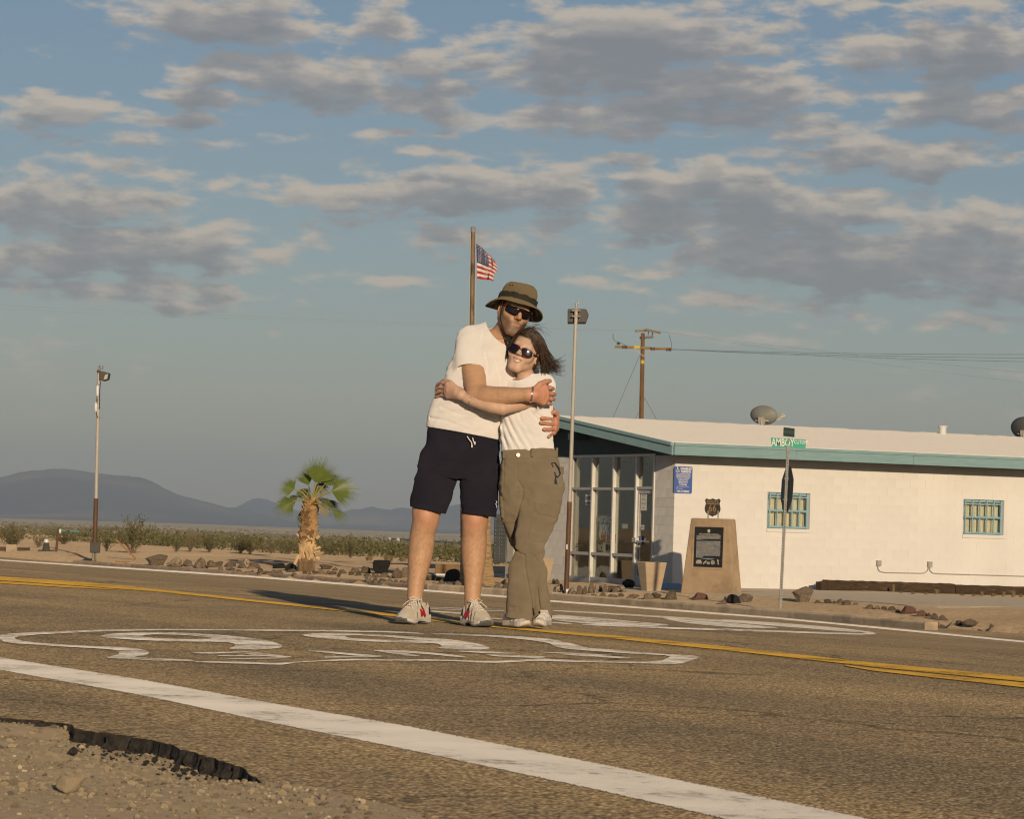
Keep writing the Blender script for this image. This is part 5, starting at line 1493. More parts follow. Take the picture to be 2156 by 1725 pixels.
TIMBER = M('old railway timber', (.045, .028, .014), .9, (.085, .052, .026), 2.5, 9, stretch=(1, 1, 9), bump=(14, .9, .02), col3=(.15, .10, .055), scale3=4, lo3=.56, hi3=.68)
def timbers():
    rng = random.Random(9)
    for i, (x0, yt0, yb0, x1, yt1, yb1, lab) in enumerate([(1729, 1226, 1243, 1742, 1224, 1244, 'short dark end of old timber at the left end of the row'), (1743, 1222, 1245, 2011, 1230, 1250.5, 'long dark old timber lying against the foot of the white wall'), (2013.5, 1232, 1251, 2300, 1241, 1263, 'dark old timber continuing to the right edge along the wall')]):
        off = -.75
        p0 = hit(x0, yb0, E2, W(0, off, 0)); p1 = hit(x1, yb1, E2, W(0, off, 0)); q0 = hit(x0, yt0, E2, W(0, off, 0)); q1 = hit(x1, yt1, E2, W(0, off, 0))
        t = thing('railway_timber', lab, 'timber', tuple(p0))
        n = 26 if i else 4; dp = .24; V = []; F = []
        for k in range(n+1):
            f = k/n; a = p0.lerp(p1, f) - EZ*.08; c = q0.lerp(q1, f)
            j = lambda s: rng.uniform(-s, s)
            V += [a+E2*j(.01), c+E2*(.012+j(.01))+EZ*j(.008), c+E2*dp+EZ*j(.01), a+E2*dp]
        for k in range(n):
            for e in range(4): F.append((k*4+e, k*4+(e+1) % 4, k*4+4+(e+1) % 4, k*4+4+e))
        F += [(3, 2, 1, 0), tuple(n*4+e for e in range(4))]
        m = MB(); m.add(V, F); m.build('beam', TIMBER, t, bevel=.008)
timbers()
BOXW = M('brown wooden box', (.22, .13, .055), .8, (.30, .19, .085), 2, 8, stretch=(1, 1, 9))
def crate():
    g = G(940, 1211); Y = g.y; k = ppm(Y)
    t = thing('wooden_box', 'brown wooden box lying behind the rocks between the man\'s legs', 'wooden box', tuple(g))
    A = P(917, 1211, Y); B = P(954, 1211, Y); C3 = P(973, 1209, Y+.5); h = 22/k
    A.z = B.z = C3.z = g.z
    for z in (0, 1):
        for (p, q) in ((A, B), (B, C3), (A+C3-B, C3), (A, A+C3-B)):
            m = MB(); m.beam(p+EZ*(h*(.25+.5*z)), q+EZ*(h*(.25+.5*z)), .03, h*.48); m.build('plank', BOXW, t)
    m = MB(); m.add([p+EZ*.02 for p in (A, B, C3, A+C3-B)], [(0, 1, 2, 3)]); m.build('base', BOXW, t)
    m = MB(); p = G(913, 1213); q = P(962, 1213.5, p.y); q.z = p.z; m.tube([p+EZ*.03, q+EZ*.03], .03, 10); tag(m.build('pipe', WPLAST, None, origin=p), 'white plastic pipe lying in front of the wooden box', 'pipe')
    m = MB(); p = G(1038, 1214); q = P(1062, 1214.5, p.y); q.z = p.z; m.tube([p+EZ*.03, q+EZ*.03], .03, 10); tag(m.build('pipe', WPLAST, None, origin=p), 'short white pipe lying under the mailboxes', 'pipe')
crate()
def mailbox():
    s = lambda x, y, Y: P(980.2+x*.12482, 1053.9+y*.12482, Y)
    g = G(1052, 1218); Y = g.y; k = ppm(Y)
    CB = M('grey mailbox metal', (.17, .17, .145), .5, (.21, .21, .18), 5); CD = M('grey mailbox door', (.15, .15, .13), .45, (.18, .18, .155), 6, rand=.06); CREAM = M('cream panel', (.52, .47, .36), .7, (.58, .53, .42), 3)
    t = thing('mailbox_unit', 'grey bank of parcel and letter boxes between the couple', 'mailbox', tuple(g))
    an = R(58); ef = Vector((math.cos(an), -math.sin(an), 0)); eb = Vector((math.sin(an), math.cos(an), 0)); n = -eb
    A = s(462, 1050, Y); Bx = s(690, 1050, Y); w = (Bx.x-A.x)/math.cos(an); z0 = s(570, 1045, Y).z; z1 = s(570, 235, Y).z
    c = lambda u, z, d=0: A + ef*u + Vector((0, 0, z-A.z)) + n*d
    m = MB(); m.box(c(w/2, (z0+z1)/2, -.23), (w/2, .23, (z1-z0)/2), (ef, eb, EZ)); m.build('cabinet', CB, t, bevel=.008)
    ys = [308, 350, 410, 470, 535, 600, 663, 725, 780]
    for col in range(2):
        u0 = .04 + col*(w/2-.02); u1 = u0 + w/2-.06
        for i in range(len(ys)-1):
            za = s(570, ys[i], Y).z; zb_ = s(570, ys[i+1], Y).z
            m = MB(); m.box(c((u0+u1)/2, (za+zb_)/2, .004), ((u1-u0)/2, .008, (za-zb_)/2-.006), (ef, eb, EZ)); d = m.build('door', CD, t)
            m = MB(); m.tube([c(u0+.06, (za+zb_)/2, .012), c(u0+.06, (za+zb_)/2, .03)], .012, 8); m.build('lock', GALV, d)
        for (ya, yb_) in ((790, 1030),):
            za = s(570, ya, Y).z; zb_ = s(570, yb_, Y).z
            m = MB(); m.box(c((u0+u1)/2, (za+zb_)/2, .004), ((u1-u0)/2, .008, (za-zb_)/2-.006), (ef, eb, EZ)); d = m.build('parcel_door', CD, t)
            m = MB(); m.tube([c(u0+.06, za-.16, .012), c(u0+.06, za-.16, .03)], .014, 8); m.build('lock', GALV, d)
    m = MB(); m.box(c(w+.14, (z0+z1)/2, -.22), (.137, .20, (z1-z0)/2-.02), (ef, eb, EZ)); m.build('side_panel', CREAM, t, bevel=.005)
    m = MB(); zz = (g.z-.05+z0-.03)/2; m.box(c(w*.92, zz, -.24), (.13, .16, z0-.03-zz), (ef, eb, EZ)); m.build('pedestal', CREAM, t)
mailbox()

# ------------------------------------------------------------------ rocks
ROCK = M('dark volcanic rock', (.115, .086, .058), .95, (.23, .17, .11), 9, 9, bump=(26, 1.0, .03), rand=.30, col3=(.38, .28, .175), scale3=6, lo3=.55, hi3=.72)
ROCKB = M('black lava rock', (.014, .012, .011), .85, (.035, .030, .026), 9, 9, bump=(24, 1.0, .03), rand=.2)
ROCKR = M('reddish rock', (.17, .085, .058), .95, (.25, .14, .095), 7, 9, bump=(26, 1.0, .03), rand=.15)
ROCKT = M('brown and pale rock', (.20, .15, .10), .95, (.46, .35, .225), 7, 9, bump=(26, 1.0, .03), rand=.25, col3=(.07, .055, .04), scale3=5)
def rock_mesh(seed, sub_=3):
    bm = bmesh.new(); bmesh.ops.create_icosphere(bm, subdivisions=sub_, radius=1)
    co = np.array([v.co[:] for v in bm.verts]); rng = np.random.default_rng(seed)
    # cut flat faces, then roughen
    for _ in range(13):
        n = rng.normal(size=3); n /= np.linalg.norm(n); h = rng.uniform(.42, .80); d = co@n - h
        co = co - np.clip(d, 0, None)[:, None]*n*.96
    co = co*(1 + (fbm(co*2.2+seed*9.1, 4, seed)[:, None]-.5)*.26)
    co = co + (fbm(co*6+seed, 3, seed+3)[:, None]-.5)*.10*co
    lo, hi = co.min(0), co.max(0); co = (co-(lo+hi)/2)/((hi-lo)/2)
    co[:, :2] *= (1+.55*np.clip(-co[:, 2], 0, 1))[:, None]; co[:, :2] /= np.abs(co[:, :2]).max(); co[:, 2] = (co[:, 2]+1)*.5
    for v, c in zip(bm.verts, co): v.co = c
    me = bpy.data.meshes.new('rock'); bm.to_mesh(me); bm.free()
    return me
ROCKS = {}
for nm, mt, k in (('d', ROCK, 9), ('b', ROCKB, 4), ('r', ROCKR, 3), ('t', ROCKT, 5)):
    ROCKS[nm] = []
    for i in range(k):
        me = rock_mesh(11*i+ord(nm)); me.materials.append(mt); me.polygons.foreach_set('use_smooth', [False]*len(me.polygons)); ROCKS[nm].append(me)
rk = random.Random(21)
def rock(x0, y0, x1, y1, kind='d', label=None, group=None):
    cx = (x0+x1)/2; g = G(cx, y1); k = ppm(g.y); w = (x1-x0)/k/2; h = (y1-y0)/k
    dp = w*rk.uniform(.75, 1.0)
    o = bpy.data.objects.new('rock', rk.choice(ROCKS[kind])); C.objects.link(o)
    o.location = (g.x, g.y+dp*.8, float(ground_z(g.x, g.y+dp*.8)) - h*.22); o.scale = (w*1.16, dp, h*1.26); o.rotation_euler = (0, 0, rk.choice((0, math.pi)) + rk.uniform(-.25, .25))
    tag(o, label, 'rock', group)
    if label and label.startswith('*'): SMALL.append((o, cx, x1-x0, y1-y0))
    return o
zL = lambda a: (a[0]*.2956, 736.6+a[1]*.2956, a[2]*.2956, 736.6+a[3]*.2956)
zM = lambda a: (509.9+a[0]*.2628, 906.6+a[1]*.2628, 509.9+a[2]*.2628, 906.6+a[3]*.2628)
zR3 = lambda a: (1161.5+a[0]*.27927, 821.6+a[1]*.27927, 1161.5+a[2]*.27927, 821.6+a[3]*.27927)
zR4 = lambda a: (1614.9+a[0]*.31207, 821.6+a[1]*.31207, 1614.9+a[2]*.31207, 821.6+a[3]*.31207)
MARKS = [(321, 'the big leftmost boulder'), (523, 'the tall pale rock'), (645, 'the palm trunk'), (802, 'the jagged black block'), (888, "the man's palm-side leg"), (998, "the man's other leg"), (1191, 'the right lamp post'), (1322, 'the black rock by the door'), (1431, "the monument's left foot"), (1566, "the monument's right foot"), (1641, 'the street sign post'), (1915, 'the larger reddish rock'), (2060, 'the right picture edge')]
TMARKS = [(1743, 'the left end of the long timber'), (1950, 'the kerb end'), (2013, 'the joint between the timbers')]
ORD = ['first', 'second', 'third', 'fourth', 'fifth', 'sixth', 'seventh', 'eighth', 'ninth', 'tenth', 'eleventh', 'twelfth', 'thirteenth', 'fourteenth']
def label_by_neighbour(items, marks, noun):
    """items: (object, x, width, height) -> labels such as 'flat dark rock, third to the right of the palm trunk'"""
    by = {}
    for it in items:
        m = min(marks, key=lambda q: abs(q[0]-it[1])); by.setdefault((m, it[1] >= m[0]), []).append(it)
    for (m, right), L_ in by.items():
        L_.sort(key=lambda it: abs(it[1]-m[0]))
        for i, (o, x, w, h) in enumerate(L_):
            sh = 'flat' if w > h*1.9 else ('upright' if h > w*.95 else 'angular')
            o['label'] = '%s %s, %s to the %s of %s' % (sh, noun, ORD[min(i, 13)], 'right' if right else 'left', m[1])
SMALL = []
def rocks():
    big = [((1035, 1465, 1178, 1545), 'd', 'big grey boulder at the left end of the rock row'), ((1183, 1480, 1293, 1545), 't', 'brown and white boulder second from the left in the rock row'),
           ((1293, 1495, 1378, 1548), 'd', 'dark round boulder third from the left in the rock row'), ((1380, 1482, 1468, 1552), 't', 'brown boulder with pale left face, fourth in the rock row'),
           ((1462, 1505, 1540, 1552), 'd', 'brown boulder fifth from the left in the rock row'), ((1525, 1508, 1585, 1550), 'd', 'small brown boulder wedged sixth in the rock row'), ((1597, 1508, 1680, 1550), 'd', 'low brown boulder left of the pale pair of rocks'),
           ((1690, 1515, 1752, 1558), 'd', 'brown rock leaning on the pale rock left of the palm'), ((1715, 1485, 1790, 1548), 't', 'tall pale-faced rock left of the palm'), ((1765, 1512, 1835, 1562), 't', 'flat pale rock beside the tall pale-faced rock')]
    for a, k, l in big: rock(*zL(a), k, l, 'rocks along the kerb')
    for a, k, l in [((235, 1065, 345, 1110), 'b', 'black lava rock left of the palm trunk'), ((345, 1068, 432, 1125), 'b', 'black lava rock touching the left of the palm trunk'), ((620, 1075, 722, 1115), 'd', 'big grey boulder right of the palm trunk'),
                    ((855, 1105, 945, 1142), 'd', 'flat grey boulder midway between palm and man'), ((940, 1092, 1030, 1145), 'd', 'rounded grey boulder beside the black lava block'), ((1050, 1045, 1175, 1152), 'b', 'tall jagged black lava block left of the man\'s leg'),
                    ((1195, 1105, 1278, 1185), 'd', 'tan rounded boulder just left of the man\'s leg'), ((1268, 1100, 1345, 1180), 'd', 'grey rounded boulder partly behind the man\'s leg'), ((1620, 1115, 1755, 1212), 'b', 'black lava block between the man\'s legs')]:
        rock(*zM(a), k, l, 'rocks along the kerb')
    g1 = 'small rocks edging the bed left of the couple'; l1 = '*'
    for a in [(60, 1060, 140, 1110), (110, 1115, 175, 1155), (225, 1115, 272, 1150), (265, 1118, 330, 1150), (350, 1110, 440, 1136), (390, 1147, 440, 1172), (480, 1125, 525, 1151), (520, 1125, 556, 1158), (560, 1125, 610, 1151), (605, 1115, 665, 1149), (665, 1122, 722, 1156), (720, 1098, 765, 1122), (700, 1130, 758, 1158), (758, 1145, 790, 1173), (765, 1115, 842, 1149), (850, 1135, 902, 1161), (900, 1140, 962, 1166), (970, 1145, 1020, 1173), (1035, 1148, 1072, 1181), (1065, 1155, 1106, 1181), (1095, 1142, 1182, 1179), (160, 1128, 235, 1152), (20, 1140, 90, 1152)]:
        rock(*zM(a), 'd', l1, g1)
    for a in [(1548, 1552, 1592, 1581), (1600, 1555, 1640, 1582), (1635, 1553, 1674, 1583), (1675, 1572, 1720, 1590), (1770, 1580, 1812, 1600)]: rock(*zL(a), 'd', l1, g1)
    l2 = '*'; g2 = 'small rocks behind the man'
    for a in [(975, 1175, 1042, 1221), (1040, 1190, 1092, 1221), (1090, 1195, 1152, 1226), (1150, 1190, 1212, 1223), (1210, 1205, 1252, 1236), (1250, 1205, 1312, 1233), (1300, 1190, 1342, 1231), (1475, 1160, 1547, 1201), (1545, 1175, 1602, 1202), (1515, 1215, 1572, 1253), (1560, 1210, 1642, 1263), (1640, 1220, 1702, 1261), (1700, 1215, 1762, 1271), (1910, 1230, 1965, 1265), (1945, 1250, 2010, 1275), (2010, 1235, 2080, 1268), (2060, 1190, 2130, 1235), (2080, 1225, 2150, 1270), (2020, 1265, 2075, 1290), (1925, 1268, 1985, 1292)]:
        rock(*zM(a), 't' if rk.random() < .2 else 'd', l2, g2)
    l3 = '*'; g3 = 'rock border below the entrance'
    for a in [(0, 1425, 30, 1468), (22, 1425, 60, 1470), (125, 1490, 185, 1556), (185, 1475, 240, 1545), (230, 1478, 272, 1545), (270, 1455, 322, 1535), (318, 1468, 352, 1535), (350, 1475, 387, 1520), (385, 1465, 422, 1525), (420, 1480, 472, 1521), (455, 1485, 510, 1525), (500, 1470, 560, 1525), (60, 1520, 120, 1560), (140, 1530, 190, 1568)]:
        rock(*zR3(a), 't' if rk.random() < .35 else 'd', l3, g3)
    for a, k, l in [((0, 1490, 92, 1572), 't', 'large brown rock leaning at the foot of the lamp post'), ((520, 1430, 632, 1497), 'b', 'black lava rock before the glass door'), ((690, 1535, 775, 1581), 'd', 'dark angular rock in front of the planter'), ((855, 1515, 947, 1583), 'd', 'grey upright boulder beside the left foot of the monument'),
                    ((1060, 1532, 1187, 1583), 'r', 'flat reddish rock at the foot of the monument'), ((1320, 1545, 1422, 1611), 'b', 'black rough rock at the right foot of the monument'), ((1410, 1540, 1525, 1602), 'd', 'dark rock rightmost of the pile beside the monument'), ((565, 1540, 662, 1581), 't', 'pale sandy rock before the planter')]:
        rock(*zR3(a), k, l, 'rocks round the monument')
    l4 = '*'; g4 = 'small rocks before the entrance'
    for a in [(260, 1550, 300, 1569), (300, 1542, 346, 1571), (345, 1525, 417, 1569), (420, 1543, 500, 1571), (500, 1533, 546, 1561), (760, 1530, 826, 1576), (1265, 1580, 1332, 1621), (1290, 1560, 1345, 1600)]: rock(*zR3(a), 'd', l4, g4)
    rock(*zR4((180, 1330, 303, 1433)), 'd', 'large dark boulder standing right of the street sign post', 'rocks right of the sign')
    rock(*zR4((905, 1460, 1017, 1513)), 'r', 'larger reddish rock toward the right end of the kerb', 'rocks right of the sign')
    rock(*zR4((1005, 1488, 1092, 1529)), 'r', 'smaller reddish rock beside the larger reddish one', 'rocks right of the sign')
    l5 = '*'; g5 = 'sparse row of rocks right of the sign'
    for a in [(320, 1420, 366, 1439), (383, 1412, 436, 1441), (440, 1425, 477, 1443), (470, 1408, 521, 1443), (505, 1420, 576, 1456), (580, 1435, 617, 1453), (665, 1450, 722, 1479), (720, 1455, 766, 1481), (770, 1462, 812, 1483), (810, 1462, 882, 1491), (1100, 1508, 1162, 1546), (1155, 1520, 1227, 1556), (1270, 1560, 1332, 1586), (1320, 1555, 1422, 1596), (1160, 1585, 1207, 1606), (1500, 1590, 1532, 1611), (1075, 1505, 1110, 1530), (860, 1480, 905, 1503)]: rock(*zR4(a), 'd', l5, g5)
    label_by_neighbour(SMALL, MARKS, 'dark rock')
    # the stone on the near verge
    g = G(145, 1672); k = ppm(g.y)
    o = bpy.data.objects.new('stone', rock_mesh(77, 4)); o.data.materials.append(M('smooth tan stone', (.30, .235, .145), .8, (.37, .29, .185), 20, bump=(60, .4, .004))); C.objects.link(o)
    o.data.polygons.foreach_set('use_smooth', [True]*len(o.data.polygons))
    o.location = (g.x, g.y, g.z-.003); o.scale = (36/k, 30/k, 42/k); tag(o, 'smooth tan stone on the gravel in the near left corner', 'stone')
rocks()

# ------------------------------------------------------------------ odds and ends at the left
def oddments():
    s = lambda x, y: (x*.2956, 736.6+y*.2956)
    g = G(*s(328, 1438)); k = ppm(g.y)
    t = thing('traffic_cone', 'stubby dark cone with white top on the sand at left', 'cone', tuple(g))
    m = MB(); h = 88*.2956/k; m.tube([g, g+EZ*(h*.72)], [.14, .085], 16); m.box(g+EZ*.02, (.24, .24, .03)); m.build('body', M('dirty dark rubber', (.06, .052, .045), .8, (.09, .08, .065), 6), t)
    m = MB(); m.tube([g+EZ*(h*.72), g+EZ*h], [.088, .07], 16); m.build('cone_top', WPLAST, t)
    g = G(*s(397, 1440)); top = P(*s(418, 1268), g.y); 
    t = thing('wooden_stake', 'thin leaning brown stake with a turquoise ribbon at left', 'stake', tuple(g))
    m = MB(); m.tube([g-EZ*.2, top], [.045, .04], 8); m.build('stake', RUST, t)
    m = MB(); pts = [P(*s(x, y), g.y+dy) for x, y, dy in ((420, 1280, 0), (450, 1287, .1), (490, 1289, .0), (530, 1294, .15), (565, 1300, .05))]
    for i in range(4): m.quad(pts[i]-EZ*.02, pts[i+1]-EZ*.02, pts[i+1]+EZ*.012, pts[i]+EZ*.012)
    m.build('ribbon', M('turquoise ribbon', (.10, .36, .33), .6), t, fix=False)
    m = MB(); c = P(*s(428, 1290), g.y-.06); m.tube([c+EZ*.06, c, c-EZ*.1], [.02, .055, .015], 7); m.build('rag', WPLAST, t)
    PL = M('orange-brown plank', (.30, .15, .05), .8, (.38, .21, .08), 3, stretch=(8, 1, 8))
    def plank(label, a, b, w=.14, h=.045, lift0=.03, lift1=.03, mat=None):
        p, q = G(*s(*a)), G(*s(*b)); q = Vector((q.x, p.y, p.z)); m = MB(); m.beam(p+EZ*lift0, q+EZ*lift1, w, h); tag(m.build('plank', mat or PL, None, origin=p), label, 'plank', 'planks by the rock row')
    plank('plank propped up at a slant left of the rock row', (820, 1500), (945, 1503), lift0=.62, lift1=.06)
    plank('bright plank lying flat left of the rock row', (822, 1518), (945, 1510))
    plank('short bright plank in front of the flat one', (840, 1528), (945, 1530))
    plank('thin bright lath on the sand left of the lamp post', (487, 1470), (550, 1470), w=.08, h=.02)
    DK = M('dark old board', (.085, .05, .03), .9, (.12, .075, .045), 4)
    plank('long dark board on the sand at the left edge', (-60, 1435), (190, 1436), w=.2, h=.14, lift0=.08, lift1=.08, mat=DK)
    g = G(*s(82, 1442)); m = MB(); m.box(g+EZ*.11, (.17, .12, .14)); tag(m.build('concrete_block', KERBM, None, origin=g, bevel=.01), 'small concrete block in front of the dark board', 'block')
oddments()
# ------------------------------------------------------------------ plants
def leaf_mat(name, c1, c2, rough=.55, trans=.25):
    m, nt, b, out = new_mat(name); L = nt.links.new
    n = noise_node(nt, 3.0, 3, .6)
    oi = node(nt, 'ShaderNodeObjectInfo')
    c = ramp(nt, n.outputs[0], [(.3, c1), (.7, c2)])
    L(c.outputs[0], b.inputs['Base Color']); b.inputs['Roughness'].default_value = rough; b.inputs['Diffuse Roughness'].default_value = 0
    tl = node(nt, 'ShaderNodeBsdfTranslucent'); L(c.outputs[0], tl.inputs[0])
    mx = node(nt, 'ShaderNodeMixShader'); mx.inputs[0].default_value = trans
    L(b.outputs[0], mx.inputs[1]); L(tl.outputs[0], mx.inputs[2]); L(mx.outputs[0], out.inputs[0])
    return m
CREOSOTE = leaf_mat('creosote leaf', (.115, .115, .026), (.195, .175, .048))
CREOSOTE2 = leaf_mat('olive leaf', (.11, .105, .028), (.18, .16, .05))
DRYBUSH = leaf_mat('dry twig leaf', (.26, .19, .10), (.36, .27, .15))
DRYGRASS = leaf_mat('dry straw', (.34, .24, .11), (.46, .34, .17))
STEM = M('grey twig', (.14, .10, .065), .9, (.22, .165, .11), 6)
def bush_meshes(seed, nstem=26, nleaf=1500, spread=.55, dense=1.0, leaf=.030, lean=.0):
    """unit bush about 2 wide and 1 high: stems fanning out of the base and many small leaves along the twigs"""
    rng = np.random.default_rng(seed); ms = MB(); ends = []
    for i in range(nstem):
        an = rng.uniform(0, 2*math.pi); out = rng.uniform(.15, 1.0)**.8; h = rng.uniform(.55, 1.0)*(1.05-.38*out)
        p = [Vector((0.03*math.cos(an), .03*math.sin(an), 0))]
        for k in range(1, 6):
            f = k/5; r = out*f**1.05; a2 = an + rng.normal(0, .12)
            p.append(Vector((r*math.cos(a2), r*math.sin(a2), h*f**.85 + rng.normal(0, .02))))
        ms.tube(p, [.013, .011, .009, .007, .005, .003], 3, cap=False)
        for k in range(2, 6):
            for _ in range(3):
                b0 = p[k-1].lerp(p[k], rng.uniform(0, 1)); d = Vector(rng.normal(0, 1, 3)); d.z = abs(d.z)*.9+.2; d.normalize(); l = rng.uniform(.10, .24)
                e = b0 + d*l; ms.tube([b0, e], [.004, .002], 3, cap=False); ends.append((b0, e))
    ml = MB(); n = nleaf
    for i in range(n):
        b0, e = ends[rng.integers(len(ends))]; c = b0.lerp(e, rng.uniform(.1, 1.12)) + Vector(rng.normal(0, .022, 3))
        if c.z < .02: c.z = .02 + abs(c.z)*.3
        a = Vector(rng.normal(0, 1, 3)).normalized(); b = a.orthogonal().normalized(); s = leaf*rng.uniform(.6, 1.3)
        ml.add([c-a*s, c+b*s*.45, c+a*s, c-b*s*.45], [(0, 1, 2, 3)])
    return ms.mesh('stems'), ml.mesh('foliage')
BUSH = []
for i in range(4):
    st, fo = bush_meshes(30+i); st.materials.append(STEM); BUSH.append((st, fo))
def bush(name, label, cat, x, y, w, h, mesh, mat, group):
    g = G(x, y); k = ppm(g.y)
    t = thing(name, label, cat, (g.x, g.y, g.z-.02), group, rz=random.uniform(0, 6.28))
    t.scale = (w/k/2, w/k/2, h/k)
    st, fo = mesh
    o = bpy.data.objects.new('stems', st); C.objects.link(o); o.parent = t
    o = bpy.data.objects.new('foliage', fo); C.objects.link(o); o.parent = t
    if not fo.materials: fo.materials.append(mat)
    if fo.materials[0] != mat:
        o.material_slots[0].link = 'OBJECT'; o.material_slots[0].material = mat
    return t
def bushes():
    L = lambda a: ((a[0]+a[2])/2*.2956, 736.6+a[3]*.2956, (a[2]-a[0])*.2956, (a[3]-a[1])*.2956)
    Mz = lambda a: (509.9+(a[0]+a[2])/2*.2628, 906.6+a[3]*.2628, (a[2]-a[0])*.2628, (a[3]-a[1])*.2628)
    g = 'desert bushes beyond the road'; i = 0
    named = [(L((-60, 1235, 240, 1425)), 'large olive creosote bush at the left edge'), (L((215, 1290, 330, 1412)), 'smaller creosote bush right beside the one at the left edge'),
             (L((330, 1290, 575, 1388)), 'low olive bush behind the leaning stake'), (L((690, 1300, 830, 1440)), 'olive bush just right of the left lamp post'), (L((760, 1180, 1125, 1452)), 'tallest creosote bush, right of the left lamp post'),
             (L((1200, 1340, 1310, 1442)), 'low green bush left of the dry pale bush'), (L((1380, 1300, 1600, 1446)), 'green bush right of the dry pale bush'), (L((1590, 1325, 1830, 1452)), 'wide green bush above the row of boulders'),
             (Mz((-30, 840, 155, 992)), 'green bush far left of the palm trunk'), (Mz((290, 868, 450, 992)), 'green bush touching the left of the palm trunk'), (Mz((600, 890, 800, 1002)), 'low green bush right of the palm trunk'),
             (Mz((770, 820, 965, 1024)), 'tall creosote bush midway between palm and man'), (Mz((930, 905, 1120, 1012)), 'green bush behind the jagged black rock'), (Mz((1090, 915, 1335, 1015)), 'green bush at the left of the man\'s leg'),
             (Mz((1515, 945, 1770, 1012)), 'green bush seen between the man\'s legs')]
    rng = random.Random(5)
    for k, (a, lab) in enumerate(named):
        bush('creosote_bush', lab, 'bush', a[0], a[1], a[2]*1.05, a[3]*1.08, BUSH[k % 4], CREOSOTE if k % 3 else CREOSOTE2, g)
    st, fo = bush_meshes(60, 34, 1300, leaf=.022); st.materials.append(DRYBUSH)
    bush('dry_bush', 'tall dry straw-coloured bush left of the palm', 'bush', *L((1262, 1245, 1445, 1442)), (st, fo), DRYBUSH, g)
    bush('dry_bush', 'pale grey-green dry bush next to the palm', 'bush', *Mz((145, 850, 315, 988)), (st, fo), leaf_mat('pale sage leaf', (.19, .165, .09), (.27, .23, .135)), g)
    # tussocks of dry grass
    def tussock(seed, n=260):
        r = np.random.default_rng(seed); m = MB()
        for i in range(n):
            an = r.uniform(0, 6.28); o = r.uniform(0, .35); l = r.uniform(.6, 1.05); fl = r.uniform(.2, .85)
            b0 = Vector((o*math.cos(an), o*math.sin(an), 0)); d = Vector((math.cos(an)*fl, math.sin(an)*fl, 0)); sd_ = Vector((-math.sin(an), math.cos(an), 0))*.018
            p1 = b0 + d*.4 + EZ*l*.62; p2 = b0 + d*.95 + EZ*l*.86
            m.add([b0-sd_, b0+sd_, p1+sd_*.7, p1-sd_*.7, p2], [(0, 1, 2, 3), (3, 2, 4)])
        return m.mesh('blades')
    T1, T2 = tussock(1), tussock(2); WD = []
    for me in (T1, T2): me.materials.append(DRYGRASS)
    def tus(lab, a, grp='dry grass tussocks beyond the rocks'):
        gp = G(a[0], a[1]); k = ppm(gp.y); o = bpy.data.objects.new('grass_tussock', rng.choice((T1, T2))); C.objects.link(o)
        o.location = gp; o.scale = (a[2]/k/2, a[2]/k/2, a[3]/k); o.rotation_euler = (0, 0, rng.uniform(0, 6)); tag(o, lab, 'grass tussock', grp)
        if lab == '*': WD.append((o, a[0], a[2], a[3]))
    tus('dry yellow grass tussock left of the large straw one', Mz((960, 1000, 1075, 1047))); tus('large straw-coloured grass tussock above the jagged black rock', Mz((1100, 990, 1240, 1062))); tus('straw grass tussock at the left of the man\'s leg', Mz((1235, 1000, 1340, 1056)))
    tus('yellow grass tussock seen between the man\'s legs', Mz((1565, 1000, 1680, 1042)))
    # dry weeds along the timbers and the end of the kerb
    q = lambda a: (1614.9+(a[0]+a[2])/2*.31207, 821.6+a[3]*.31207, (a[2]-a[0])*.31207, (a[3]-a[1])*.31207)
    lw = '*'
    for a in [(425, 1315, 500, 1356), (570, 1330, 615, 1358), (640, 1345, 670, 1365), (835, 1300, 870, 1370), (885, 1355, 925, 1378), (960, 1360, 1010, 1385), (1050, 1362, 1095, 1388), (1110, 1335, 1180, 1385), (1190, 1345, 1230, 1372), (1290, 1370, 1350, 1395), (1370, 1372, 1420, 1398), (1425, 1350, 1475, 1398), (1490, 1365, 1560, 1400), (1570, 1350, 1620, 1400), (1630, 1345, 1690, 1402), (1690, 1372, 1740, 1405)]:
        tus(lw, q(a), 'dry weeds along the timbers')
    lk = '*'
    for a in [(810, 1540, 880, 1592), (880, 1520, 935, 1592), (935, 1560, 985, 1596), (1120, 1545, 1180, 1585), (1080, 1560, 1130, 1600), (1385, 1555, 1440, 1585)]: tus(lk, q(a), 'dry weeds at the kerb end')
    label_by_neighbour(WD, TMARKS, 'wispy dry weed')
bushes()
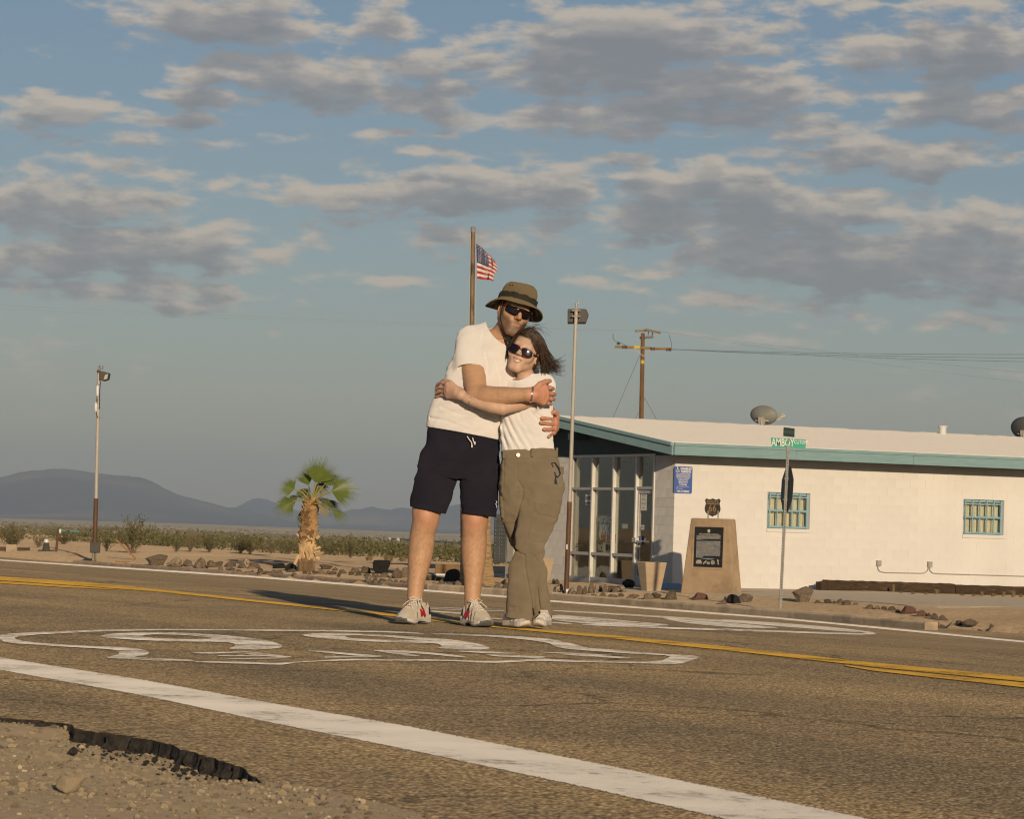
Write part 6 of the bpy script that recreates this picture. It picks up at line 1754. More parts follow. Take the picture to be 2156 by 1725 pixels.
def far_scrub():
    rng = np.random.default_rng(12)
    ico = bmesh.new(); bmesh.ops.create_icosphere(ico, subdivisions=1, radius=1); ico.verts.index_update()
    iv = np.array([v.co[:] for v in ico.verts]); fc = np.array([[v.index for v in f.verts] for f in ico.faces]); ico.free()
    N = 9000
    r = 330*np.exp(rng.uniform(0, math.log(3900/330), N)); az = rng.uniform(-.24, .24, N)
    # clump
    X = r*np.sin(az); Y = r*np.cos(az)
    keep = fbm(np.stack([X*.012, Y*.006, X*0], -1), 3, 2) > .45
    X, Y, r = X[keep], Y[keep], r[keep]; N = len(X)
    z = ground_z(X, Y); s = rng.uniform(.30, .75, N)*np.clip(r/900, .8, 2.0)
    jit = rng.uniform(.55, 1.25, (N, len(iv), 1)); sc = np.stack([s*rng.uniform(.8, 1.5, N), s*rng.uniform(.8, 1.5, N), s*.75], -1)[:, None, :]
    V = iv[None]*jit*sc + np.stack([X, Y, z+s*.45], -1)[:, None, :]
    F = (fc[None] + (np.arange(N)*len(iv))[:, None, None]).reshape(-1, 3); V = V.reshape(-1, 3)
    me = bpy.data.meshes.new('scrub'); me.vertices.add(len(V)); me.vertices.foreach_set('co', V.reshape(-1).astype(np.float32))
    me.loops.add(F.size); me.loops.foreach_set('vertex_index', F.reshape(-1).astype(np.int32)); me.polygons.add(len(F)); me.polygons.foreach_set('loop_start', np.arange(0, F.size, 3, dtype=np.int32)); me.update(calc_edges=True)
    o = link_mesh('scrub', me, M('far scrub', (.11, .095, .035), .95, (.19, .155, .07), .06, 4)); tag(o, 'low scrub covering the desert plain to the horizon', 'scrub', kind='stuff')
    # small leafy sprigs between the near bushes
    N = 60000
    r = 105*np.exp(rng.uniform(0, math.log(330/105), N)); az = rng.uniform(-.20, .02, N); X = r*np.sin(az); Y = r*np.cos(az)
    d = X*NX+Y*NY
    k = (fbm(np.stack([X*.16, Y*.07, X*0], -1), 3, 4) > .535) & (d > 44); X, Y = X[k], Y[k]; N = len(X); z = ground_z(X, Y)
    hgt = rng.uniform(0, 1, N)**1.3*.62*np.clip(fbm(np.stack([X*.16, Y*.07, X*0], -1), 3, 4)*4-1.7, .3, 1.3); c = np.stack([X+rng.normal(0, .2, N), Y+rng.normal(0, .2, N), z+hgt], -1)
    a = rng.normal(size=(N, 3)); a /= np.linalg.norm(a, axis=1)[:, None]; b = np.cross(a, rng.normal(size=(N, 3))); b /= np.linalg.norm(b, axis=1)[:, None]; s = rng.uniform(.04, .10, N)[:, None]
    V = np.stack([c-a*s, c+b*s*.5, c+a*s, c-b*s*.5], 1).reshape(-1, 3); F = np.arange(4*N).reshape(-1, 4)
    me = bpy.data.meshes.new('undergrowth'); me.vertices.add(len(V)); me.vertices.foreach_set('co', V.reshape(-1).astype(np.float32)); me.loops.add(F.size); me.loops.foreach_set('vertex_index', F.reshape(-1).astype(np.int32)); me.polygons.add(len(F)); me.polygons.foreach_set('loop_start', np.arange(0, F.size, 4, dtype=np.int32)); me.update(calc_edges=True)
    o = link_mesh('undergrowth', me, CREOSOTE2); tag(o, 'low tangled undergrowth between the desert bushes', 'undergrowth', kind='stuff')
far_scrub()

# ------------------------------------------------------------------ palm
TRUNKM = M('palm trunk', (.12, .072, .034), .9, (.34, .22, .105), 5, 8, stretch=(1, 1, .6), bump=(12, .8, .02), col3=(.17, .105, .05), scale3=3)
BOOT = M('dry palm boot', (.24, .135, .055), .85, (.46, .29, .13), 3, 6, rand=.5, col3=(.10, .055, .025), scale3=6, lo3=.55, hi3=.7)
STRAW = M('pale split boot', (.50, .34, .17), .85, (.60, .43, .23), 5, rand=.25)
FROND = leaf_mat('palm frond', (.12, .165, .022), (.20, .24, .045), .4, .3)
FROND_D = leaf_mat('old palm frond', (.075, .10, .022), (.14, .16, .035), .5, .25)
FROND_Y = leaf_mat('dried palm frond', (.24, .20, .075), (.34, .27, .12), .6, .25)
PETI = M('palm petiole', (.22, .20, .045), .5, (.33, .27, .07), 3)
def palm():
    s = lambda x, y, dY=0.0: P(555.3+x*.16424, 940.6+y*.16424, YP+dY)
    g = G(645, 1203); YP = g.y; k = ppm(YP); u = .16424/k
    t = thing('palm_tree', 'small fan palm with shaggy brown trunk beside the road', 'palm tree', tuple(g))
    prof = [(1640, 545, 116), (1600, 545, 112), (1500, 545, 108), (1470, 550, 98), (1350, 555, 92), (1260, 560, 92), (1150, 570, 92), (1000, 580, 84), (850, 595, 78), (740, 604, 66), (690, 606, 40)]
    m = MB(); m.tube([s(x, y) for y, x, r in prof], [r*u for y, x, r in prof], 20); m.build('trunk', TRUNKM, t)
    rng = random.Random(4)
    def ctr(y):
        ys = [p[0] for p in prof][::-1]; xs = [p[1] for p in prof][::-1]; rs = [p[2] for p in prof][::-1]
        return float(np.interp(y, ys, xs)), float(np.interp(y, ys, rs))
    # leaf boots wrapped round the trunk, tips standing off
    y = 1258; row = 0
    while y > 728:
        n = 9
        for i in range(n):
            an = 2*math.pi*(i + .5*(row % 2))/n + rng.uniform(-.12, .12)
            if math.sin(an) > .55: continue
            x, r = ctr(y); rad = Vector((math.cos(an), math.sin(an), 0)); tan = Vector((-math.sin(an), math.cos(an), 0))
            c = s(x, y) + rad*(r*u*.96); w = rng.uniform(.085, .12); h = rng.uniform(.13, .19); out = rng.uniform(.05, .13)
            a0 = c - tan*w - EZ*.03; a1 = c + tan*w - EZ*.03
            b0 = c - tan*w*.7 + EZ*h*.6 + rad*out*.45; b1 = c + tan*w*.7 + EZ*h*.6 + rad*out*.45
            tip = c + EZ*h + rad*out + tan*rng.uniform(-.05, .05)
            t0 = tip - tan*w*.33; t1 = tip + tan*w*.33; th = rad*-.025
            mb = MB(); mb.add([a0, a1, b1, b0, t1, t0, a0+th, a1+th, b1+th, b0+th, t1+th, t0+th], [(0, 1, 2, 3), (3, 2, 4, 5), (7, 6, 9, 8), (8, 9, 11, 10), (5, 4, 10, 11), (1, 7, 8, 2), (2, 8, 10, 4), (6, 0, 3, 9), (9, 3, 5, 11)])
            mb.build('leaf_boot', BOOT, t, origin=c)
        y -= 40; row += 1
    # crossed pale split boots above the smooth foot
    for i in range(40):
        an = rng.uniform(math.pi, 2*math.pi) + rng.uniform(-.2, .2); y0 = rng.uniform(1300, 1470); x, r = ctr(y0)
        an2 = an + rng.choice((-1, 1))*rng.uniform(.35, .7); y1 = y0 - rng.uniform(90, 170)
        pts = []
        for f in np.linspace(0, 1, 6):
            a = an + (an2-an)*f; yy = y0+(y1-y0)*f; xx, rr = ctr(yy); pts.append(s(xx, yy) + Vector((math.cos(a), math.sin(a), 0))*(rr*u*(1.02+.10*f*f+rng.uniform(0, .02))))
        mb = MB()
        for p, q in zip(pts[:-1], pts[1:]): mb.beam(p, q, .035+.012*rng.random(), .05)
        mb.build('split_boot', STRAW, t, origin=pts[0])
    for (x0, y0, x1, y1) in ((660, 1390, 765, 1360), (650, 1320, 725, 1290), (680, 1420, 712, 1440), (445, 1390, 395, 1515), (680, 1180, 706, 1150), (640, 1360, 720, 1340)):
        mb = MB(); mb.beam(s(x0, y0, -.2), s(x1, y1, -.25), .05, .06); mb.build('split_boot', STRAW, t, origin=s(x0, y0, -.2))
    m = MB(); m.tube([s(546, 1492), s(546, 1470), s(548, 1452)], [112*u, 118*u, 108*u], 20, cap=False); m.build('fibre_band', TRUNKM, t)
    # fans
    def fan(name, pet, tipc, spread, rad, mat, nrm, droop=.3, n=30, split=.60, dY=0.0, seed=0):
        """pet: petiole as (x, y, dY) points ending at the leaf base; tipc: direction of the middle ray (picture); spread in degrees"""
        r = random.Random(seed)
        pp = [s(*p) for p in pet]; b = pp[-1]
        mid = (s(tipc[0], tipc[1], pet[-1][2]+dY) - b); Rr = rad*u; mid.normalize()
        nv = Vector(nrm).normalized(); nv = (nv - mid*nv.dot(mid)).normalized(); side = mid.cross(nv).normalized()
        m = MB(); ws = R(spread)/n
        for i in range(n):
            a = (i-(n-1)/2)*ws
            d = mid*math.cos(a) + side*math.sin(a); e = (-mid*math.sin(a) + side*math.cos(a))
            L = Rr*(1-.22*abs(a/(R(spread)/2))**2)*r.uniform(.86, 1.06)
            hw = math.tan(ws/2)*1.04
            V = []
            for f in (0.03, .3, split, .72, .88, 1.0):
                dist = L*f*1.13
                w = dist*hw if f <= split else L*split*hw*(1-(f-split)/(1-split))*.95
                dr = -EZ*(L*droop*max(0, f-.35)**2*1.7*(1+r.uniform(-.2, .5))) + nv*(-.10*L*(a/(R(spread)/2))**2*f)
                c = b + d*dist + dr; rid = nv*(w*.55)
                V += [c-e*w, c+rid, c+e*w]
            F = []
            for k2 in range(5):
                q = k2*3; F += [(q, q+1, q+4, q+3), (q+1, q+2, q+5, q+4)]
            m.add(V, F)
        o = m.build('frond', mat, t, origin=b, fix=False)
        mp = MB(); mp.tube(pp, [.03, .022, .018][:len(pp)] if len(pp) <= 3 else [.03]+[.022]*(len(pp)-1), 6); 
        c = mp.build('petiole', PETI, o); 
        return o
    V0 = Vector
    fan('up', [(605, 720, 0), (640, 600, -.05), (664, 470, -.1)], (760, 200), 120, 360, FROND, (.2, -.9, .3), .06, 34, 0.55, seed=1)
    fan('upright behind', [(612, 720, .1), (680, 560, .3), (712, 455, .4)], (960, 370), 95, 300, FROND_D, (-.2, -.6, .8), .20, 26, .5, seed=2)
    fan('left up', [(598, 720, 0), (500, 590, -.1), (390, 550, -.15)], (290, 500), 150, 215, FROND, (.1, -.9, .45), .15, 28, 0.52, seed=3)
    fan('left down', [(595, 730, -.1), (480, 680, -.3), (372, 708, -.35)], (190, 800), 140, 265, FROND, (-.3, -.8, .55), .18, 34, 0.54, seed=4)
    fan('right', [(615, 725, -.05), (740, 625, -.2), (868, 580, -.25)], (1060, 545), 130, 350, FROND, (.1, -.85, .5), .12, 36, 0.56, seed=5)
    fan('right down', [(618, 735, -.15), (740, 735, -.45), (872, 800, -.5)], (1040, 920), 85, 260, FROND, (.4, -.6, .7), .22, 26, .5, seed=6)
    fan('right mid', [(615, 730, .1), (680, 670, .2), (720, 660, .3)], (900, 760), 100, 280, FROND_D, (.1, -.5, .85), .28, 26, .5, seed=7)
    fan('left mid', [(600, 725, .15), (560, 610, .35), (490, 540, .45)], (520, 640), 150, 150, FROND_D, (0, -.7, .7), .2, 24, .55, seed=8)
    fan('centre low', [(610, 725, .2), (660, 560, .4), (690, 480, .45)], (760, 560), 150, 190, FROND_D, (.1, -.7, .7), .2, 26, .55, seed=9)
    fan('hang dry', [(620, 740, -.2), (670, 680, -.4), (698, 690, -.42)], (790, 860), 42, 250, FROND_Y, (.6, -.7, .2), .05, 16, .7, seed=10)
    fan('hang left', [(560, 760, .1), (520, 770, .2), (500, 790, .25)], (450, 960), 60, 215, FROND_D, (-.5, -.6, .3), .05, 16, .5, seed=11)
    fan('high left', [(604, 720, .1), (600, 600, .2), (575, 500, .3)], (500, 290), 90, 270, FROND, (-.2, -.8, .4), .22, 24, .5, seed=13)
    fan('high right', [(610, 720, .1), (690, 600, .1), (770, 500, .1)], (930, 330), 85, 270, FROND, (.2, -.8, .5), .25, 24, .48, seed=14)
    fan('low left behind', [(598, 730, .2), (520, 650, .4), (440, 640, .5)], (300, 700), 110, 230, FROND_D, (-.1, -.6, .8), .3, 24, .5, seed=15)
    fan('low right behind', [(615, 735, .2), (720, 690, .4), (800, 690, .5)], (980, 800), 100, 240, FROND_D, (.2, -.6, .7), .3, 24, .5, seed=16)
    fan('spear', [(606, 720, 0), (610, 640, 0), (600, 600, 0)], (585, 540), 14, 90, FROND, (0, -1, .1), .0, 5, .8, seed=12)
    # the stout bare trunk behind the man's legs
    g = G(1008, 1232); Y2 = g.y; q = lambda x, y: P(x, y, Y2)
    t2 = thing('palm_tree', 'thick smooth palm trunk standing behind the man\'s legs', 'palm tree', tuple(g))
    k2 = ppm(Y2); m = MB(); pr = [(1240, 1005, 39), (1228, 1005, 37), (1190, 1003, 34), (1150, 1002, 32), (1095, 1001, 32), (1020, 1001, 31), (960, 1001, 30)]
    m.tube([q(x, y) for y, x, r in pr], [r/k2 for y, x, r in pr], 24)
    m.build('trunk', M('smooth palm bark', (.33, .215, .105), .9, (.44, .30, .155), 3, 9, stretch=(1, 1, 7), bump=(6, .8, .02, 8), col3=(.24, .15, .07), scale3=4), t2)
    for i, y in enumerate(range(1000, 1228, 13)):
        x = 1001+(max(0, y-1150)/90)*4; r = float(np.interp(y, [960, 1095, 1190, 1240], [30, 32, 34, 39]))/k2
        m = MB(); c = q(x, y+random.uniform(-2, 2)); m.tube([c-EZ*.012, c, c+EZ*.012], [r*1.0, r*1.02, r*1.0], 24, cap=False); m.build('trunk_ring', STUCCO, t2)
palm()

# ------------------------------------------------------------------ far train and buildings on the plain
def far_things():
    TANK = M('dark tank car', (.02, .022, .028), .6); WH = M('pale far wall', (.55, .50, .42), .8); GY = M('grey far roof', (.22, .2, .18), .8)
    Y0 = 2300
    t = thing('freight_train', 'long dark freight train far away on the plain', 'train', tuple(P(900, 1146, Y0)))
    x = 835; i = 0
    while x < 1100:
        f = (x-835)/265; Y = Y0 - 350*f; k = ppm(Y); w = 14.5/k; y = 1139.5+ (x-835)*.062
        c = P(x, y, Y); L = w*2.9*.5
        ex = Vector((.86, -.5, 0)).normalized()
        m = MB(); m.tube([c-ex*L*.94, c+ex*L*.94], w*.34/.9, 10); m.box(c-EZ*(w*.36), (L, w*.25, w*.06), (ex, Vector((-ex.y, ex.x, 0)), EZ))
        for sx_ in (-.7, .7): m.box(c+ex*(L*sx_)-EZ*(w*.48), (w*.35, w*.25, w*.09), (ex, Vector((-ex.y, ex.x, 0)), EZ))
        m.build('tank_car', TANK, t); x += 14.2*1.32*.95; i += 1
    g2 = 'far buildings on the plain'
    for lab, x, y, w, h, mat in (('small pale tank left of the other on the far plain', 819, 1135.5, 9, 5, WH), ('small pale tank right of the other on the far plain', 838, 1135.8, 7, 4.5, WH), ('tiny white hut far away left of the tall bush', 711, 1136, 4, 3.5, WH), ('tiny pale hut right of the palm trunk on the plain', 627, 1126.5, 5, 5, WH), ('low grey shed far away beside the train', 795, 1140, 30, 4, GY)):
        c = P(x, y, 2100); k = ppm(2100); m = MB()
        if 'tank' in lab: m.tube([c-EZ*(h/k*1.3), c+EZ*(h/k*.4), c+EZ*(h/k*.6)], [w/k/2, w/k/2, w/k*.2], 14)
        else:
            m.box(c-EZ*(h/k*.6), (w/k/2, w/k*.3+1, h/k*.9)); a = c+EZ*(h/k*.3)
            m.prism([a+Vector((-w/k/2*1.08, -w/k*.3-1.2, 0)), a+Vector((w/k/2*1.08, -w/k*.3-1.2, 0)), a+Vector((0, -w/k*.3-1.2, h/k*.35))], Vector((0, w/k*.6+2.4, 0)))
        tag(m.build('far_tank' if 'tank' in lab else 'far_hut', mat, None, origin=c), lab, 'storage tank' if 'tank' in lab else 'hut', g2)
far_things()
# ------------------------------------------------------------------ sculpting tools: signed distance fields meshed with surface nets
def smin(a, b, k):
    if k <= 0: return np.minimum(a, b)
    h = np.maximum(k-np.abs(a-b), 0)/k
    return np.minimum(a, b) - h*h*k*.25
class Field:
    def __init__(s, lo, hi, h):
        s.h = h; s.lo = np.array(lo, np.float32); n = np.ceil((np.array(hi)-np.array(lo))/h).astype(int)+1
        s.n = n; s.ax = [s.lo[i]+h*np.arange(n[i], dtype=np.float32) for i in range(3)]
        s.D = np.full(tuple(n), .5, np.float32)
    def blank(s):
        q = Field.__new__(Field); q.h = s.h; q.lo = s.lo; q.n = s.n; q.ax = s.ax; q.D = np.full(tuple(s.n), .5, np.float32); return q
    def region(s, lo, hi):
        sl = []
        for i in range(3):
            a = int(max(0, math.floor((lo[i]-s.lo[i])/s.h))); b = int(min(s.n[i], math.ceil((hi[i]-s.lo[i])/s.h)+1)); sl.append(slice(a, max(a, b)))
        sl = tuple(sl)
        return sl, s.ax[0][sl[0]][:, None, None], s.ax[1][sl[1]][None, :, None], s.ax[2][sl[2]][None, None, :]
    def put(s, fn, lo, hi, k=.01, pad=.04, op='u'):
        lo = np.array(lo)-pad; hi = np.array(hi)+pad
        sl, x, y, z = s.region(lo, hi)
        if 0 in s.D[sl].shape: return s
        d = fn(x, y, z)
        if op == 'u': s.D[sl] = smin(s.D[sl], d, k)
        elif op == 'cut': s.D[sl] = -smin(-s.D[sl], d, k)
        elif op == 'add': s.D[sl] = s.D[sl] + d
        return s
    def cone(s, a, b, ra, rb, k=.015, op='u', flat=None, pad=.04):
        a = np.array(a, np.float32); b = np.array(b, np.float32); ba = b-a; L2 = max(float(ba@ba), 1e-9)
        R_ = max(ra, rb)
        def fn(x, y, z):
            px_, py_, pz_ = x-a[0], y-a[1], z-a[2]
            t = np.clip((px_*ba[0]+py_*ba[1]+pz_*ba[2])/L2, 0, 1)
            qx, qy, qz = px_-t*ba[0], py_-t*ba[1], pz_-t*ba[2]
            if flat is not None:
                w, f = flat; c = (qx*w[0]+qy*w[1]+qz*w[2])*(1/f-1); qx = qx+w[0]*c; qy = qy+w[1]*c; qz = qz+w[2]*c
            return np.sqrt(qx*qx+qy*qy+qz*qz) - (ra+(rb-ra)*t)
        return s.put(fn, np.minimum(a, b)-R_, np.maximum(a, b)+R_, k, pad, op)
    def limb(s, pts, rad, k=.015, flat=None, n=5):
        pts = [np.array(p, float) for p in pts]
        P_ = [2*pts[0]-pts[1]]+pts+[2*pts[-1]-pts[-2]]; out = []; rr = []
        for i in range(len(pts)-1):
            p0, p1, p2, p3 = P_[i:i+4]
            for j in range(n):
                t = j/n; out.append(.5*((2*p1)+(-p0+p2)*t+(2*p0-5*p1+4*p2-p3)*t*t+(-p0+3*p1-3*p2+p3)*t**3)); tt = t; rr.append(rad[i]+(rad[i+1]-rad[i])*tt)
        out.append(pts[-1]); rr.append(rad[-1])
        # gather first, so that the limb joins the body with one blend
        lo = np.min(out, 0)-max(rr)-.05; hi = np.max(out, 0)+max(rr)+.05
        sl, x, y, z = s.region(lo, hi)
        T = np.full(s.D[sl].shape, .5, np.float32)
        sub = Field.__new__(Field); sub.h = s.h; sub.lo = np.array([s.ax[i][sl[i]][0] for i in range(3)]); sub.n = np.array(T.shape); sub.ax = [s.ax[i][sl[i]] for i in range(3)]; sub.D = T
        for i in range(len(out)-1): sub.cone(out[i], out[i+1], rr[i], rr[i+1], k=.004, flat=flat, pad=.05)
        s.D[sl] = smin(s.D[sl], T, k)
        return s
    def ell(s, c, r, ax=None, k=.015, op='u', pad=.03):
        c = np.array(c, np.float32); r = np.array(r, float); A = np.eye(3) if ax is None else np.array([[v[0], v[1], v[2]] for v in ax])
        def fn(x, y, z):
            dx, dy, dz = x-c[0], y-c[1], z-c[2]
            u = dx*A[0][0]+dy*A[0][1]+dz*A[0][2]; v = dx*A[1][0]+dy*A[1][1]+dz*A[1][2]; w = dx*A[2][0]+dy*A[2][1]+dz*A[2][2]
            k0 = np.sqrt((u/r[0])**2+(v/r[1])**2+(w/r[2])**2); k1 = np.sqrt((u/r[0]**2)**2+(v/r[1]**2)**2+(w/r[2]**2)**2)+1e-9
            return k0*(k0-1)/k1
        R_ = r.max()
        return s.put(fn, c-R_, c+R_, k, pad, op)
    def loft(s, rows, k=.02, e=2.3, zpad=0.0):
        """rows: (z, cx, cy, half width, half depth), any order"""
        rows = sorted(rows); Z = np.array([r[0] for r in rows])
        cols = [np.array([r[i] for r in rows]) for i in range(1, 5)]
        lo = [min(cols[0]-cols[2]), min(cols[1]-cols[3]), Z[0]]; hi = [max(cols[0]+cols[2]), max(cols[1]+cols[3]), Z[-1]]
        def cub(zz, c):
            # smooth interpolation
            m = np.gradient(c, Z); i = np.clip(np.searchsorted(Z, zz)-1, 0, len(Z)-2); h = Z[i+1]-Z[i]; t = np.clip((zz-Z[i])/h, 0, 1)
            return (2*t**3-3*t**2+1)*c[i]+(t**3-2*t**2+t)*h*m[i]+(-2*t**3+3*t**2)*c[i+1]+(t**3-t**2)*h*m[i+1]
        def fn(x, y, z):
            zz = z.ravel(); cx, cy, a, b = [cub(zz, c).astype(np.float32)[None, None, :] for c in cols]
            q = (np.abs((x-cx)/a)**e + np.abs((y-cy)/b)**e)**(1/e)
            d = (q-1)*np.minimum(a, b)
            return np.maximum(d, np.maximum(z-Z[-1]-zpad, Z[0]-zpad-z))
        return s.put(fn, lo, hi, k, .05)
    def cutplane(s, p, n, k=0.0):
        """remove everything on the side the normal points to"""
        p = np.array(p, float); n = np.array(n, float); n /= np.linalg.norm(n)
        d = (s.ax[0][:, None, None]-p[0])*n[0]+(s.ax[1][None, :, None]-p[1])*n[1]+(s.ax[2][None, None, :]-p[2])*n[2]
        s.D = np.maximum(s.D, d.astype(np.float32)); return s
    def shell(s, t):
        s.D = np.maximum(s.D, -(s.D+t)); return s
    def near(s, fn, w=.04):
        """displace, evaluated only close to the surface"""
        I = np.nonzero(np.abs(s.D) < w); x, y, z = s.ax[0][I[0]], s.ax[1][I[1]], s.ax[2][I[2]]
        s.D[I] += fn(x, y, z, *pxg(x, y, z)).astype(np.float32)
    def grid(s):
        return s.ax[0][:, None, None], s.ax[1][None, :, None], s.ax[2][None, None, :]
    def mesh(s, name):
        D = s.D; h = s.h; S = D < 0
        c = np.zeros(np.array(D.shape)-1, np.int8)
        for dx in (0, 1):
            for dy in (0, 1):
                for dz in (0, 1): c += S[dx:D.shape[0]-1+dx, dy:D.shape[1]-1+dy, dz:D.shape[2]-1+dz]
        act = (c > 0) & (c < 8); I = np.argwhere(act); ids = np.full(act.shape, -1, np.int32); ids[act] = np.arange(len(I))
        pos = np.zeros((len(I), 3), np.float32); cnt = np.zeros(len(I), np.float32)
        corners = [(0, 0, 0), (1, 0, 0), (0, 1, 0), (1, 1, 0), (0, 0, 1), (1, 0, 1), (0, 1, 1), (1, 1, 1)]
        vals = [D[I[:, 0]+a, I[:, 1]+b, I[:, 2]+d] for a, b, d in corners]
        for i in range(8):
            for j in range(i+1, 8):
                df = np.array(corners[j])-np.array(corners[i])
                if np.abs(df).sum() != 1: continue
                m = (vals[i] < 0) != (vals[j] < 0); t = np.where(m, vals[i]/(vals[i]-vals[j]+1e-12), 0)
                pos += np.where(m[:, None], np.array(corners[i])+t[:, None]*df, 0); cnt += m
        pos = (pos/cnt[:, None] + I)*h + s.lo
        F = []
        for ax in range(3):
            b, d = [k for k in range(3) if k != ax]
            n = list(D.shape); sl0 = [slice(0, n[k]) for k in range(3)]; sl1 = list(sl0)
            sl0[ax] = slice(0, n[ax]-1); sl1[ax] = slice(1, n[ax])
            sg = S[tuple(sl0)] != S[tuple(sl1)]; E = np.argwhere(sg)
            E = E[(E[:, b] > 0) & (E[:, d] > 0) & (E[:, b] < n[b]-1) & (E[:, d] < n[d]-1)]
            ins = S[E[:, 0], E[:, 1], E[:, 2]]
            q = []
            for ob, od in ((-1, -1), (0, -1), (0, 0), (-1, 0)):
                T = E.copy(); T[:, b] += ob; T[:, d] += od; q.append(ids[T[:, 0], T[:, 1], T[:, 2]])
            q = np.stack(q, 1); flip = ins if ax != 1 else ~ins
            q[~flip] = q[~flip][:, ::-1]; F.append(q)
        F = np.concatenate(F); F = F[(F >= 0).all(1)]
        me = bpy.data.meshes.new(name); me.vertices.add(len(pos)); me.vertices.foreach_set('co', pos.reshape(-1))
        me.loops.add(F.size); me.loops.foreach_set('vertex_index', F.reshape(-1).astype(np.int32)); me.polygons.add(len(F)); me.polygons.foreach_set('loop_start', np.arange(0, F.size, 4, dtype=np.int32))
        me.update(calc_edges=True); me.polygons.foreach_set('use_smooth', [True]*len(F))
        return me, pos
def finish(me, mat, parent, name, color=None):
    po = Vector((0, 0, 0)); q = parent
    while q is not None: po += Vector(q.location); q = q.parent
    me.transform(Matrix.Translation(-po))
    if color is not None:
        for nm, arr in color.items():
            at = me.attributes.new(nm, 'FLOAT', 'POINT'); at.data.foreach_set('value', np.ascontiguousarray(arr, dtype=np.float32))
    return link_mesh(name, me, mat, parent)
def vnoise3(x, y, z, sc, seed, oct=3):
    X, Y, Z = np.broadcast_arrays(x, y, z); p = np.stack([X*sc[0], Y*sc[1], Z*sc[2]], -1)
    return fbm(p, oct, seed) - .5
def rot_noise(x, y, z, ang, sc, seed, oct=2):
    """noise in a frame turned by ang in the picture plane: fine across, long along"""
    c, s_ = math.cos(ang), math.sin(ang); u = x*c + z*s_; v = -x*s_ + z*c
    return vnoise3(u, y, v, sc, seed, oct)
def pxg(x, y, z):
    """picture coordinates of world points (arrays), for placing seams and pockets on the cloth"""
    X, Y, Z = x-CAM.x, y-CAM.y, z-CAM.z
    w = X*_f.x+Y*_f.y+Z*_f.z
    return CX+FP*(X*_r.x+Y*_r.y+Z*_r.z)/w, CY-FP*(X*_u.x+Y*_u.y+Z*_u.z)/w
def segdist(px_, py_, pts):
    d = None
    for (x0, y0), (x1, y1) in zip(pts[:-1], pts[1:]):
        dx, dy = x1-x0, y1-y0; t = np.clip(((px_-x0)*dx+(py_-y0)*dy)/(dx*dx+dy*dy+1e-9), 0, 1)
        e = np.hypot(px_-x0-t*dx, py_-y0-t*dy); d = e if d is None else np.minimum(d, e)
    return d
def inpoly(px_, py_, pts):
    r = np.zeros(np.broadcast(px_, py_).shape, bool); n = len(pts)
    for i in range(n):
        x0, y0 = pts[i]; x1, y1 = pts[(i+1) % n]
        c = ((y0 > py_) != (y1 > py_)) & (px_ < (x1-x0)*(py_-y0)/(y1-y0+1e-9)+x0); r ^= c
    return r
def seam(F, pts, wpx=1.0, depth=.003, front=None):
    """a stitched groove along a picture polyline (only on the side facing the camera)"""
    xs = [p[0] for p in pts]; ys = [p[1] for p in pts]
    a = P(min(xs)-4, max(ys)+4, front-.4); b = P(max(xs)+4, min(ys)-4, front+.4)
    sl, x, y, z = F.region((a.x, front-.5, a.z), (b.x, front+.02, b.z))
    pxx, pyy = pxg(x, y, z); d = segdist(pxx, pyy, pts)
    F.D[sl] += (depth*np.exp(-(d/wpx)**2)).astype(np.float32)
def emboss(F, poly, h, front, soft=1.2):
    xs = [p[0] for p in poly]; ys = [p[1] for p in poly]
    a = P(min(xs)-4, max(ys)+4, front-.4); b = P(max(xs)+4, min(ys)-4, front+.4)
    sl, x, y, z = F.region((a.x, front-.5, a.z), (b.x, front+.02, b.z))
    pxx, pyy = pxg(x, y, z); ins = inpoly(pxx, pyy, poly); d = segdist(pxx, pyy, list(poly)+[poly[0]])
    F.D[sl] -= (h*np.where(ins, np.clip(d/soft, 0, 1), 0)).astype(np.float32)

# ------------------------------------------------------------------ people
YM = G(960, 1318).y
KM = ppm(YM)
def J(x, y, dy=0.0): return P(x, y, YM+dy)
def rows_px(rows, dy0=0.0):
    out = []
    for r in rows:
        y, xl, xr, hd = r[:4]; dy = dy0 + (r[4] if len(r) > 4 else 0)
        a = J(xl, y, dy); b = J(xr, y, dy); out.append(((a.z+b.z)/2, (a.x+b.x)/2, (a.y+b.y)/2, (b-a).length/2, hd))
    return out
class Head:
    def __init__(s, origin, yaw, pitch, roll):
        hx = Vector((math.cos(yaw), math.sin(yaw), 0)); hf = Vector((math.sin(yaw), -math.cos(yaw), 0)); hz = Vector((0, 0, 1))
        hf2 = hf*math.cos(pitch) - hz*math.sin(pitch); hz2 = hz*math.cos(pitch) + hf*math.sin(pitch)
        rt = lambda v: Vector((v.x*math.cos(roll)+v.z*math.sin(roll), v.y, -v.x*math.sin(roll)+v.z*math.cos(roll)))
        s.o = Vector(origin); s.x, s.f, s.z = rt(hx), rt(hf2), rt(hz2)
    def __call__(s, x, y, z): return s.o + s.x*x + s.f*y + s.z*z
    def local(s, pos):
        d = pos - np.array(s.o[:]); return d@np.array(s.x[:]), d@np.array(s.f[:]), d@np.array(s.z[:])
    @property
    def ax(s): return (s.x, s.f, s.z)
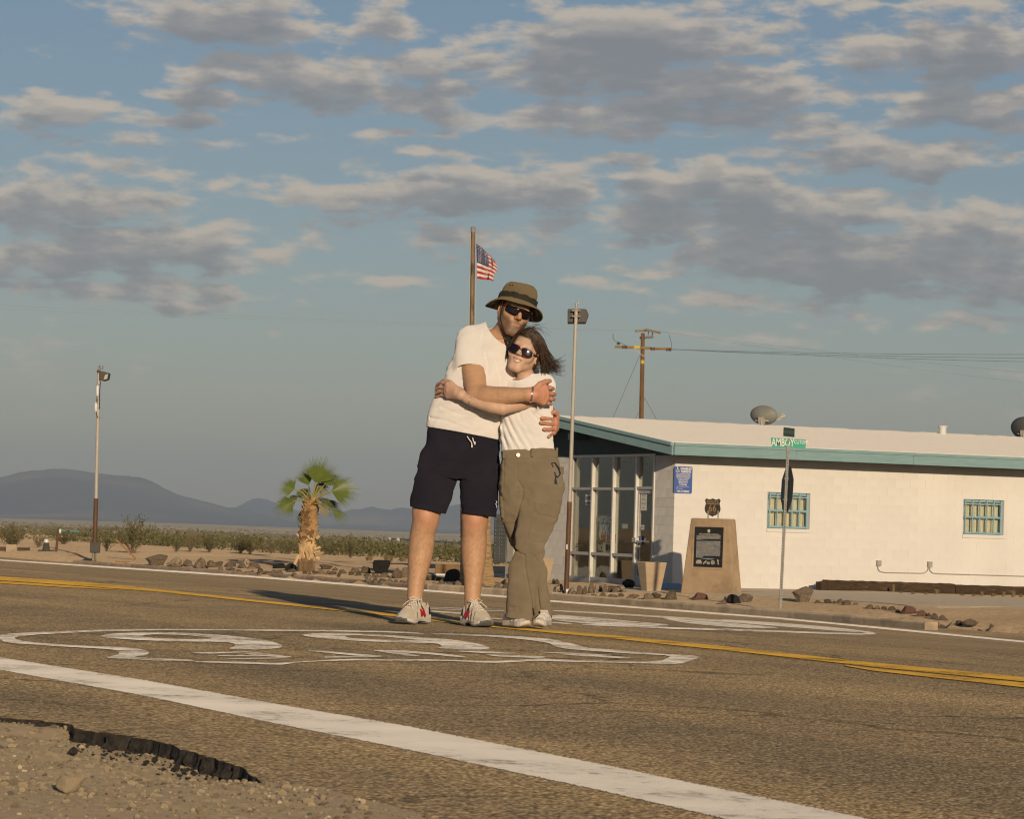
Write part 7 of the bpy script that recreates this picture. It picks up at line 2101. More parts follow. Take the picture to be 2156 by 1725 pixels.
def sculpt_head(F, H, male, sc=1.0):
    q = lambda x, y, z: H(x*sc, y*sc, z*sc)
    r = lambda *a: [v*sc for v in a] if len(a) > 1 else a[0]*sc
    wj = 1.0 if male else .88
    F.ell(q(0, -.018, .035), r(.076, .096, .088), H.ax, .02)
    F.ell(q(0, .022, -.015), r(.066*(1 if male else .97), .066, .088), H.ax, .03)
    for s in (-1, 1):
        F.cone(q(s*.056*wj, -.004, -.052), q(s*.022*wj, .066, -.103), r(.021), r(.018), .03)
        F.ell(q(s*.043, .050, -.022), r(.027, .024, .024), H.ax, .025)
        F.ell(q(s*.077, -.014, -.008), r(.010, .021, .033), H.ax, .010)
        F.ell(q(s*.083, -.010, -.008), r(.006, .012, .022), H.ax, .004, op='cut')
    F.cone(q(-.012, .070, -.108), q(.012, .070, -.108), r(.021 if male else .018), r(.021 if male else .018), .025)
    F.cone(q(-.036, .070, .024), q(.036, .070, .024), r(.016 if male else .012), r(.016 if male else .012), .02)
    for s in (-1, 1): F.ell(q(s*.032, .092, .0), r(.019, .016, .012), H.ax, .012, op='cut')
    for s in (-1, 1): F.ell(q(s*.031, .066, .0), r(.0135, .0135, .0135), H.ax, .004)
    nl = 1.0 if male else .88
    F.cone(q(0, .082, .014), q(0, .082+.030*nl, -.030*nl), r(.0085), r(.0125*nl), .014)
    for s in (-1, 1): F.ell(q(s*.0125*nl, .096, -.034*nl), r(.0085*nl, .011, .008), H.ax, .008)
    zl = -.066 if male else -.070
    F.ell(q(0, .070, zl), r(.036, .019 if male else .022, .026), H.ax, .02)
    if male:
        F.cone(q(-.021, .083, zl+.004), q(0, .0895, zl+.006), r(.0035), r(.004), .006); F.cone(q(.021, .083, zl+.004), q(0, .0895, zl+.006), r(.0035), r(.004), .006)
        F.cone(q(-.016, .080, zl-.0065), q(.016, .080, zl-.0065), r(.0045), r(.0045), .006)
        F.cone(q(-.024, .0895, zl-.001), q(.024, .0895, zl-.001), r(.0016), r(.0016), .005, op='cut')
    else:
        for k in range(6):          # the smiling mouth, open over the teeth
            a = -1+k/3; b = -1+(k+1)/3; f = lambda u, df=0, dz=0: q(u*.0265, .0895-.012*u*u+df, zl+.011*u*u+dz)
            F.cone(f(a, 0, .0095-.007*a*a), f(b, 0, .0095-.007*b*b), r(.0032), r(.0032), .004)
            F.cone(f(a, -.001, -.0085+.007*a*a), f(b, -.001, -.0085+.007*b*b), r(.0042), r(.0042), .004)
        for k in range(6):
            a = -1+k/3; b = -1+(k+1)/3
            F.cone(f(a, .002), f(b, .002), r(.0072*(1-.55*a*a)), r(.0072*(1-.55*b*b)), .002, op='cut')
        for s in (-1, 1): F.ell(q(s*.044, .058, -.040), r(.020, .018, .016), H.ax, .02)
def hand(F, wrist, knuck, fing, thumb, r=.0088, palm=(.022, .017), kk=.006):
    """wrist point, four knuckle points, each finger's further joints, thumb chain; all world points"""
    for kn in knuck: F.cone(wrist, kn, palm[0], palm[1]*.78, .012)
    for a, b in zip(knuck[:-1], knuck[1:]): F.cone(a, b, palm[1]*.72, palm[1]*.68, .010)
    for kn, ch, rr in zip(knuck, fing, (1.0, 1.04, 1.0, .88)):
        pts = [kn]+list(ch)
        for i, (a, b) in enumerate(zip(pts[:-1], pts[1:])): F.cone(a, b, r*rr*(1.08-.07*i), r*rr*(1.0-.08*i), kk if i == 0 else .003)
    for i, (a, b) in enumerate(zip(thumb[:-1], thumb[1:])): F.cone(a, b, r*(1.45-.16*i), r*(1.22-.10*i), .010 if i == 0 else .004)
def skin_mat(name, base, red, stub):
    m, nt, b, out = new_mat(name); L = nt.links.new
    n = noise_node(nt, 22, 6, .65)
    c = ramp(nt, n.outputs[0], [(.3, tuple(v*.90 for v in base)), (.7, tuple(v*1.06 for v in base))])
    prev = c.outputs[0]
    for at, col in (('flush', red), ('lips', (red[0]*.70, red[1]*.68, red[2]*.74)), ('hair', stub)):
        a = node(nt, 'ShaderNodeAttribute', attribute_name=at)
        fac = a.outputs['Fac']
        if at == 'hair':
            hn = noise_node(nt, 190, 3, .7); mr = node(nt, 'ShaderNodeMath', operation='MULTIPLY_ADD'); L(hn.outputs[0], mr.inputs[0]); mr.inputs[1].default_value = .5; mr.inputs[2].default_value = .7
            mu = node(nt, 'ShaderNodeMath', operation='MULTIPLY'); mu.use_clamp = True; L(mr.outputs[0], mu.inputs[0]); L(fac, mu.inputs[1]); fac = mu.outputs[0]
        mx = node(nt, 'ShaderNodeMix', data_type='RGBA'); L(fac, mx.inputs[0]); L(prev, mx.inputs[6]); mx.inputs[7].default_value = rgba(col); prev = mx.outputs[2]
    L(prev, b.inputs['Base Color']); b.inputs['Roughness'].default_value = .52; b.inputs['Specular IOR Level'].default_value = .38; b.inputs['Diffuse Roughness'].default_value = 0
    b.inputs['Subsurface Weight'].default_value = .12; b.inputs['Subsurface Radius'].default_value = (1.0, .35, .18); b.inputs['Subsurface Scale'].default_value = .006
    bp = node(nt, 'ShaderNodeBump'); bp.inputs['Strength'].default_value = .25; bp.inputs['Distance'].default_value = .002; L(n.outputs[0], bp.inputs['Height']); L(bp.outputs[0], b.inputs['Normal'])
    return m
SKIN_M = skin_mat('tanned skin', (.56, .325, .185), (.60, .26, .165), (.062, .040, .026))
SKIN_W = skin_mat('fair skin', (.60, .39, .265), (.60, .30, .215), (.09, .06, .04))
def cloth(name, col, col2, fine=900):
    return M(name, col, .9, col2, 7, 6, bump=(fine, .25, .0008, 2), spec=.15)
TSHIRT = cloth('white cotton', (.70, .665, .62), (.76, .725, .68)); BLOUSE = cloth('white jersey', (.72, .69, .655), (.78, .75, .71))
NAVY = cloth('navy jersey', (.016, .015, .024), (.024, .021, .031)); KHAKI = cloth('khaki twill', (.20, .158, .102), (.24, .192, .127))
HATM = cloth('olive hat cotton', (.16, .122, .066), (.195, .15, .084)); BAND = M('black webbing', (.022, .019, .012), .8, (.034, .03, .02), 40)
def camo_mat():
    m, nt, b, out = new_mat('camouflage lining'); L = nt.links.new
    n = noise_node(nt, 38, 4, .75); c = ramp(nt, n.outputs[0], [(.38, (.03, .025, .018)), (.45, (.14, .11, .07)), (.52, (.22, .165, .10)), (.57, (.48, .41, .28))]); c.color_ramp.interpolation = 'CONSTANT'
    L(c.outputs[0], b.inputs['Base Color']); b.inputs['Roughness'].default_value = .9
    return m
CAMO = camo_mat()
LENS_D = M('dark lens', (.012, .006, .006), .12, spec=.5); FRAME_R = M('red frame', (.32, .02, .012), .35); FRAME_B = M('black frame', (.012, .010, .010), .35)
TORT = M('tortoise frame', (.014, .008, .012), .25, (.20, .02, .018), 45, 3, lo=.52, hi=.66); SILVER = M('silver', (.62, .58, .50), .25, metal=.9); GOLDM = M('gold', (.65, .45, .20), .25, metal=.9)
CORD = M('dark cord', (.018, .016, .014), .8)

def make_man():
    t = thing('person', 'tall man in olive bush hat, white t-shirt and navy shorts hugging the woman', 'person', tuple(J(950, 1318)))
    H = Head(J(1083.5, 657, -.05), R(18), R(-1), R(17))
    lo = J(850, 1330, 0); hi = J(1185, 590, 0)
    F = Field((lo.x, YM-.47, -.02), (hi.x, YM+.30, hi.z), .0036)
    # trunk (under the clothes), neck and head
    F.loft(rows_px([(715, 985, 1082, .085), (745, 968, 1088, .105), (775, 955, 1086, .115), (810, 945, 1080, .115), (850, 925, 1068, .115), (890, 910, 1050, .115), (930, 905, 1046, .115), (970, 900, 1040, .11), (1000, 898, 1036, .09)]), .02)
    F.cone(J(1020, 712, .01), J(1068, 726, .0), .050, .050, .03)
    F.limb([J(1046, 726, .03), J(1058, 705, .015), H(0, -.02, -.06)], [.066, .060, .056], .03)
    sculpt_head(F, H, True, 1.03)
    # the arm across the woman
    F.limb([J(992, 722, -.02), J(996, 775, -.10), J(1004, 828, -.20)], [.070, .064, .055], .03)
    F.limb([J(1003, 833, -.205), J(1030, 836, -.245), J(1075, 833, -.295), J(1112, 831, -.320)], [.056, .058, .044, .032], .015)
    wr = J(1113, 831, -.320)
    F.cone(J(1104, 831, -.315), J(1124, 831, -.318), .033, .034, .01)
    kn = [J(1147, 817, -.285), J(1150, 828, -.282), J(1149, 838.5, -.282), J(1144, 847, -.285)]
    fg = [[J(1158, 816.5, -.262), J(1164.5, 819, -.225)], [J(1161.5, 829, -.255), J(1168, 830.5, -.215)], [J(1160, 840, -.255), J(1166, 841, -.215)], [J(1154, 849.5, -.262), J(1160.5, 851.5, -.230)]]
    th = [J(1125, 821, -.318), J(1137, 809, -.305), J(1149, 803.5, -.275), J(1157.5, 802.5, -.245)]
    for kx in kn: F.cone(wr, kx, .030, .016, .014)
    F.cone(J(1120, 832, -.318), J(1138, 832, -.304), .036, .028, .012, flat=((0, 1, 0), .62))
    hand(F, J(1130, 831, -.308), kn, fg, th, .0115, (.024, .0195))
    # the arm behind her back, hand coming round her waist
    F.limb([J(1078, 742, .05), J(1120, 820, .13), J(1150, 868, .10)], [.066, .056, .046], .03)
    F.limb([J(1150, 868, .10), J(1168, 884, .02), J(1175, 888, -.03)], [.045, .036, .031], .01)
    F.cone(J(1176, 886, -.02), J(1172, 893, -.085), .030, .030, .015, flat=((1, 0, 0), .60))
    F.cone(J(1174, 898, -.03), J(1169, 901, -.085), .026, .024, .015, flat=((1, 0, 0), .60))
    kn = [J(1168, 884.5, -.115), J(1168.5, 893, -.118), J(1167, 902.5, -.112), J(1165, 911, -.10)]
    fg = [[J(1155, 882.5, -.165), J(1141.5, 880.5, -.205)], [J(1154, 893, -.170), J(1139.5, 890, -.212)], [J(1156, 905.5, -.165), J(1146, 904, -.20)], [J(1160, 915.5, -.135), J(1156.5, 919.5, -.175)]]
    th = [J(1176, 882, -.05), J(1174, 873, -.085), J(1167, 867.5, -.115), J(1159, 870, -.135)]
    hand(F, J(1175, 891, -.055), kn, fg, th, .0108, (.024, .019))
    # legs
    s = 1/KM
    F.limb([J(925, 985), J(910, 1040), J(898, 1075, -.015), J(896.5, 1095, -.02), J(890.5, 1120, 0), J(887.5, 1146, .012), J(884, 1175, .012), J(879.5, 1205, .008), J(875.5, 1235, .0), J(873.5, 1262, 0), J(873, 1280, -.01)], [v*s for v in (40, 36, 30, 27, 26, 26.5, 25, 20.5, 17, 15.8, 17)], .02)
    F.limb([J(1010, 985), J(1005, 1040), J(1000.5, 1080, -.015), J(999.7, 1100, -.02), J(998.5, 1125, 0), J(998, 1152, .012), J(997.5, 1182, .012), J(996.5, 1216, .008), J(995, 1250, .0), J(994.5, 1276, 0), J(995.5, 1292, -.01)], [v*s for v in (40, 36, 29, 26.5, 25.5, 26.5, 24.5, 19.5, 16.8, 15.6, 16)], .02)
    F.ell(J(897.5, 1083, -.075), (.030, .020, .038), None, .03); F.ell(J(1000.5, 1089, -.070), (.029, .019, .036), None, .03)
    me, pos = F.mesh('body')
    lx, lf, lz = H.local(pos); lx, lf, lz = lx/1.03, lf/1.03, lz/1.03
    headm = (np.sqrt(lx**2+lf**2+lz**2) < .175)
    jaw = np.clip((-.022-lz)/.03, 0, 1)*np.clip((lf+.03)/.03, 0, 1)*np.clip((lz+.155)/.03, 0, 1)
    cheek = np.clip(1-np.hypot((np.abs(lx)-.026)/.020, (lz+.042)/.020), 0, 1)
    side = np.clip((np.abs(lx)-.050)/.012, 0, 1)*np.clip((lz+.075)/.02, 0, 1)*np.clip((.035-lz)/.02, 0, 1)*np.clip((lf+.01)/.015, 0, 1)*np.clip((.045-lf)/.02, 0, 1)
    lips = np.clip(1.2-np.hypot(lx/.023, (lz+.0665)/.0085), 0, 1)*2*(lf > .06)
    lips = np.clip(lips, 0, 1)
    stub = np.clip(np.maximum(jaw*(1-1.3*cheek), side*.9), 0, 1)*headm*(1-lips)*.74
    crown = np.clip((lz-.055)/.02, 0, 1)*np.clip((.05-lf)/.02, 0, 1)*headm
    nape = headm*(lf < -.03)*(lz > -.06)*1.0
    hair = np.maximum(stub, np.maximum(crown, nape*.9))
    pxx, pyy = pxg(pos[:, 0], pos[:, 1], pos[:, 2])
    flush = np.zeros(len(pos))
    for (x, y, r_) in ((1140, 830, 34), (1155, 893, 34)): flush = np.maximum(flush, np.clip(1.3-np.hypot(pxx-x, pyy-y)/r_, 0, .7)*(pxx > 1112))
    for (x, y, r_) in ((896, 1086, 30), (1000, 1092, 28)): flush = np.maximum(flush, np.clip(1.1-np.hypot(pxx-x, pyy-y)/r_, 0, .45))
    nose = headm*np.clip(1.2-np.hypot(lx/.02, (lz+.03)/.02), 0, 1)*(lf > .08)*.55
    flush = np.maximum(flush, nose)
    # dark hair on shins and forearm: sparse
    leg = ((pyy > 1085) & (pyy < 1262) & (pxx < 1030)).astype(float)*np.clip((pyy-1085)/40, 0, 1)*np.clip((1262-pyy)/30, 0, 1)
    n1 = fbm(np.stack([pos[:, 0]*210, pos[:, 1]*210, pos[:, 2]*70], -1), 2, 5)
    hair = np.maximum(hair, leg*np.clip((n1-.44)*1.4, 0, .17))
    arm = ((pxx > 1005) & (pxx < 1108) & (pyy > 806) & (pyy < 862) & (pos[:, 1] < YM-.2)).astype(float)
    n2 = fbm(np.stack([pos[:, 0]*90, pos[:, 1]*150, pos[:, 2]*220], -1), 2, 6); hair = np.maximum(hair, arm*np.clip((n2-.46)*1.2, 0, .12))
    finish(me, SKIN_M, t, 'body', {'flush': flush, 'lips': lips*headm*.8, 'hair': hair})
    # ---- t-shirt
    F = Field((J(885, 900).x, YM-.26, J(900, 940).z), (J(1150, 700).x, YM+.27, J(1060, 660).z), .0042)
    F.loft(rows_px([(698, 1000, 1078, .070), (715, 976, 1090, .100), (745, 959, 1093, .124), (770, 944, 1093, .138), (800, 934, 1090, .145), (830, 919, 1085, .147), (860, 905, 1073, .147), (885, 898.5, 1063, .147), (905, 897, 1057, .147), (935, 898, 1055, .147)]), .02, 2.35)
    F.cone(J(1034, 700, .015), J(990, 716, .0), .058, .074, .03)
    F.cone(J(1060, 716, .03), J(1080, 735, .03), .055, .07, .03)
    F.limb([J(1080, 740, .05), J(1105, 785, .11)], [.074, .076], .02)
    # folds: pulled from the armpit, drooping over the belly, bunched at the hem
    crs = lambda n_: np.abs(n_)*1.6 - .2
    F.near(lambda x, y, z, pxx, pyy: (1.5*(.010*rot_noise(x, y, z, R(-62), (30, 9, 6), 3) + .012*rot_noise(x, y, z, R(15), (5, 6, 24), 7)*np.clip((pyy-845)/25, 0, 1) + .006*rot_noise(x, y, z, R(-75), (34, 8, 5), 9)*np.clip((790-pyy)/40, 0, 1) + .005*vnoise3(x, y, z, (14, 14, 14), 4)) + .010*crs(rot_noise(x, y, z, R(-35), (13, 8, 6), 21)) + .010*crs(rot_noise(x, y, z, R(10), (5, 6, 17), 27))*np.clip((pyy-835)/25, 0, 1))*np.clip((pxx-902)/22, .15, 1))
    for pts, d in (([(1022, 742), (1028, 770), (1024, 800)], .007), ([(1018, 700), (1012, 735), (1019, 775)], .004), ([(960, 850), (1000, 868), (1040, 880)], .005), ([(905, 880), (940, 886), (985, 905)], .005), ([(930, 858), (965, 872), (1010, 878)], .004), ([(1046, 760), (1056, 800)], .004), ([(1062, 750), (1072, 795)], .004), ([(1000, 890), (1030, 885)], .003)):
        seam(F, pts, 3.2, d, YM)
    F.shell(.011)
    # hem, sleeve ends, neck opening
    a = J(896, 897, -.14); b = J(1056, 926.5, -.14); ud = (b-a).normalized(); n = ud.cross(Vector((0, 1, 0))).normalized(); n = n if n.z < 0 else -n
    F.cutplane(a, n + Vector((0, -.02, 0)))
    S = F.blank(); S.limb([J(995, 712, -.0), J(991, 722, -.015), J(988.5, 752, -.06), J(989.5, 795, -.115)], [.066, .076, .080, .084], .02)
    S.near(lambda x, y, z, a_, b_: .009*rot_noise(x, y, z, R(-40), (26, 9, 8), 13) + .005*vnoise3(x, y, z, (14, 14, 14), 14))
    S.shell(.010); ax = (J(990, 795, -.12)-J(990, 740, -.05)).normalized(); S.cutplane(J(989.5, 780, -.105), ax)
    F.D = smin(F.D, S.D, .016)
    sl, xx, yy, zz = F.region((J(1000, 700).x, YM-.3, J(1060, 745).z), (J(1150, 700).x, YM+.06, J(1060, 640).z))
    qx, qy = pxg(xx, yy, zz); v = (np.abs((qx-1077)/54)**1.6 + np.abs((qy-676)/54)**1.6)**(1/1.6) - 1
    F.D[sl] = np.maximum(F.D[sl], -(v*.11))
    me, pos = F.mesh('shirt'); finish(me, TSHIRT, t, 'shirt')
    # ribbed collar
    m = MB(); pts = []
    for (x, y, dy) in ((1020.5, 677, .0), (1025, 687, -.055), (1033, 700, -.085), (1044, 714, -.105), (1058, 724.5, -.118), (1072, 730.5, -.122), (1086, 730, -.115)): pts.append(J(x, y, dy))
    # ---- shorts
    F = Field((J(855, 900).x, YM-.22, J(950, 1100).z), (J(1066, 900).x, YM+.22, J(950, 872).z), .0042)
    F.loft(rows_px([(880, 906, 1052, .125), (905, 901, 1054, .130), (930, 893.5, 1054.5, .133), (960, 885, 1054, .135), (990, 877.5, 1053, .130), (1012, 873, 1052, .122)]), .02, 2.5)
    F.loft(rows_px([(985, 879, 975, .118), (1010, 873, 966, .116, -.005), (1030, 868.5, 959, .113, -.01), (1055, 864.5, 950, .110, -.012), (1075, 862.5, 942.5, .108, -.015), (1098, 861, 937, .106, -.015)]), .015, 2.4)
    F.loft(rows_px([(985, 955, 1053, .118), (1010, 964, 1052, .116, -.005), (1030, 966.5, 1051, .113, -.01), (1055, 969, 1049.5, .110, -.012), (1075, 970.5, 1048, .108, -.015), (1105, 971.5, 1046, .106, -.015)]), .015, 2.4)
    F.near(lambda x, y, z, a_, b_: .014*rot_noise(x, y, z, R(70), (9, 9, 9), 3, 3) + .013*rot_noise(x, y, z, R(-70), (22, 8, 5), 5) + .014*np.abs(rot_noise(x, y, z, R(-60), (14, 8, 5), 15)))
    for pts, d in (([(985, 930), (975, 975), (966, 1016)], .004), ([(966, 1012), (955, 1035)], .006), ([(960, 1012), (920, 1000)], .004), ([(970, 1012), (1010, 1000)], .004)): seam(F, pts, 2.2, d, YM)
    F.shell(.010)
    def hemcut(x0, y0, x1, y1, xa, xb):
        a = J(x0, y0, -.1); b = J(x1, y1, -.1); ud = (b-a).normalized(); n = ud.cross(Vector((0, 1, 0))).normalized(); n = n if n.z < 0 else -n
        sl, xx, yy, zz = F.region((J(xa, 1000).x, YM-.4, J(950, 1130).z), (J(xb, 1000).x, YM+.4, J(950, 1040).z))
        d = (xx-a.x)*n.x+(yy-a.y)*n.y+(zz-a.z)*n.z; F.D[sl] = np.maximum(F.D[sl], d)
    hemcut(863, 1067, 938, 1083, 840, 958); hemcut(971, 1081, 1046, 1090, 958.5, 1080)
    me, pos = F.mesh('shorts'); finish(me, NAVY, t, 'shorts')
    m = MB()
    for pts in ([(983.5, 919), (988, 926), (993, 932), (993.5, 941)], [(995, 922), (996.5, 928), (999.5, 935)]):
        w_ = [J(x, y, -.155) for x, y in pts]; m.tube(w_, [.0030]*len(w_), 6); m.tube([w_[-1]+EZ*.012, w_[-1]-EZ*.004], .0048, 6)
    m.build('drawstring', WPLAST, t)
    m = MB(); stroke(m, [(0, .02), (.006, .010), (-.003, .004), (.006, -.008), (.002, -.016)], .0026, J(1044.5, 1063, -.112), Vector((1, 0, 0)), EZ); m.build('embroidery', WPLAST, t)
    # ---- hat
    HT = lambda x, y, z: H(x, y-.010-z*.13, z+.052+y*.13)
    hat = MB(); V = []; na = 72
    prof = [(1.00, -.002), (1.00, .012), (.985, .035), (.95, .062), (.86, .084), (.70, .098), (.45, .103), (.2, .100), (0.0, .099)]
    for (k_, z_) in prof:
        for j in range(na):
            an = 2*math.pi*j/na; c, s_ = math.cos(an), math.sin(an)
            rx, ry = .099*k_, .112*k_; dent = -.010*math.exp(-((c*.5)**2+(s_-.55)**2)/.05) if z_ > .08 else 0
            wob = 1+.018*math.sin(3*an+1)*(z_/.1)
            V.append(HT(rx*c*wob, ry*s_*wob, z_+dent+.004*math.sin(2*an)*(z_/.1)))
    Fc = []
    for i in range(len(prof)-1):
        for j in range(na): Fc.append((i*na+j, i*na+(j+1) % na, (i+1)*na+(j+1) % na, (i+1)*na+j))
    hat.add(V, Fc, True); hat_o = hat.build('hat', HATM, t)
    def brim(dz, mat, name, par):
        V = []; nr = 9
        for i in range(nr+1):
            f = i/nr
            for j in range(na):
                an = 2*math.pi*j/na; c, s_ = math.cos(an), math.sin(an)
                sidew = abs(c)**1.5; fr = max(0, s_); bk = max(0, -s_)
                out = f*(.052+.012*bk) ; drop = f*(.022*fr**3 + .036*sidew*(1-.5*fr) + .030*bk) + f*f*(.004*fr + .012*sidew) + .004*math.sin(4*an+.6)*f
                V.append(HT((.0995+out)*c, (.1125+out)*s_, -.001 - drop + dz*(1-.2*f)))
        Fc = []
        for i in range(nr):
            for j in range(na): Fc.append((i*na+j, i*na+(j+1) % na, (i+1)*na+(j+1) % na, (i+1)*na+j))
        m = MB(); m.add(V, Fc, True); return m.build(name, mat, par), V[-na:]
    _, e1 = brim(.002, HATM, 'brim', hat_o); _, e0 = brim(-.002, CAMO, 'brim_lining', hat_o)
    m = MB(); ring_ = [(a+b)/2 for a, b in zip(e1, e0)]; m.tube(ring_+ring_[:2], .0036, 6, cap=False); m.build('brim_edge', HATM, hat_o)
    m = MB(); V = []
    for z_ in (.001, .030):
        for j in range(na+1):
            an = 2*math.pi*j/na; V.append(HT(.1018*math.cos(an), .1148*math.sin(an), z_ + .003*math.sin(9*an)))
    m.add(V, [(j, j+1, na+1+j+1, na+1+j) for j in range(na)], True)
    for an in np.arange(0, 6.28, .52):
        c, s_ = math.cos(an), math.sin(an); m.box(HT(.103*c, .116*s_, .015), (.011, .0025, .0155), (H.x*(-s_)+H.f*c, H.x*c+H.f*s_, H.z))
    m.build('hat_band', BAND, hat_o)
    m = MB(); 
    for an in (2.45, 2.62): m.tube([HT(.092*math.cos(an), .104*math.sin(an), .066), HT(.096*math.cos(an), .108*math.sin(an), .066)], .0035, 8)
    m.build('eyelet', BAND, hat_o)
    m = MB(); m.tube([H(-.080, .020, .045), H(-.081, .022, -.01), H(-.074, .030, -.06), H(-.050, .050, -.105), H(-.024, .052, -.128), H(-.018, .035, -.150)], .0028, 6)
    p = J(1069.5, 711, -.135); q = [p, J(1071, 720, -.150), J(1073, 732, -.165), J(1074, 742, -.175)]
    m.tube([H(-.018, .035, -.150), p], .003, 6); m.tube(q, .0050, 6); m.tube([v+Vector((.008, 0, .004)) for v in q], .0042, 6); m.tube([H(.078, .022, .03), H(.076, .028, -.04), H(.055, .045, -.10), H(.010, .052, -.132), H(-.018, .035, -.150)], .0028, 6)
    m.tube([p+EZ*.006, p-EZ*.012], .0085, 8)
    m.build('chin_cord', CORD, hat_o)
    # ---- wrap sunglasses
    m = MB(); V = []; n = 25
    for i in range(n+1):
        u = -1+2*i/n; a = u*1.02; nosecut = math.exp(-(u/.13)**2)
        top = .017 - .004*abs(u)+.002; bot = -.027 + .030*nosecut + .012*abs(u)**3.5
        for j in range(5):
            f = j/4; zz = top+(bot-top)*f
            V.append(H(.074*math.sin(a)/math.sin(1.02), (.112-.046*(1-math.cos(a))/(1-math.cos(1.02))-.004*f), zz))
    m.add(V, [(i*5+j, i*5+j+1, (i+1)*5+j+1, (i+1)*5+j) for i in range(n) for j in range(4)], True)
    sg = m.build('sunglasses', LENS_D, t, fix=False); md = sg.modifiers.new('s', 'SOLIDIFY'); md.thickness = .002
    m = MB(); m.tube([V[i*5]+H.f*.002 for i in range(n+1)], .0034, 6); m.build('frame', FRAME_B, sg)
    m = MB()
    for s_ in (-1, 1): m.tube([H(s_*.075, .064, .017), H(s_*.081, .030, .017), H(s_*.083, -.015, .014)], .004, 6)
    m.build('temple', FRAME_R, sg)
    # ---- bracelet
    m = MB(); c = J(1118.5, 831, -.318); pts = []
    axis = (J(1124, 831, -.318)-J(1110, 831, -.32)).normalized(); u_ = EZ - axis*axis.z; u_.normalize(); v_ = axis.cross(u_)
    for k in range(25): a = 2*math.pi*k/24; pts.append(c + u_*(math.cos(a)*.041) + v_*(math.sin(a)*.037) + axis*(.006*math.cos(a)))
    m.tube(pts, .0032, 6, cap=False); m.tube([p_+axis*.006 for p_ in pts], .0018, 6, cap=False); m.tube([c-v_*.04-axis*.008, c-v_*.04+axis*.010], .006, 8); m.tube([c-v_*.04-u_*.01, c-v_*.04+u_*.01], .005, 8); m.build('bracelet', SILVER, t)
    return t, H
def make_shoe(parent, heel, toe, hgt, ankle_open, style, side):
    """an SDF trainer: heel and toe are ground points"""
    heel = Vector(heel); toe = Vector(toe); f = (toe-heel); f.z = 0; L = f.length; f.normalize(); w = Vector((-f.y, f.x, 0)); w = -w if w.x < 0 else w
    lo = [min(heel[i], toe[i])-.09 for i in range(2)]+[heel.z-.01]; hi = [max(heel[i], toe[i])+.09 for i in range(2)]+[heel.z+.17]
    F = Field(lo, hi, .0030 if style == 'm' else .0032); x, y, z = F.grid()
    l = ((x-heel.x)*f.x+(y-heel.y)*f.y)/L; v = (x-heel.x)*w.x+(y-heel.y)*w.y; z = z-heel.z + 0*l
    ls = np.array([-.03, 0, .06, .2, .4, .55, .7, .82, .92, 1.0, 1.04]); hw = np.array([.008, .026, .036, .038, .038, .044, .052, .052, .043, .024, .006])*(L/.30)*(1.05 if style == 'm' else 1.0)
    sole_h = np.array([.046, .042, .038, .034, .031, .030, .029, .029, .031, .036, .04]); lift = np.array([.02, .010, .0, 0, .003, .004, 0, .0, .006, .018, .028])*(1.15 if style == 'm' else .7)
    top = np.array([.05, .095, .108, .112, .112, .100, .082, .068, .056, .046, .035])*hgt/.10
    HW = np.interp(l, ls, hw); SH = np.interp(l, ls, sole_h); LF = np.interp(l, ls, lift); TP = np.interp(l, ls, top)
    sole = np.maximum(np.maximum(np.abs(v)-HW*1.04, np.maximum(z-SH, LF-z)), np.maximum(-.03*L-l*L, (l-1.03)*L))
    if style == 'm': sole = np.maximum(sole, -(np.sqrt(((l-.42)*L/.055)**2+((z-.004)/.016)**2)-1)*.016)      # waist of the sole
    up = ((np.abs(v)/(HW*.97+1e-4))**2.2 + (np.clip(z, 0, None)/TP)**2.6)**(1/2.4)-1; up = up*.032
    up = np.maximum(up, np.maximum(LF+.01-z, np.maximum(-.02*L-l*L, (l-1.0)*L)))
    D = smin(sole, up, .004)
    D = np.maximum(D, -(np.sqrt(((l-.20)*L/.042)**2+(v/.026)**2+((z-.115)/.04)**2)-1)*.03)            # opening for the ankle
    # stitched overlays
    ov = .0016*np.sin(l*L*150+z*60)*(z > SH)*(l < .78)
    F.D = (D + ov).astype(np.float32)
    me, pos = F.mesh('shoe')
    nf = len(me.polygons); cen = np.zeros(nf*3, np.float32); me.polygons.foreach_get('center', cen); cen = cen.reshape(-1, 3)
    fl = ((cen[:, 0]-heel.x)*f.x+(cen[:, 1]-heel.y)*f.y)/L; fv = (cen[:, 0]-heel.x)*w.x+(cen[:, 1]-heel.y)*w.y; fz = cen[:, 2]-heel.z
    so = np.interp(fl, ls, sole_h); lf = np.interp(fl, ls, lift); tp = np.interp(fl, ls, top)
    mi = np.zeros(nf, int)
    if style == 'm':
        mi[fz < so-.002] = 1; mi[(fz < lf+.008)] = 2; mi[(fl > .95) & (fz < so-.004)] = 2
        mi[(fl > .87) & (fl <= 1.1) & (fz > so-.002) & (fz < so+.014)] = 3
        mi[(fl < .12) & (fz > so+.01) & (fz < so+.05)] = 4; mi[(np.abs(fl-.60) < .030) & (fz > so) & (fz < so+.03)] = 4; mi[(np.abs(fl-.30-(fz-.05)*1.2) < .022) & (fz > so)] = 4
    else:
        mi[fz < so-.002] = 1; mi[fz < lf+.006] = 2; mi[(fl < .10) & (fz > so+.012) & (fz < so+.045)] = 4
    me.polygons.foreach_set('material_index', mi.astype(np.int32))
    mats = SHOE_M if style == 'm' else SHOE_W
    o = finish(me, mats, parent, 'shoe')
    at = lambda l_, v_, z_: heel + f*(l_*L) + w*v_ + EZ*z_
    lace = MB()
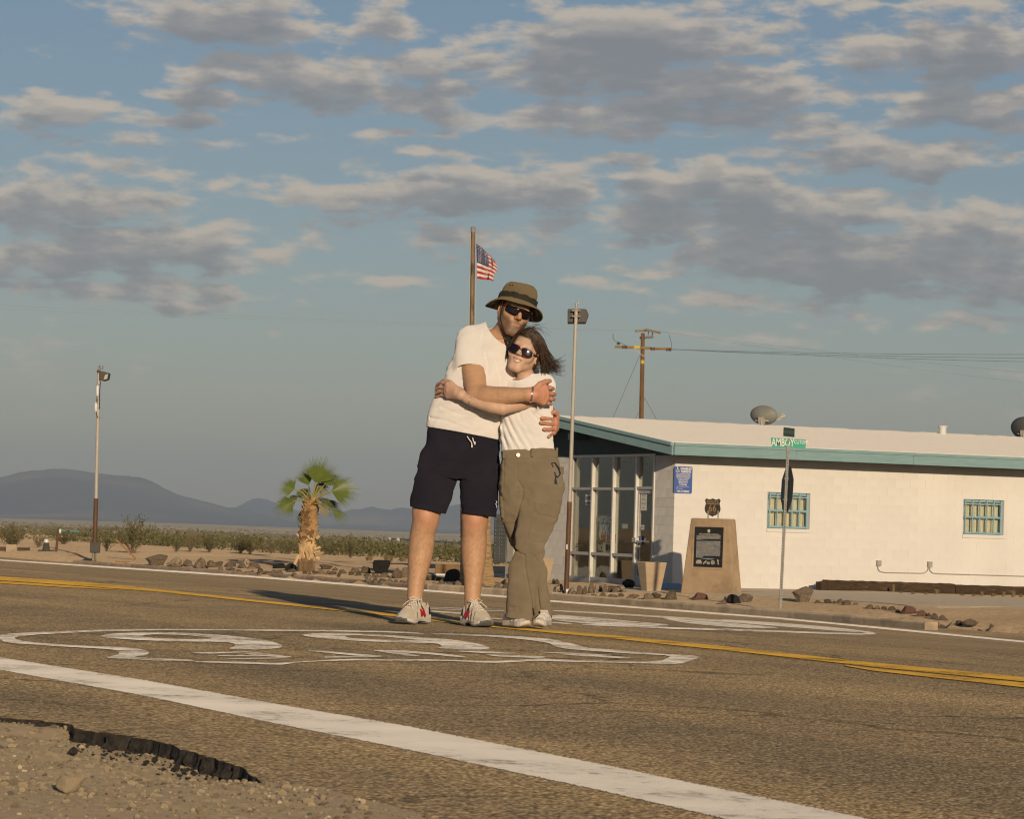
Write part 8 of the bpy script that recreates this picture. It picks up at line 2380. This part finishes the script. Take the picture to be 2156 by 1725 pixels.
    for i in range(5):
        l_ = .42+.075*i; tz = float(np.interp(l_, ls, top)); hw_ = .026
        lace.tube([at(l_, -hw_, tz*.80), at(l_+.012, -hw_*.45, tz*1.01+.002), at(l_+.012, hw_*.45, tz*1.01+.002), at(l_, hw_, tz*.80)], .0028, 6)
    if style == 'm':
        k0 = at(.40, 0, .118*hgt/.10)
        for sg_ in (-1, 1): lace.tube([k0, k0+w*(.022*sg_)+EZ*.016-f*.005, k0+w*(.040*sg_)+EZ*.004+f*.012, k0+w*(.018*sg_)+f*.02-EZ*.004], .0024, 6); lace.tube([k0, k0+w*(.03*sg_)+f*.03-EZ*.006, k0+w*(.05*sg_)+f*.055-EZ*.03], .0022, 6)
    lace.build('laces', LACE, o)
    tg = MB(); tg.box(at(.33, 0, .112*hgt/.10), (.022, .022, .006), (f*.7+EZ*.7, w, EZ*.7-f*.7)); tg.build('tongue', SHOE_M[0] if style == 'm' else SHOE_W[0], o, bevel=.004)
    if style == 'm':
        # the red letter on the flank, facing the camera
        c = at(.40, side*.0405, .058); ux = -f if ((-f).x > 0) else f; 
        nrm = w*side; upv = EZ*.92 - nrm*.38; upv.normalize(); ux = upv.cross(nrm).normalized()
        e = MB(); text_on(e, 'N', .052, c+nrm*.003, ux, upv, off=.0, bold=.003, extr=.0015, squash=1.1); e.build('emblem', RED_E, o)
        e = MB(); text_on(e, 'N', .040, at(.55, -side*.034, .066), ux, upv, bold=.002, extr=.001); e.build('emblem', RED_E, o)
    return o
SHOE_M = [M('beige shoe mesh', (.44, .38, .29), .8, (.54, .47, .37), 60, bump=(300, .4, .001)), M('off-white midsole', (.60, .54, .46), .6), M('grey outsole', (.10, .095, .08), .8, (.15, .14, .115), 30), M('silver toe cap', (.50, .47, .41), .4), M('navy overlay', (.02, .025, .05), .6)]
SHOE_W = [M('white leather', (.66, .61, .54), .55, (.74, .69, .62), 25), M('cream sole', (.66, .58, .47), .6), M('worn sole edge', (.46, .38, .27), .7), M('white leather two', (.70, .66, .6), .5), M('pale mint tab', (.42, .50, .42), .6)]
LACE = M('white laces', (.68, .63, .55), .8); RED_E = M('red emblem', (.50, .012, .02), .4)
def make_woman():
    WY = -.10
    W_ = lambda x, y, dy=0.0: J(x, y, WY+dy)
    t = thing('person', 'smiling woman in white top and khaki cargo trousers held by the man', 'person', tuple(W_(1110, 1325)))
    H = Head(W_(1104.5, 741, -.02), R(-14), R(-2), R(20))
    lo = J(900, 1330, 0); hi = J(1205, 680, 0)
    F = Field((lo.x, YM-.46, -.02), (hi.x, YM+.16, hi.z), .0035)
    F.loft(rows_px([(800, 1088, 1136, .055), (818, 1078, 1150, .070), (845, 1072, 1152, .080), (880, 1064, 1152, .080), (915, 1063, 1153, .078), (945, 1064, 1158, .082), (980, 1064, 1168, .088), (1015, 1066, 1168, .085)], WY), .02)
    F.limb([W_(1108, 815, .02), W_(1107, 793, .015), H(0, -.018, -.055)], [.050, .045, .043], .02)
    sculpt_head(F, H, False, .965)
    # left arm across his belly
    F.limb([W_(1144, 810, 0), W_(1112, 842, -.10), W_(1057, 860, -.175)], [.047, .041, .035], .02)
    F.limb([W_(1057, 860, -.175), W_(1035, 856, -.170), W_(1005, 848, -.150), W_(982, 840, -.130)], [.035, .036, .029, .023], .01)
    wr = W_(980, 839, -.128)
    F.cone(W_(984, 840, -.13), W_(965, 828, -.110), .024, .022, .01)
    kn = [W_(943, 810, -.075), W_(940.5, 818, -.066), W_(940.5, 826, -.064), W_(943.5, 833.5, -.068)]
    for k_ in kn: F.cone(W_(970, 831, -.116), k_, .024, .0145, .014)
    F.cone(W_(965, 826, -.108), W_(948, 821, -.086), .030, .026, .012, flat=((0, 1, 0), .6))
    fg = [[W_(931, 806, -.035), W_(922, 809, .012), W_(919, 815, .045)], [W_(927, 815, -.025), W_(917.5, 819, .02), W_(916, 824, .055)], [W_(927, 824, -.02), W_(916.5, 828, .02), W_(915.5, 832, .055)], [W_(930, 832, -.025), W_(920, 835.5, .012), W_(917.5, 838, .04)]]
    th = [W_(962, 820, -.108), W_(950, 806, -.085), W_(938, 801.5, -.05), W_(931, 803, -.02)]
    hand(F, W_(962, 827, -.106), kn, fg, th, .0092, (.021, .0165))
    # right arm hidden behind his back
    F.limb([W_(1082, 815, .03), W_(1050, 850, .14), W_(1000, 850, .26)], [.044, .038, .030], .02)
    # legs inside the trousers
    F.limb([W_(1140, 1000), W_(1130, 1090, -.03), W_(1108, 1170, -.07), W_(1092, 1310, -.05)], [.060, .050, .038, .028], .02)
    F.limb([W_(1085, 1000), W_(1085, 1090, .03), W_(1110, 1170, .07), W_(1140, 1310, .06)], [.052, .045, .038, .028], .02)
    me, pos = F.mesh('body')
    lx, lf, lz = [v/.965 for v in H.local(pos)]
    headm = (np.sqrt(lx**2+lf**2+lz**2) < .17)
    zl = -.070
    ring_ = np.hypot(lx/.030, (lz-zl-.010*(lx/.028)**2)/.0145)
    lips = np.clip((1.15-ring_)*3, 0, 1)*(lf > .062)*headm
    cheek = np.clip(1.1-np.hypot((np.abs(lx)-.046)/.026, (lz+.036)/.024), 0, 1)*(lf > .02)*headm*.45
    nose = np.clip(1.1-np.hypot(lx/.016, (lz+.030)/.016), 0, 1)*(lf > .08)*headm*.45
    chin = np.clip(1.0-np.hypot(lx/.02, (lz+.10)/.016), 0, 1)*(lf > .05)*headm*.35
    scalp = ((lf < .035-.9*np.clip(lz-.02, -.2, 0)*-1) & (lz > -.05) & (lf < .0)) | ((lz > .068) & (lf < .075-(lz-.068)*.5))
    pxx, pyy = pxg(pos[:, 0], pos[:, 1], pos[:, 2])
    hnd = np.clip(1.1-np.hypot(pxx-930, pyy-822)/26, 0, .45)*(pxx < 965)
    finish(me, SKIN_W, t, 'body', {'flush': np.maximum.reduce([cheek, nose, chin, hnd]), 'lips': lips*.75, 'hair': (scalp & headm)*.9})
    q = lambda x, y, z: H(x*.965, y*.965, z*.965)
    # teeth: a shallow curved row
    m = MB(); n = 14
    for i in range(n):
        a = -1+2*i/n; b = -1+2*(i+1)/n - .02; f = lambda u, dz: q(u*.0235, .0875-.012*u*u, zl+.0008+.0105*u*u+dz)
        m.add([f(a, -.0052*(1-.5*a*a)), f(b, -.0052*(1-.5*b*b)), f(b, .0058*(1-.5*b*b)), f(a, .0058*(1-.5*a*a))], [(0, 1, 2, 3)])
    m.build('teeth', M('teeth', (.72, .66, .55), .3), t)
    # ---- top
    F = Field((J(1040, 900).x, YM-.36, J(1100, 962).z), (J(1178, 900).x, YM+.08, J(1100, 778).z), .0038)
    F.loft(rows_px([(796, 1088, 1140, .058, .005), (808, 1080, 1150, .076), (822, 1074, 1158, .088), (845, 1066, 1163, .098), (872, 1056.5, 1163.5, .104), (900, 1054, 1163.5, .104), (930, 1053.5, 1164.5, .099), (956, 1056, 1167, .095)], WY), .02, 2.3)
    F.cone(W_(1120, 806, .0), W_(1146, 812, -.01), .048, .058, .025)
    F.cone(W_(1084, 815, .02), W_(1068, 835, .08), .05, .05, .02)
    # gathers running down into the waistband
    def gath(x, y, z, pxx, pyy):
        u = (pxx-1055)/110 + (948-pyy)/110*.55
        return .0045*np.sin(u*44+.6*np.sin(pyy*.05))*np.clip((pyy-862)/45, 0, 1)*np.clip(1.1-np.abs(u-.42)*2.6, .0, 1) + .010*rot_noise(x, y, z, R(68), (26, 8, 5), 4) + .007*vnoise3(x, y, z, (13, 13, 13), 8)
    F.near(gath)
    for pts, d in (([(1068, 875), (1080, 905), (1094, 935), (1100, 950)], .005), ([(1060, 880), (1072, 915), (1083, 948)], .005), ([(1092, 870), (1098, 890)], .006), ([(1118, 868), (1140, 890), (1152, 925)], .006), ([(1130, 872), (1150, 884)], .007), ([(1057, 900), (1064, 930), (1070, 950)], .008)): seam(F, pts, 3.0, d, YM+WY)
    F.shell(.010)
    a = W_(1055, 955); F.cutplane(a, (0.05, 0, -1))
    sl, xx, yy, zz = F.region((J(1060, 830).x, YM-.4, J(1100, 830).z), (J(1140, 800).x, YM+.3, J(1100, 760).z))
    qx, qy = pxg(xx, yy, zz); v = (np.abs((qx-1101+(qy-778)*.2)/29)**2.0 + np.abs((qy-777+(qx-1101)*.28)/21.5)**2.0)**.5 - 1
    F.D[sl] = np.maximum(F.D[sl], -(v*.05))
    # end of the loose sleeve
    S = F.blank(); S.limb([W_(1143, 806, .0), W_(1146, 813, -.01), W_(1141, 830, -.045), W_(1112, 853, -.120)], [.050, .058, .060, .052], .02)
    S.near(lambda x, y, z, a_, b_: .010*rot_noise(x, y, z, R(30), (22, 9, 8), 13)); S.shell(.009); axv = (W_(1112, 856, -.125)-W_(1140, 832, -.045)).normalized(); S.cutplane(W_(1117, 853, -.11), axv)
    F.D = smin(F.D, S.D, .016)
    me, pos = F.mesh('top'); finish(me, BLOUSE, t, 'top')
    # ---- trousers
    F = Field((J(1036, 900).x, YM-.42, -.012), (J(1200, 900).x, YM+.14, J(1100, 930).z), .0040)
    F.loft(rows_px([(943, 1054, 1170, .098), (955, 1054, 1174, .104), (975, 1051.5, 1180.5, .116), (1000, 1049, 1186, .122), (1025, 1048.5, 1187, .122), (1050, 1048.5, 1184, .112), (1075, 1052, 1178, .085), (1100, 1062, 1168, .04)], WY), .02, 2.4)
    # nearer leg (crossing in front)
    F.loft(rows_px([(1020, 1100, 1187, .100, -.02), (1045, 1095, 1184, .100, -.03), (1075, 1089, 1177, .095, -.045), (1110, 1084, 1167, .088, -.065), (1146, 1079.5, 1152, .080, -.085), (1172, 1077, 1145.5, .076, -.09), (1213, 1069.5, 1138, .078, -.085), (1250, 1066, 1131, .082, -.08), (1285, 1063, 1125, .088, -.075), (1318, 1061.5, 1120, .092, -.07)], WY), .03, 2.2)
    F.loft(rows_px([(1020, 1048.5, 1120, .100, .02), (1045, 1048.6, 1108, .096, .03), (1075, 1052, 1100, .09, .045), (1110, 1060, 1102, .085, .06), (1146, 1072, 1118, .078, .075), (1180, 1088, 1146, .076, .08), (1230, 1104, 1154.5, .078, .08), (1270, 1112, 1160.5, .082, .078), (1316, 1116, 1164, .088, .07)], WY), .022, 2.2)
    def folds(x, y, z, pxx, pyy):
        kneef = np.exp(-((pyy-1165)/38.0)**2); hipf = np.exp(-((pyy-1040)/28.0)**2); hemf = np.exp(-((pyy-1290)/22.0)**2)
        return .020*rot_noise(x, y, z, R(-55), (24, 9, 7), 3)*(.30+kneef+.7*hipf) + .016*rot_noise(x, y, z, R(40), (22, 9, 7), 6)*(hipf+.6*kneef) + .014*rot_noise(x, y, z, R(0), (7, 7, 20), 5)*hemf + .006*vnoise3(x, y, z, (12, 12, 9), 8) + .022*np.abs(rot_noise(x, y, z, R(-50), (15, 8, 6), 31))*(.4+kneef+hipf) + .016*np.abs(rot_noise(x, y, z, R(75), (14, 8, 4), 33))
    F.near(folds)
    zz2 = lambda L_: [(793.2+a*.2791, 878.2+b*.2791) for a, b in L_]
    FR = YM+WY+.03
    # seams, fly, pockets and deep folds, drawn from the photograph
    for pts, w_, d in ((zz2([(1055, 300), (1058, 420), (1065, 500), (1060, 545)]), 1.1, .004), (zz2([(1070, 490), (1105, 545), (1100, 600), (1075, 680), (1050, 800), (1032, 900), (1026, 985)]), 2.2, .010), (zz2([(1175, 290), (1168, 400), (1160, 560)]), .9, .003),
                       (zz2([(965, 290), (958, 420), (955, 560)]), .9, .003), (zz2([(940, 320), (1200, 320), (1370, 300)]), .9, .003), (zz2([(1060, 545), (1110, 535), (1165, 560)]), 1.6, .005), (zz2([(1165, 575), (1340, 590)]), .8, .002),
                       (zz2([(1040, 1000), (1080, 1030), (1115, 1045)]), 2.2, .012), (zz2([(1115, 1045), (1118, 1120), (1140, 1250), (1165, 1380), (1180, 1500)]), 1.9, .010), (zz2([(1110, 1040), (1170, 1035), (1215, 1090)]), 2.0, .006), (zz2([(1213, 1290), (1222, 1400), (1245, 1500)]), 2.0, .012), (zz2([(1325, 1370), (1270, 1420), (1235, 1470)]), 1.8, .008),
                       (zz2([(960, 830), (1000, 920), (1025, 985)]), 1.6, .008), (zz2([(1010, 1440), (1060, 1430), (1080, 1470)]), 2.0, .005)): seam(F, pts, w_, d, FR)
    emboss(F, zz2([(1192, 640), (1290, 648), (1382, 668), (1372, 740), (1345, 760), (1225, 735), (1190, 700)]), .007, FR)
    emboss(F, zz2([(1178, 735), (1225, 745), (1350, 768), (1330, 860), (1285, 948), (1165, 935), (1140, 905)]), .004, FR)
    emboss(F, zz2([(918, 600), (945, 605), (958, 770), (935, 765)]), .008, FR); emboss(F, zz2([(938, 262), (1345, 232), (1372, 300), (1200, 318), (940, 322)]), .003, FR)
    F.shell(.016)
    # waist and hems
    a = W_(1055, 949); b = W_(1171, 942.5); ud = (b-a).normalized(); n = ud.cross(Vector((0, 1, 0))).normalized(); n = n if n.z > 0 else -n; F.cutplane(a, n)
    sl, xx, yy, zz = F.region((J(1030, 1300).x, YM-.5, -.03), (J(1200, 1300).x, YM+.3, J(1100, 1285).z)); qx, qy = pxg(xx, yy, zz)
    hem_y = np.where(qx < 1121, 1300.5+(qx-1062)*.14, 1303.5-(qx-1121)*.02); F.D[sl] = np.maximum(F.D[sl], (qy-hem_y)/KM)
    me, pos = F.mesh('trousers'); tr = finish(me, KHAKI, t, 'trousers')
    m = MB(); c = W_(1091, 958.5, -.113); m.tube([c+Vector((0, .006, 0)), c-Vector((0, .004, 0))], .0105, 14); m.build('button', SILVER, tr)
    for x0, y0, dy in ((1061, 956, -.10), (1121, 953, -.116), (1172.5, 952, -.02)): m = MB(); m.box(W_(x0, y0, dy), (.006, .005, .022)); m.build('belt_loop', KHAKI, tr)
    z2 = lambda a_, b_, dy: W_(793.2+a_*.2791, 878.2+b_*.2791, dy)
    m = MB(); m.tube([z2(1330, 380, -.085), z2(1318, 350, -.092), z2(1345, 345, -.090), z2(1375, 385, -.078), z2(1385, 430, -.072), z2(1365, 455, -.085), z2(1345, 440, -.092)], .0038, 7); m.tube([z2(1342, 415, -.095), z2(1352, 450, -.095), z2(1350, 478, -.095)], .0034, 7); m.tube([z2(1350, 470, -.097), z2(1352, 508, -.098)], [.004, .008], 8)
    m.build('key_strap', M('navy strap', (.02, .03, .06), .6), t)
    m = MB(); m.box(z2(1400, 405, -.01), (.008, .012, .02)); m.box(z2(1368, 710, -.04), (.006, .01, .018)); m.build('pocket_tab', KHAKI, tr)
    # ---- hair
    HAIRM = M('brown hair', (.034, .019, .010), .42, (.075, .042, .023), 60, 4, spec=.55, rand=0)
    F = Field(np.array(q(0, 0, .02))-.16, np.array(q(0, 0, .02))+.16, .0042)
    F.ell(q(0, -.020, .034), (.0825*.965, .104*.965, .097*.965), H.ax, .01)
    F.ell(q(.02, -.05, -.02), (.07, .06, .075), H.ax, .03)
    x, y, z = F.grid(); dx, dy, dz = x-H.o.x, y-H.o.y, z-H.o.z
    lx = (dx*H.x.x+dy*H.x.y+dz*H.x.z)/.965; lf = (dx*H.f.x+dy*H.f.y+dz*H.f.z)/.965; lz = (dx*H.z.x+dy*H.z.y+dz*H.z.z)/.965
    # the face is free: hairline rises over the brow from the parting
    line = .074 - 2.2*np.clip(np.abs(lx+.012)-.034, 0, 1)
    face = np.minimum(lf - (.012 + .30*np.clip(lz, 0, .2)), line - lz)
    F.D = np.maximum(F.D, face.astype(np.float32))
    F.D += (.006*vnoise3(lx, lf, lz, (60, 60, 22), 4)).astype(np.float32)
    me, pos = F.mesh('hair'); hair = finish(me, HAIRM, t, 'hair')
    rng = np.random.default_rng(9); m = MB()
    part = lambda s_: q(-.012, .074-.135*s_, .034+.097*math.sqrt(max(.02, 1-((.094-.135*s_)/.106)**2)))
    def strand(p, r0, r1, n=9, sides=4):
        p = [np.array(v) for v in p]; pts = []
        for i in range(n+1):
            s_ = i/n; a = 1-s_; pts.append(Vector(a**3*p[0]+3*a*a*s_*p[1]+3*a*s_*s_*p[2]+s_**3*p[3]))
        m.tube(pts, [r0+(r1-r0)*(i/n)**1.5 for i in range(n+1)], sides, cap=False)
    g = lambda x, y, dy: W_(x, y, dy)
    for i in range(900):          # the long side, blown to the right
        s_ = rng.uniform(0, 1); b = part(s_) + Vector(rng.normal(0, .003, 3))
        side = q(.066+rng.normal(0, .008), .060-.13*s_+rng.normal(0, .01), .128+rng.normal(0, .010)); side2 = q(.116+rng.normal(0, .010), .020-.09*s_, -.005+rng.normal(0, .018))
        tq = rng.beta(1.1, 1.6)
        if tq < .55: e = g(1146+rng.normal(0, 5), 788+rng.normal(0, 10), .03+rng.normal(0, .03))
        else: e = g(1160+(tq-.55)*54+rng.normal(0, 4), 776+rng.normal(0, 8)-(tq-.55)*8, .02+rng.normal(0, .03))
        strand([b, side, side2 + Vector((.01, 0, -.01)), e], .0021, .0004)
    for i in range(220):          # the short side over the temple at the left
        s_ = rng.uniform(0, .9); b = part(s_) + Vector(rng.normal(0, .003, 3))
        strand([b, q(-.070+rng.normal(0, .006), .06-.12*s_, .128+rng.normal(0, .008)), q(-.100+rng.normal(0, .004), .035-.09*s_, .03), q(-.084+rng.normal(0, .005), .012-.08*s_, -.05+rng.normal(0, .02))], .0024, .0008)
    for i in range(46):           # flyaways
        b = part(rng.uniform(0, .8)); ex, ey = rng.uniform(1085, 1150), rng.uniform(683, 712)
        strand([b, b+Vector((rng.normal(0, .02), 0, rng.uniform(.01, .05))), g(ex+rng.normal(0, 8), ey-6, 0), g(ex+rng.uniform(5, 20), ey+rng.uniform(-4, 14), 0)], .0010, .0004, 8, 3)
    for i in range(40):
        b = q(.088, -.03, -.03+rng.normal(0, .02)); e = g(1178+rng.uniform(0, 16), 768+rng.normal(0, 10), rng.normal(0, .03)); strand([b, b+Vector((.05, 0, -.01)), e+Vector((-.03, 0, -.02+rng.normal(0, .01))), e], .0012, .0004, 9, 3)
    hs = m.build('hair_strands', HAIRM, hair, fix=False); hs['kind'] = 'stuff'
    # ---- sunglasses: two rounded lenses in thick tortoise frames
    def lens_loop(cx, r0, n=20, sx_=1):
        pts = []
        for k_ in range(n):
            a = 2*math.pi*k_/n; c, s_ = math.cos(a), math.sin(a)
            x_ = cx + r0*.0265*math.copysign(abs(c)**.8, c); z_ = -.012 + r0*.0195*math.copysign(abs(s_)**.8, s_) + .05*(abs(x_)-.03)*.3
            pts.append(q(x_, .098-.9*x_*x_*4, z_))
        return pts
    m1, m2 = MB(), MB()
    for s_ in (-1, 1):
        o_ = lens_loop(s_*.035, 1.36); i_ = lens_loop(s_*.035, .98); n = len(o_)
        V = [p+H.f*.002 for p in o_]+[p+H.f*.003 for p in i_]+[p-H.f*.004 for p in o_]+[p-H.f*.003 for p in i_]
        for k_ in range(n):
            k2 = (k_+1) % n; m1.add([V[k_], V[k2], V[n+k2], V[n+k_]], [(0, 1, 2, 3)]); m1.add([V[2*n+k_], V[2*n+k2], V[k2], V[k_]], [(0, 1, 2, 3)]); m1.add([V[n+k_], V[n+k2], V[3*n+k2], V[3*n+k_]], [(0, 1, 2, 3)])
        cc = sum(i_, Vector())/n + H.f*.004; m2.add(i_+[cc], [(k_, (k_+1) % n, n) for k_ in range(n)], True)
        m1.tube([q(s_*.064, .084, -.004), q(s_*.074, .06, -.003), q(s_*.080, .0, .0)], .0045, 6)
    m1.tube([q(-.012, .101, -.008), q(0, .103, -.004), q(.012, .101, -.008)], .0045, 6)
    sg = m1.build('sunglasses', TORT, t); m2.build('lens', LENS_D, sg)
    m = MB(); m.box(q(.071, .07, -.004), (.002, .006, .004), (H.x, H.f, H.z)); m.build('hinge_ornament', GOLDM, sg)
    m = MB(); m.tube([q(.082, -.006, -.040), q(.0825, -.002, -.040)], .0035, 8); m.build('earring', GOLDM, t)
    # ring and bracelets on the hand at his back
    m = MB(); c = W_(929.5, 824.8, -.03); m.tube([c+Vector((.0, -.011*math.cos(a), .011*math.sin(a))) for a in np.linspace(0, 6.283, 13)], .0018, 6, cap=False); m.build('ring', GOLDM, t)
    m = MB()
    for k_ in range(2):
        c = W_(991+k_*5, 844.5+k_*1.5, -.14); ax = Vector((.93, -.2, -.25)).normalized(); u_ = (EZ-ax*ax.z).normalized(); v_ = ax.cross(u_)
        m.tube([c+u_*(.028*math.cos(a))+v_*(.026*math.sin(a)) for a in np.linspace(0, 6.283, 19)], .0018, 6, cap=False)
    m.build('bracelet', SILVER, t)
    make_shoe(t, W_(1064, 1318, .0), W_(1110, 1331, -.19), .062, True, 'w', 1)
    make_shoe(t, W_(1153, 1318, .03), W_(1131, 1331, -.17), .060, True, 'w', -1)
    return t
man, HM = make_man()
def gnd(v): return Vector((v.x, v.y, float(ground_z(v.x, v.y))+.006))
make_shoe(man, gnd(J(898, 1312, .045)), gnd(J(841, 1321, -.205)), .108, True, 'm', 1)
make_shoe(man, gnd(J(979, 1314, .045)), gnd(J(1026, 1323, -.215)), .108, True, 'm', -1)
make_woman()
